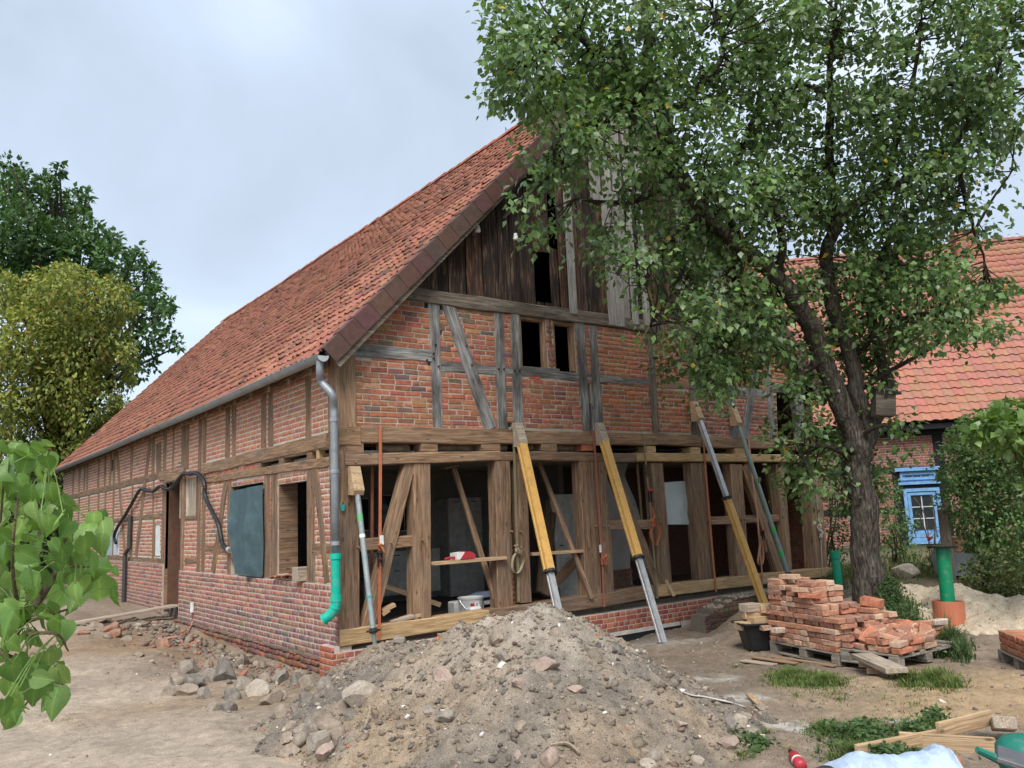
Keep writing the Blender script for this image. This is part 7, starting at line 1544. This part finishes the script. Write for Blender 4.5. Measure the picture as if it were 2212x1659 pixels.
OAKC = z1_([(70, 250, 60), (30, 330, 90), (120, 330, 70), (290, 285, 45), (250, 330, 50), (310, 250, 30), (180, 430, 120), (60, 440, 120), (400, 430, 70), (350, 470, 60), (445, 395, 40), (270, 400, 60), (90, 560, 140), (330, 540, 90), (420, 500, 50), (500, 600, 75), (590, 605, 40), (560, 640, 60), (200, 700, 150), (430, 720, 130), (600, 730, 95), (720, 680, 35), (690, 720, 50), (780, 780, 45), (720, 850, 90), (820, 920, 60), (640, 950, 110), (840, 1010, 65), (760, 1000, 80), (750, 1130, 85), (870, 1140, 55), (930, 1170, 30), (760, 1250, 60), (700, 1300, 60), (30, 700, 140), (800, 850, 40), (870, 970, 40), (480, 640, 60), (300, 620, 110), (-120, 500, 180), (-150, 800, 200), (500, 900, 160), (250, 900, 200)])
bo = at_depth(120, 1150, 46); bo[2] = 0; oak = thing('oak_tree', 'tall dark green oak rising behind the yellowing chestnut', 'tree', bo); limbs_to(oak, bo, OAKC, 46, .55); foliage(oak, 'leaf', OAKC, 46, 1.8, 480, .34, [(.09, .165, .058), (.068, .13, .05), (.12, .205, .07), (.055, .105, .045)], M_LEAFF, .15, .45)
CHC = z1_([(200, 880, 90), (350, 800, 70), (300, 850, 100), (450, 830, 65), (530, 850, 40), (590, 850, 50), (640, 880, 35), (100, 930, 110), (0, 900, 120), (300, 1000, 170), (560, 990, 120), (680, 960, 40), (150, 1150, 180), (420, 1200, 190), (600, 1150, 90), (660, 1200, 50), (620, 1330, 85), (670, 1270, 45), (300, 1350, 200), (80, 1400, 180), (480, 1480, 160), (200, 1600, 190), (570, 1540, 90), (640, 1480, 50), (-60, 1200, 160), (-80, 1550, 180), (400, 1650, 130), (300, 1780, 140), (90, 1800, 140), (480, 1700, 80)])
bc = at_depth(110, 1150, 34); bc[2] = 0; chn = thing('chestnut_tree', 'yellowing horse chestnut with drooping browned leaves beyond the barn', 'tree', bc); limbs_to(chn, bc, CHC, 34, .38); foliage(chn, 'leaf', CHC, 34, 1.3, 820, .22, [(.26, .29, .065), (.32, .335, .08), (.18, .225, .06), (.36, .24, .08), (.15, .19, .06)], M_LEAFF, .9, .5, w=[.34, .24, .25, .06, .11], asp=.8)
HDC = [(30, 1080, 70), (110, 1110, 60), (70, 1180, 60), (0, 1190, 70), (140, 1180, 40), (20, 1250, 60), (100, 1240, 50), (-40, 1100, 70), (150, 1120, 40)]
bh = at_depth(60, 1230, 31); bh[2] = 0; hd = thing('hedge', 'dark overgrown hedge filling the gap below the chestnut crown', 'hedge', bh); foliage(hd, 'leaf', HDC, 31, .8, 700, .17, [(.05, .08, .03), (.035, .06, .026), (.075, .10, .035)], M_LEAFF, .3, .4); mm = MB(); [mm.tube([(x, 0, -.2), (x+.2, .1, 1.2), (x*.9, .2, 2.6)], [.05, .04, .015], 6, (.05, .04, .03)) for x in (-2, -1, 0, 1, 2)]; mm.build('stem', M_BARK, hd)
wd_ = thing('far_wood', 'far belt of dark trees closing the horizon', 'wood', (0, 0, 0)); P_ = []
for k in range(9000): a = random.uniform(-1.1, 1.5); r = random.uniform(120, 150); P_.append((CAM[0]+r*math.sin(a+YAW), CAM[1]+r*math.cos(a+YAW), random.random()**.6*(9+4*math.sin(a*13)+2*math.sin(a*31))))
P_ = np.array(P_); tag(leaf_mesh('foliage', leaf_arrays(P_, RNG.standard_normal((len(P_), 3)), RNG.uniform(1.2, 2.6, len(P_)), 1), pick([(.04, .065, .03), (.055, .085, .035)], len(P_)), M_LEAFF, wd_), kind='stuff'); wd_['kind'] = 'stuff'
p = at_depth(50, 1172, 27); p[2] = gh(p[0], p[1]); d = (p-CAM)@FW; t = thing('blue_barrel', 'blue plastic barrel glimpsed between the big leaves at the picture edge', 'barrel', p); m_ = MB(); r_ = 16/1777.3*d; m_.lathe([(0, 0), (r_*.9, 0), (r_, .1), (r_, .75), (r_*.85, .9), (0, .92)], n=18, col=(.02, .12, .42)); m_.build('barrel_body', M_PLAST, t, smooth=True); m_ = MB(); m_.lathe([(r_*.5, .92), (r_*.5, .98), (0, .99)], n=12, col=(.6, .62, .64)); m_.build('lid', M_PLAST, t)
# shrubs between the house and the yard
def shrub(name, label, cat, base, depth, clumps, per, size, cols, stems=6, m=M_LEAFF, **k):
    b = at_depth(*base, depth); b[2] = gh(b[0], b[1]); t = thing(name, label, cat, b); o_ = b; mm = MB()
    for i in range(stems): c = random.choice(clumps); p = at_depth(c[0], c[1], (c[3] if len(c) > 3 else depth)); mm.tube([np.array([random.gauss(0, .12), random.gauss(0, .12), -.1]), (p-o_)*np.array([.4, .4, .5]), p-o_], [.025, .018, .006], 5, (.09, .075, .05))
    mm.build('stem', M_BARK, t); foliage(t, 'leaf', clumps, depth, .35, per, size, cols, m, **k); return t
GRN_ = [(.12, .205, .07), (.15, .245, .085), (.085, .15, .06), (.19, .28, .11)]
shrub('large_shrub', 'big rounded shrub of small glossy leaves hiding the house wall', 'shrub', (2150, 1250), 15.5, [(2100, 1000, 70), (2160, 980, 80), (2085, 1030, 42), (2078, 985, 34), (2120, 1080, 75), (2190, 1070, 80), (2105, 1130, 42), (2160, 1150, 80), (2200, 1180, 80), (2110, 940, 50), (2190, 920, 60), (2085, 955, 36), (2230, 1000, 80), (2150, 1210, 60), (2210, 1240, 70), (2045, 1025, 18), (2072, 1080, 25)], 620, .085, GRN_, 8, shell=.72)
shrub('low_shrub', 'ragged low shrub with yellowish leaves at the foot of the big one', 'shrub', (2160, 1290), 13.2, [(2150, 1250, 45), (2110, 1262, 35), (2190, 1265, 50), (2210, 1220, 50), (2100, 1235, 25), (2140, 1215, 35), (2225, 1280, 45)], 520, .075, [(.09, .12, .045), (.13, .15, .055), (.06, .09, .035)], 6, shell=.4)
shrub('broadleaf_shrub', 'bright green broad leaved bush reaching in over the big shrub', 'shrub', (2300, 1120), 10.5, [(2130, 925, 32), (2165, 915, 34), (2200, 905, 36), (2175, 950, 28), (2110, 915, 20), (2205, 945, 34), (2160, 885, 12), (2225, 970, 36), (2200, 880, 16), (2240, 930, 40), (2100, 945, 14), (2255, 1000, 45), (2275, 1070, 50), (2300, 960, 50), (2310, 1030, 50), (2295, 1110, 45)], 150, .14, [(.16, .27, .07), (.18, .29, .08), (.11, .19, .05)], 3, M_LEAF, shell=.3, asp=1.3)
shrub('apple_sapling', 'bushy fruit sapling with a few green apples behind the pear trunk', 'shrub', (1945, 1225), 19.0, [(1930, 1120, 30), (1945, 1160, 28), (1910, 1085, 30), (1965, 1130, 18), (1925, 1190, 28), (1955, 1195, 20), (1905, 1150, 25), (1900, 1045, 26), (1930, 1060, 20)], 520, .085, GRN_, 6, shell=.4)
shrub('climbing_shrub', 'tall dark shrub between the barn corner and the pear trunk', 'shrub', (1800, 1225), 19.5, [(1800, 1000, 30), (1790, 1050, 30), (1810, 1090, 28), (1795, 1130, 26), (1815, 1040, 26), (1790, 1180, 22), (1820, 1150, 24), (1810, 1200, 22), (1785, 970, 26), (1830, 1000, 30), (1835, 1080, 24)], 520, .085, [(.055, .10, .04), (.07, .12, .05), (.045, .08, .035)], 6, shell=.4)
t = shrub('rose_bush', 'straggling rose bush with pink blooms before the blue door', 'rose bush', (2020, 1225), 17.5, [(2000, 1200, 18), (2030, 1190, 22), (2020, 1150, 14), (2045, 1150, 22), (2060, 1120, 22), (2010, 1180, 12), (1985, 1215, 16), (2050, 1210, 20)], 230, .06, [(.10, .13, .05), (.07, .10, .04), (.17, .15, .07)], 9, shell=.2)
bo_ = np.array(t.location); mm = MB()
for q in (((2010, 1215), (2000, 1120), (1975, 1075)), ((2015, 1215), (2020, 1120), (2010, 1070)), ((2020, 1215), (2000, 1150), (1985, 1110)), ((2010, 1210), (2040, 1140), (2030, 1085))): mm.tube(smooth_path([at_depth(x, y, 17.4)-bo_ for x, y in q], 4), .012, 5, (.22, .17, .09))
mm.build('cane', M_BARK, t)
for x, y in ((2007, 1162), (2036, 1102), (2048, 1087)):
    p = at_depth(x, y, 17.3)-bo_; V_ = leaf_arrays(np.tile(p, (14, 1)), polar(14), np.full(14, .075), 1.0, 1.5); leaf_mesh('bloom', V_, pick([(.62, .09, .16), (.70, .22, .26)], 14), M_LEAF, t)
bo_ = None
# ---------------- grass and weeds
def G0(x, y):
    x = np.asarray(x, float); y = np.asarray(y, float); R_ = FW[None]+(RT[None]*(x-1106)[:, None]-UP[None]*(y-829.5)[:, None])/1777.3; z = np.full(len(x), -.15)
    for _ in range(3): p = CAM[None]+R_*((z-CAM[2])/R_[:, 2])[:, None]; z = g0(p[:, 0], p[:, 1])
    return CAM[None]+R_*((z-CAM[2])/R_[:, 2])[:, None]
def grass(label, ellipses, hgt, dens, cols, name='grass', wdt=.006, fn=surf2, lean=.5):
    P_ = []
    for x, y, rx, ry in ellipses:
        n = int(dens*rx*ry/100)
        a = RNG.uniform(0, 6.283, n); r = np.abs(RNG.normal(0, .55, n)); h_ = G0(x+rx*r*np.cos(a), y+ry*r*np.sin(a)); h_[:, 2] = np.maximum(.25, 1.15-.55*r); P_.append(h_)
    P_ = np.concatenate(P_); hs_ = P_[:, 2].copy(); P_ = np.column_stack([P_[:, :2], fn(P_[:, 0], P_[:, 1])-.005]); n = len(P_); pt = .6+.8*vnoise(P_[:, 0]*6, P_[:, 1]*6, 4); h = hgt*hs_*pt*RNG.uniform(.35, 1.15, n); a = RNG.uniform(0, 6.283, n); d = np.stack([np.cos(a), np.sin(a), np.zeros(n)], 1); s_ = np.stack([-np.sin(a), np.cos(a), np.zeros(n)], 1); ln = lean*RNG.uniform(.2, 1.3, n)
    w_ = (wdt*RNG.uniform(.6, 1.3, n))[:, None]; up = np.array([0, 0, 1.0]); m1 = P_+up*(h*.55)[:, None]+d*(h*ln*.3)[:, None]; tp = P_+up*(h*.9)[:, None]+d*(h*ln)[:, None]
    V = np.stack([P_-s_*w_, P_+s_*w_, m1+s_*w_*.8, m1-s_*w_*.8, tp], 1); b = 5*np.arange(n)[:, None]; Q = np.array([[0, 1, 2, 3]])+b; T_ = np.array([[3, 2, 4]])+b
    o = np_mesh(name, V.reshape(-1, 3), [Q, T_], M_GRASS, col=np.repeat(pick(cols, n, .22), 5, 0)); return tag(o, label, kind='stuff')
GC = [(.10, .17, .045), (.08, .14, .04), (.14, .20, .06), (.20, .19, .08)]
grass('short lawn grass patches before the brick stacks', [(1740, 1468, 80, 20), (1700, 1462, 60, 16), (1780, 1475, 60, 14), (2020, 1470, 62, 20), (2050, 1480, 40, 16), (1960, 1470, 40, 16)], .085, 190, GC, wdt=.004, lean=.9)
grass('grass and clover patches at the bottom edge of the yard', [(1810, 1588, 70, 24), (1860, 1600, 80, 30), (1780, 1580, 40, 14), (1900, 1640, 100, 30), (1975, 1605, 60, 24), (2020, 1570, 50, 20), (1850, 1640, 70, 24)], .06, 120, [(.085, .15, .04), (.11, .18, .05), (.07, .12, .04), (.17, .17, .07)], wdt=.0035, lean=1.0)
grass('sparse tufts of grass and weeds near the heap foot', [(1640, 1610, 26, 9), (1655, 1590, 22, 7), (1600, 1640, 20, 8), (1632, 1628, 20, 8), (1640, 1405, 40, 6), (1725, 1400, 18, 7), (1590, 1440, 22, 5), (1815, 1510, 24, 8), (2050, 1530, 14, 5), (1720, 1500, 14, 6)], .045, 60, GC, wdt=.003, lean=1.2)
grass('dry straw coloured stubble on the trodden ground', [(1750, 1560, 260, 60), (1700, 1620, 120, 40), (250, 1480, 160, 60), (150, 1560, 150, 60), (1560, 1450, 160, 40)], .02, 4.5, [(.30, .25, .15), (.36, .30, .19), (.24, .20, .11)], wdt=.003, lean=2.5)
grass('thin scattered grass blades thinning out over the trodden yard', [(1800, 1500, 200, 50), (1980, 1520, 150, 45), (1900, 1580, 220, 60), (1720, 1440, 90, 22)], .05, 3.5, GC, wdt=.003, lean=1.4)
grass('tall weeds growing behind the brick heap', [(1930, 1345, 34, 36), (1960, 1375, 50, 30), (2010, 1395, 50, 20), (2060, 1405, 40, 18), (1915, 1310, 24, 30), (2080, 1425, 20, 14), (2040, 1385, 30, 10)], .28, 120, [(.075, .125, .05), (.10, .155, .065), (.06, .10, .045), (.13, .17, .08)], name='weeds', wdt=.009)
grass('grass and herbs between the pear tree and the house', [(1960, 1235, 80, 22), (2010, 1225, 60, 20), (1840, 1240, 40, 26), (1800, 1260, 24, 24), (1950, 1210, 60, 12), (2150, 1290, 80, 20), (2100, 1270, 60, 12)], .2, 60, [(.09, .14, .05), (.16, .18, .07), (.07, .11, .045), (.22, .19, .10)], wdt=.014, fn=gh)
# leafy clover / nettle heads in the weeds
P_ = []; 
for x, y, rx, ry, hh in ((1930, 1345, 34, 36, .35), (1960, 1375, 50, 26, .28), (2020, 1395, 55, 18, .2), (2060, 1410, 36, 14, .15), (1915, 1300, 22, 30, .4), (1860, 1595, 90, 28, .06), (1930, 1640, 90, 26, .07), (1800, 1585, 40, 14, .05), (1980, 1600, 50, 20, .09), (1630, 1612, 40, 16, .04), (2020, 1560, 40, 16, .12), (1815, 1255, 24, 30, .3), (1790, 1275, 20, 18, .2)):
    n = int(rx*ry*(1.5 if hh > .12 else .5)); a = RNG.uniform(0, 6.283, n); r = np.abs(RNG.normal(0, .6, n)); h_ = G0(x+rx*r*np.cos(a), y+ry*r*np.sin(a)); h_[:, 2] = surf2(h_[:, 0], h_[:, 1])+hh*RNG.random(n)**.8*np.clip(1.2-.6*r, .1, 1); P_.append(h_)
P_ = np.concatenate(P_); n = len(P_); tag(leaf_mesh('weeds', leaf_arrays(P_, polar(n)*np.array([1, 1, .4]), RNG.uniform(.02, .055, n), .6, 1.1), pick([(.085, .14, .055), (.11, .17, .07), (.06, .105, .045)], n), M_GRASS, None), 'small leaved weeds and clover among the grass', kind='stuff')

# ---------------- the bough of big heart shaped leaves hanging into the picture
def heart(curl, droop, cup, seed):
    rng = np.random.default_rng(seed); rows = 9; ts = np.linspace(0, 1, rows); wv = np.interp(ts, [0, .06, .2, .35, .55, .75, .9, 1], [.12, .33, .44, .45, .36, .2, .075, 0.0]); V = []; F = []
    for t_, w_ in zip(ts, wv):
        for s_ in (-1, -.5, 0, .5, 1):
            x = t_-.10*(abs(s_)**1.5)*(1-t_)**3*1.4; y = s_*w_; V.append((x, y, cup*abs(s_)*w_-droop*t_*t_+curl*s_*w_*t_+.02*math.sin(7*t_+3*s_+seed)+.02*abs(s_)**2*rng.standard_normal()))
    for i in range(rows-1):
        for k in range(4): q = i*5+k; F.append((q, q+1, q+6, q+5))
    return np.array(V), np.array(F)
LFS = """60,150,120,100 130,190,160,80 180,140,90,60 240,215,130,95 90,200,120,110 30,240,120,100 10,300,140,90 60,330,140,85 120,300,110,70 190,270,100,60 235,300,110,80 240,350,110,90 130,360,150,95 30,390,130,100 90,440,120,80 160,440,120,85 210,400,110,95 290,440,150,80 320,410,110,60 265,460,130,100 190,480,110,80 230,505,110,90 20,480,120,90 80,520,140,95 450,480,100,85 495,470,90,70 490,540,150,80 355,590,170,100 420,520,110,70 480,600,130,100 380,640,150,90 350,700,160,85 430,690,130,60 470,700,150,-10 400,800,140,100 475,820,200,85 545,720,60,40 540,840,110,80 300,640,120,90 230,600,110,95 170,580,130,85 140,650,130,30 30,650,130,90 60,620,130,60 200,760,150,95 140,760,130,90 80,770,150,85 250,690,120,80 290,780,120,90 280,850,150,100 360,850,140,95 180,860,140,90 100,870,150,95 40,900,140,80 230,920,120,85 270,970,150,90 300,1000,150,60 210,980,100,90 110,950,150,90 30,990,150,80 60,1060,130,85 130,1080,150,95 175,1060,140,85 100,1050,100,100 20,1120,150,95 230,1150,140,80 260,1210,140,95 195,1170,110,70 170,1270,200,85 250,1340,170,110 140,1230,120,80 60,1210,130,70 215,1250,120,60 90,1330,150,95 40,1290,140,90 60,1390,120,80 20,1380,130,95 30,1450,110,120 100,1160,110,60 10,560,130,90 0,730,150,85 0,830,140,90 120,560,120,100 330,540,120,95 410,600,140,95 310,700,150,100 430,760,140,90"""
bl = [tuple(map(float, s_.split(','))) for s_ in LFS.split()]; bl += [(x+random.gauss(0, 22), y+random.gauss(0, 22), l*random.uniform(.7, .95), a+random.gauss(0, 25)) for x, y, l, a in bl if x < 430]
b0 = at_depth(*cl(-140, 1250), 2.3); bough = thing('leafy_bough', 'bough of large heart shaped light green leaves hanging into view beside the long wall', 'branch', b0)
variants = []
for k in range(9):
    V_, F_ = heart(random.uniform(-.25, .25), random.uniform(.1, .45), random.uniform(-.15, .5), k)
    for cc in range(2):
        base = np.array([(.14, .26, .055), (.18, .31, .08), (.095, .19, .042), (.125, .235, .05), (.21, .335, .11)][(k*2+cc*3) % 5]); cols = np.tile(base, (len(V_), 1)); mid_ = np.abs(V_[:, 1]) < .01; cols[mid_] = base*1.25; o = np_mesh('leaf', V_, F_, M_BIGLEAF, col=cols, smooth=True); variants.append(o.data); bpy.data.objects.remove(o)
stem_pts = [(-140, 1250), (10, 1110), (100, 970), (200, 840), (260, 740), (320, 620), (420, 530)]; tw = MB(); SP = smooth_path([at_depth(*cl(*q), 2.3+.02*i) for i, q in enumerate(stem_pts)], 6); m_ = MB(); m_.tube([p-b0 for p in SP], list(np.linspace(.016, .004, len(SP))), 8, (.13, .10, .07)); m_.build('stem', M_BARK, bough, smooth=True)
side = [[(100, 970), (60, 700), (80, 420), (130, 160)], [(200, 840), (180, 620), (200, 420), (240, 200)], [(10, 1110), (120, 1160), (220, 1230), (300, 1260)], [(10, 1110), (90, 1240), (120, 1310), (60, 1440)], [(260, 740), (330, 700), (430, 700)], [(100, 970), (230, 930), (330, 900)], [(-140, 1250), (-40, 800), (0, 500), (20, 250)], [(320, 620), (300, 500), (310, 430)], [(130, 1020), (270, 1020), (325, 1100)], [(120, 1310), (165, 1360)], [(60, 1440), (130, 1345)]]
SN_ = list(SP)
for s_ in side: q = smooth_path([at_depth(*cl(*a_), 2.3+random.uniform(-.08, .1)) for a_ in s_], 5); tw.tube([p-b0 for p in q], list(np.linspace(.006, .0025, len(q))), 6, (.15, .12, .075)); SN_ += q
SN_ = np.array(SN_)
for i, (x, y, ln, an) in enumerate(bl):
    d = 2.3+random.gauss(0, .17); s_ = ln/1.9063*K/1777.3*d*.9; a = math.radians(an+random.gauss(0, 12)); ctr = at_depth(*cl(x, y), d); X = unit(RT*math.cos(a)-UP*math.sin(a)+FW*random.gauss(0, .45)); nv_ = -FW*.65+UP*random.uniform(-.2, 1.2)+RT*random.gauss(0, .75); Z_ = unit(nv_-X*(nv_@X)); Yv = np.cross(Z_, X); org = ctr-X*s_*.45
    o = bpy.data.objects.new('leaf', variants[random.randrange(len(variants))]); link(o, bough); wdt = random.uniform(.85, 1.12); o.matrix_basis = frame(org-b0, X*s_, Yv*s_*wdt, Z_*s_)
    nb_ = SN_[np.argmin(((SN_-org)**2).sum(1))]; tw.tube(smooth_path([nb_-b0, (nb_+org)/2-b0+UP*.02, org-b0], 3), .0014, 5, (.16, .24, .07), cap=False)
tw.build('twig', M_BARK, bough)
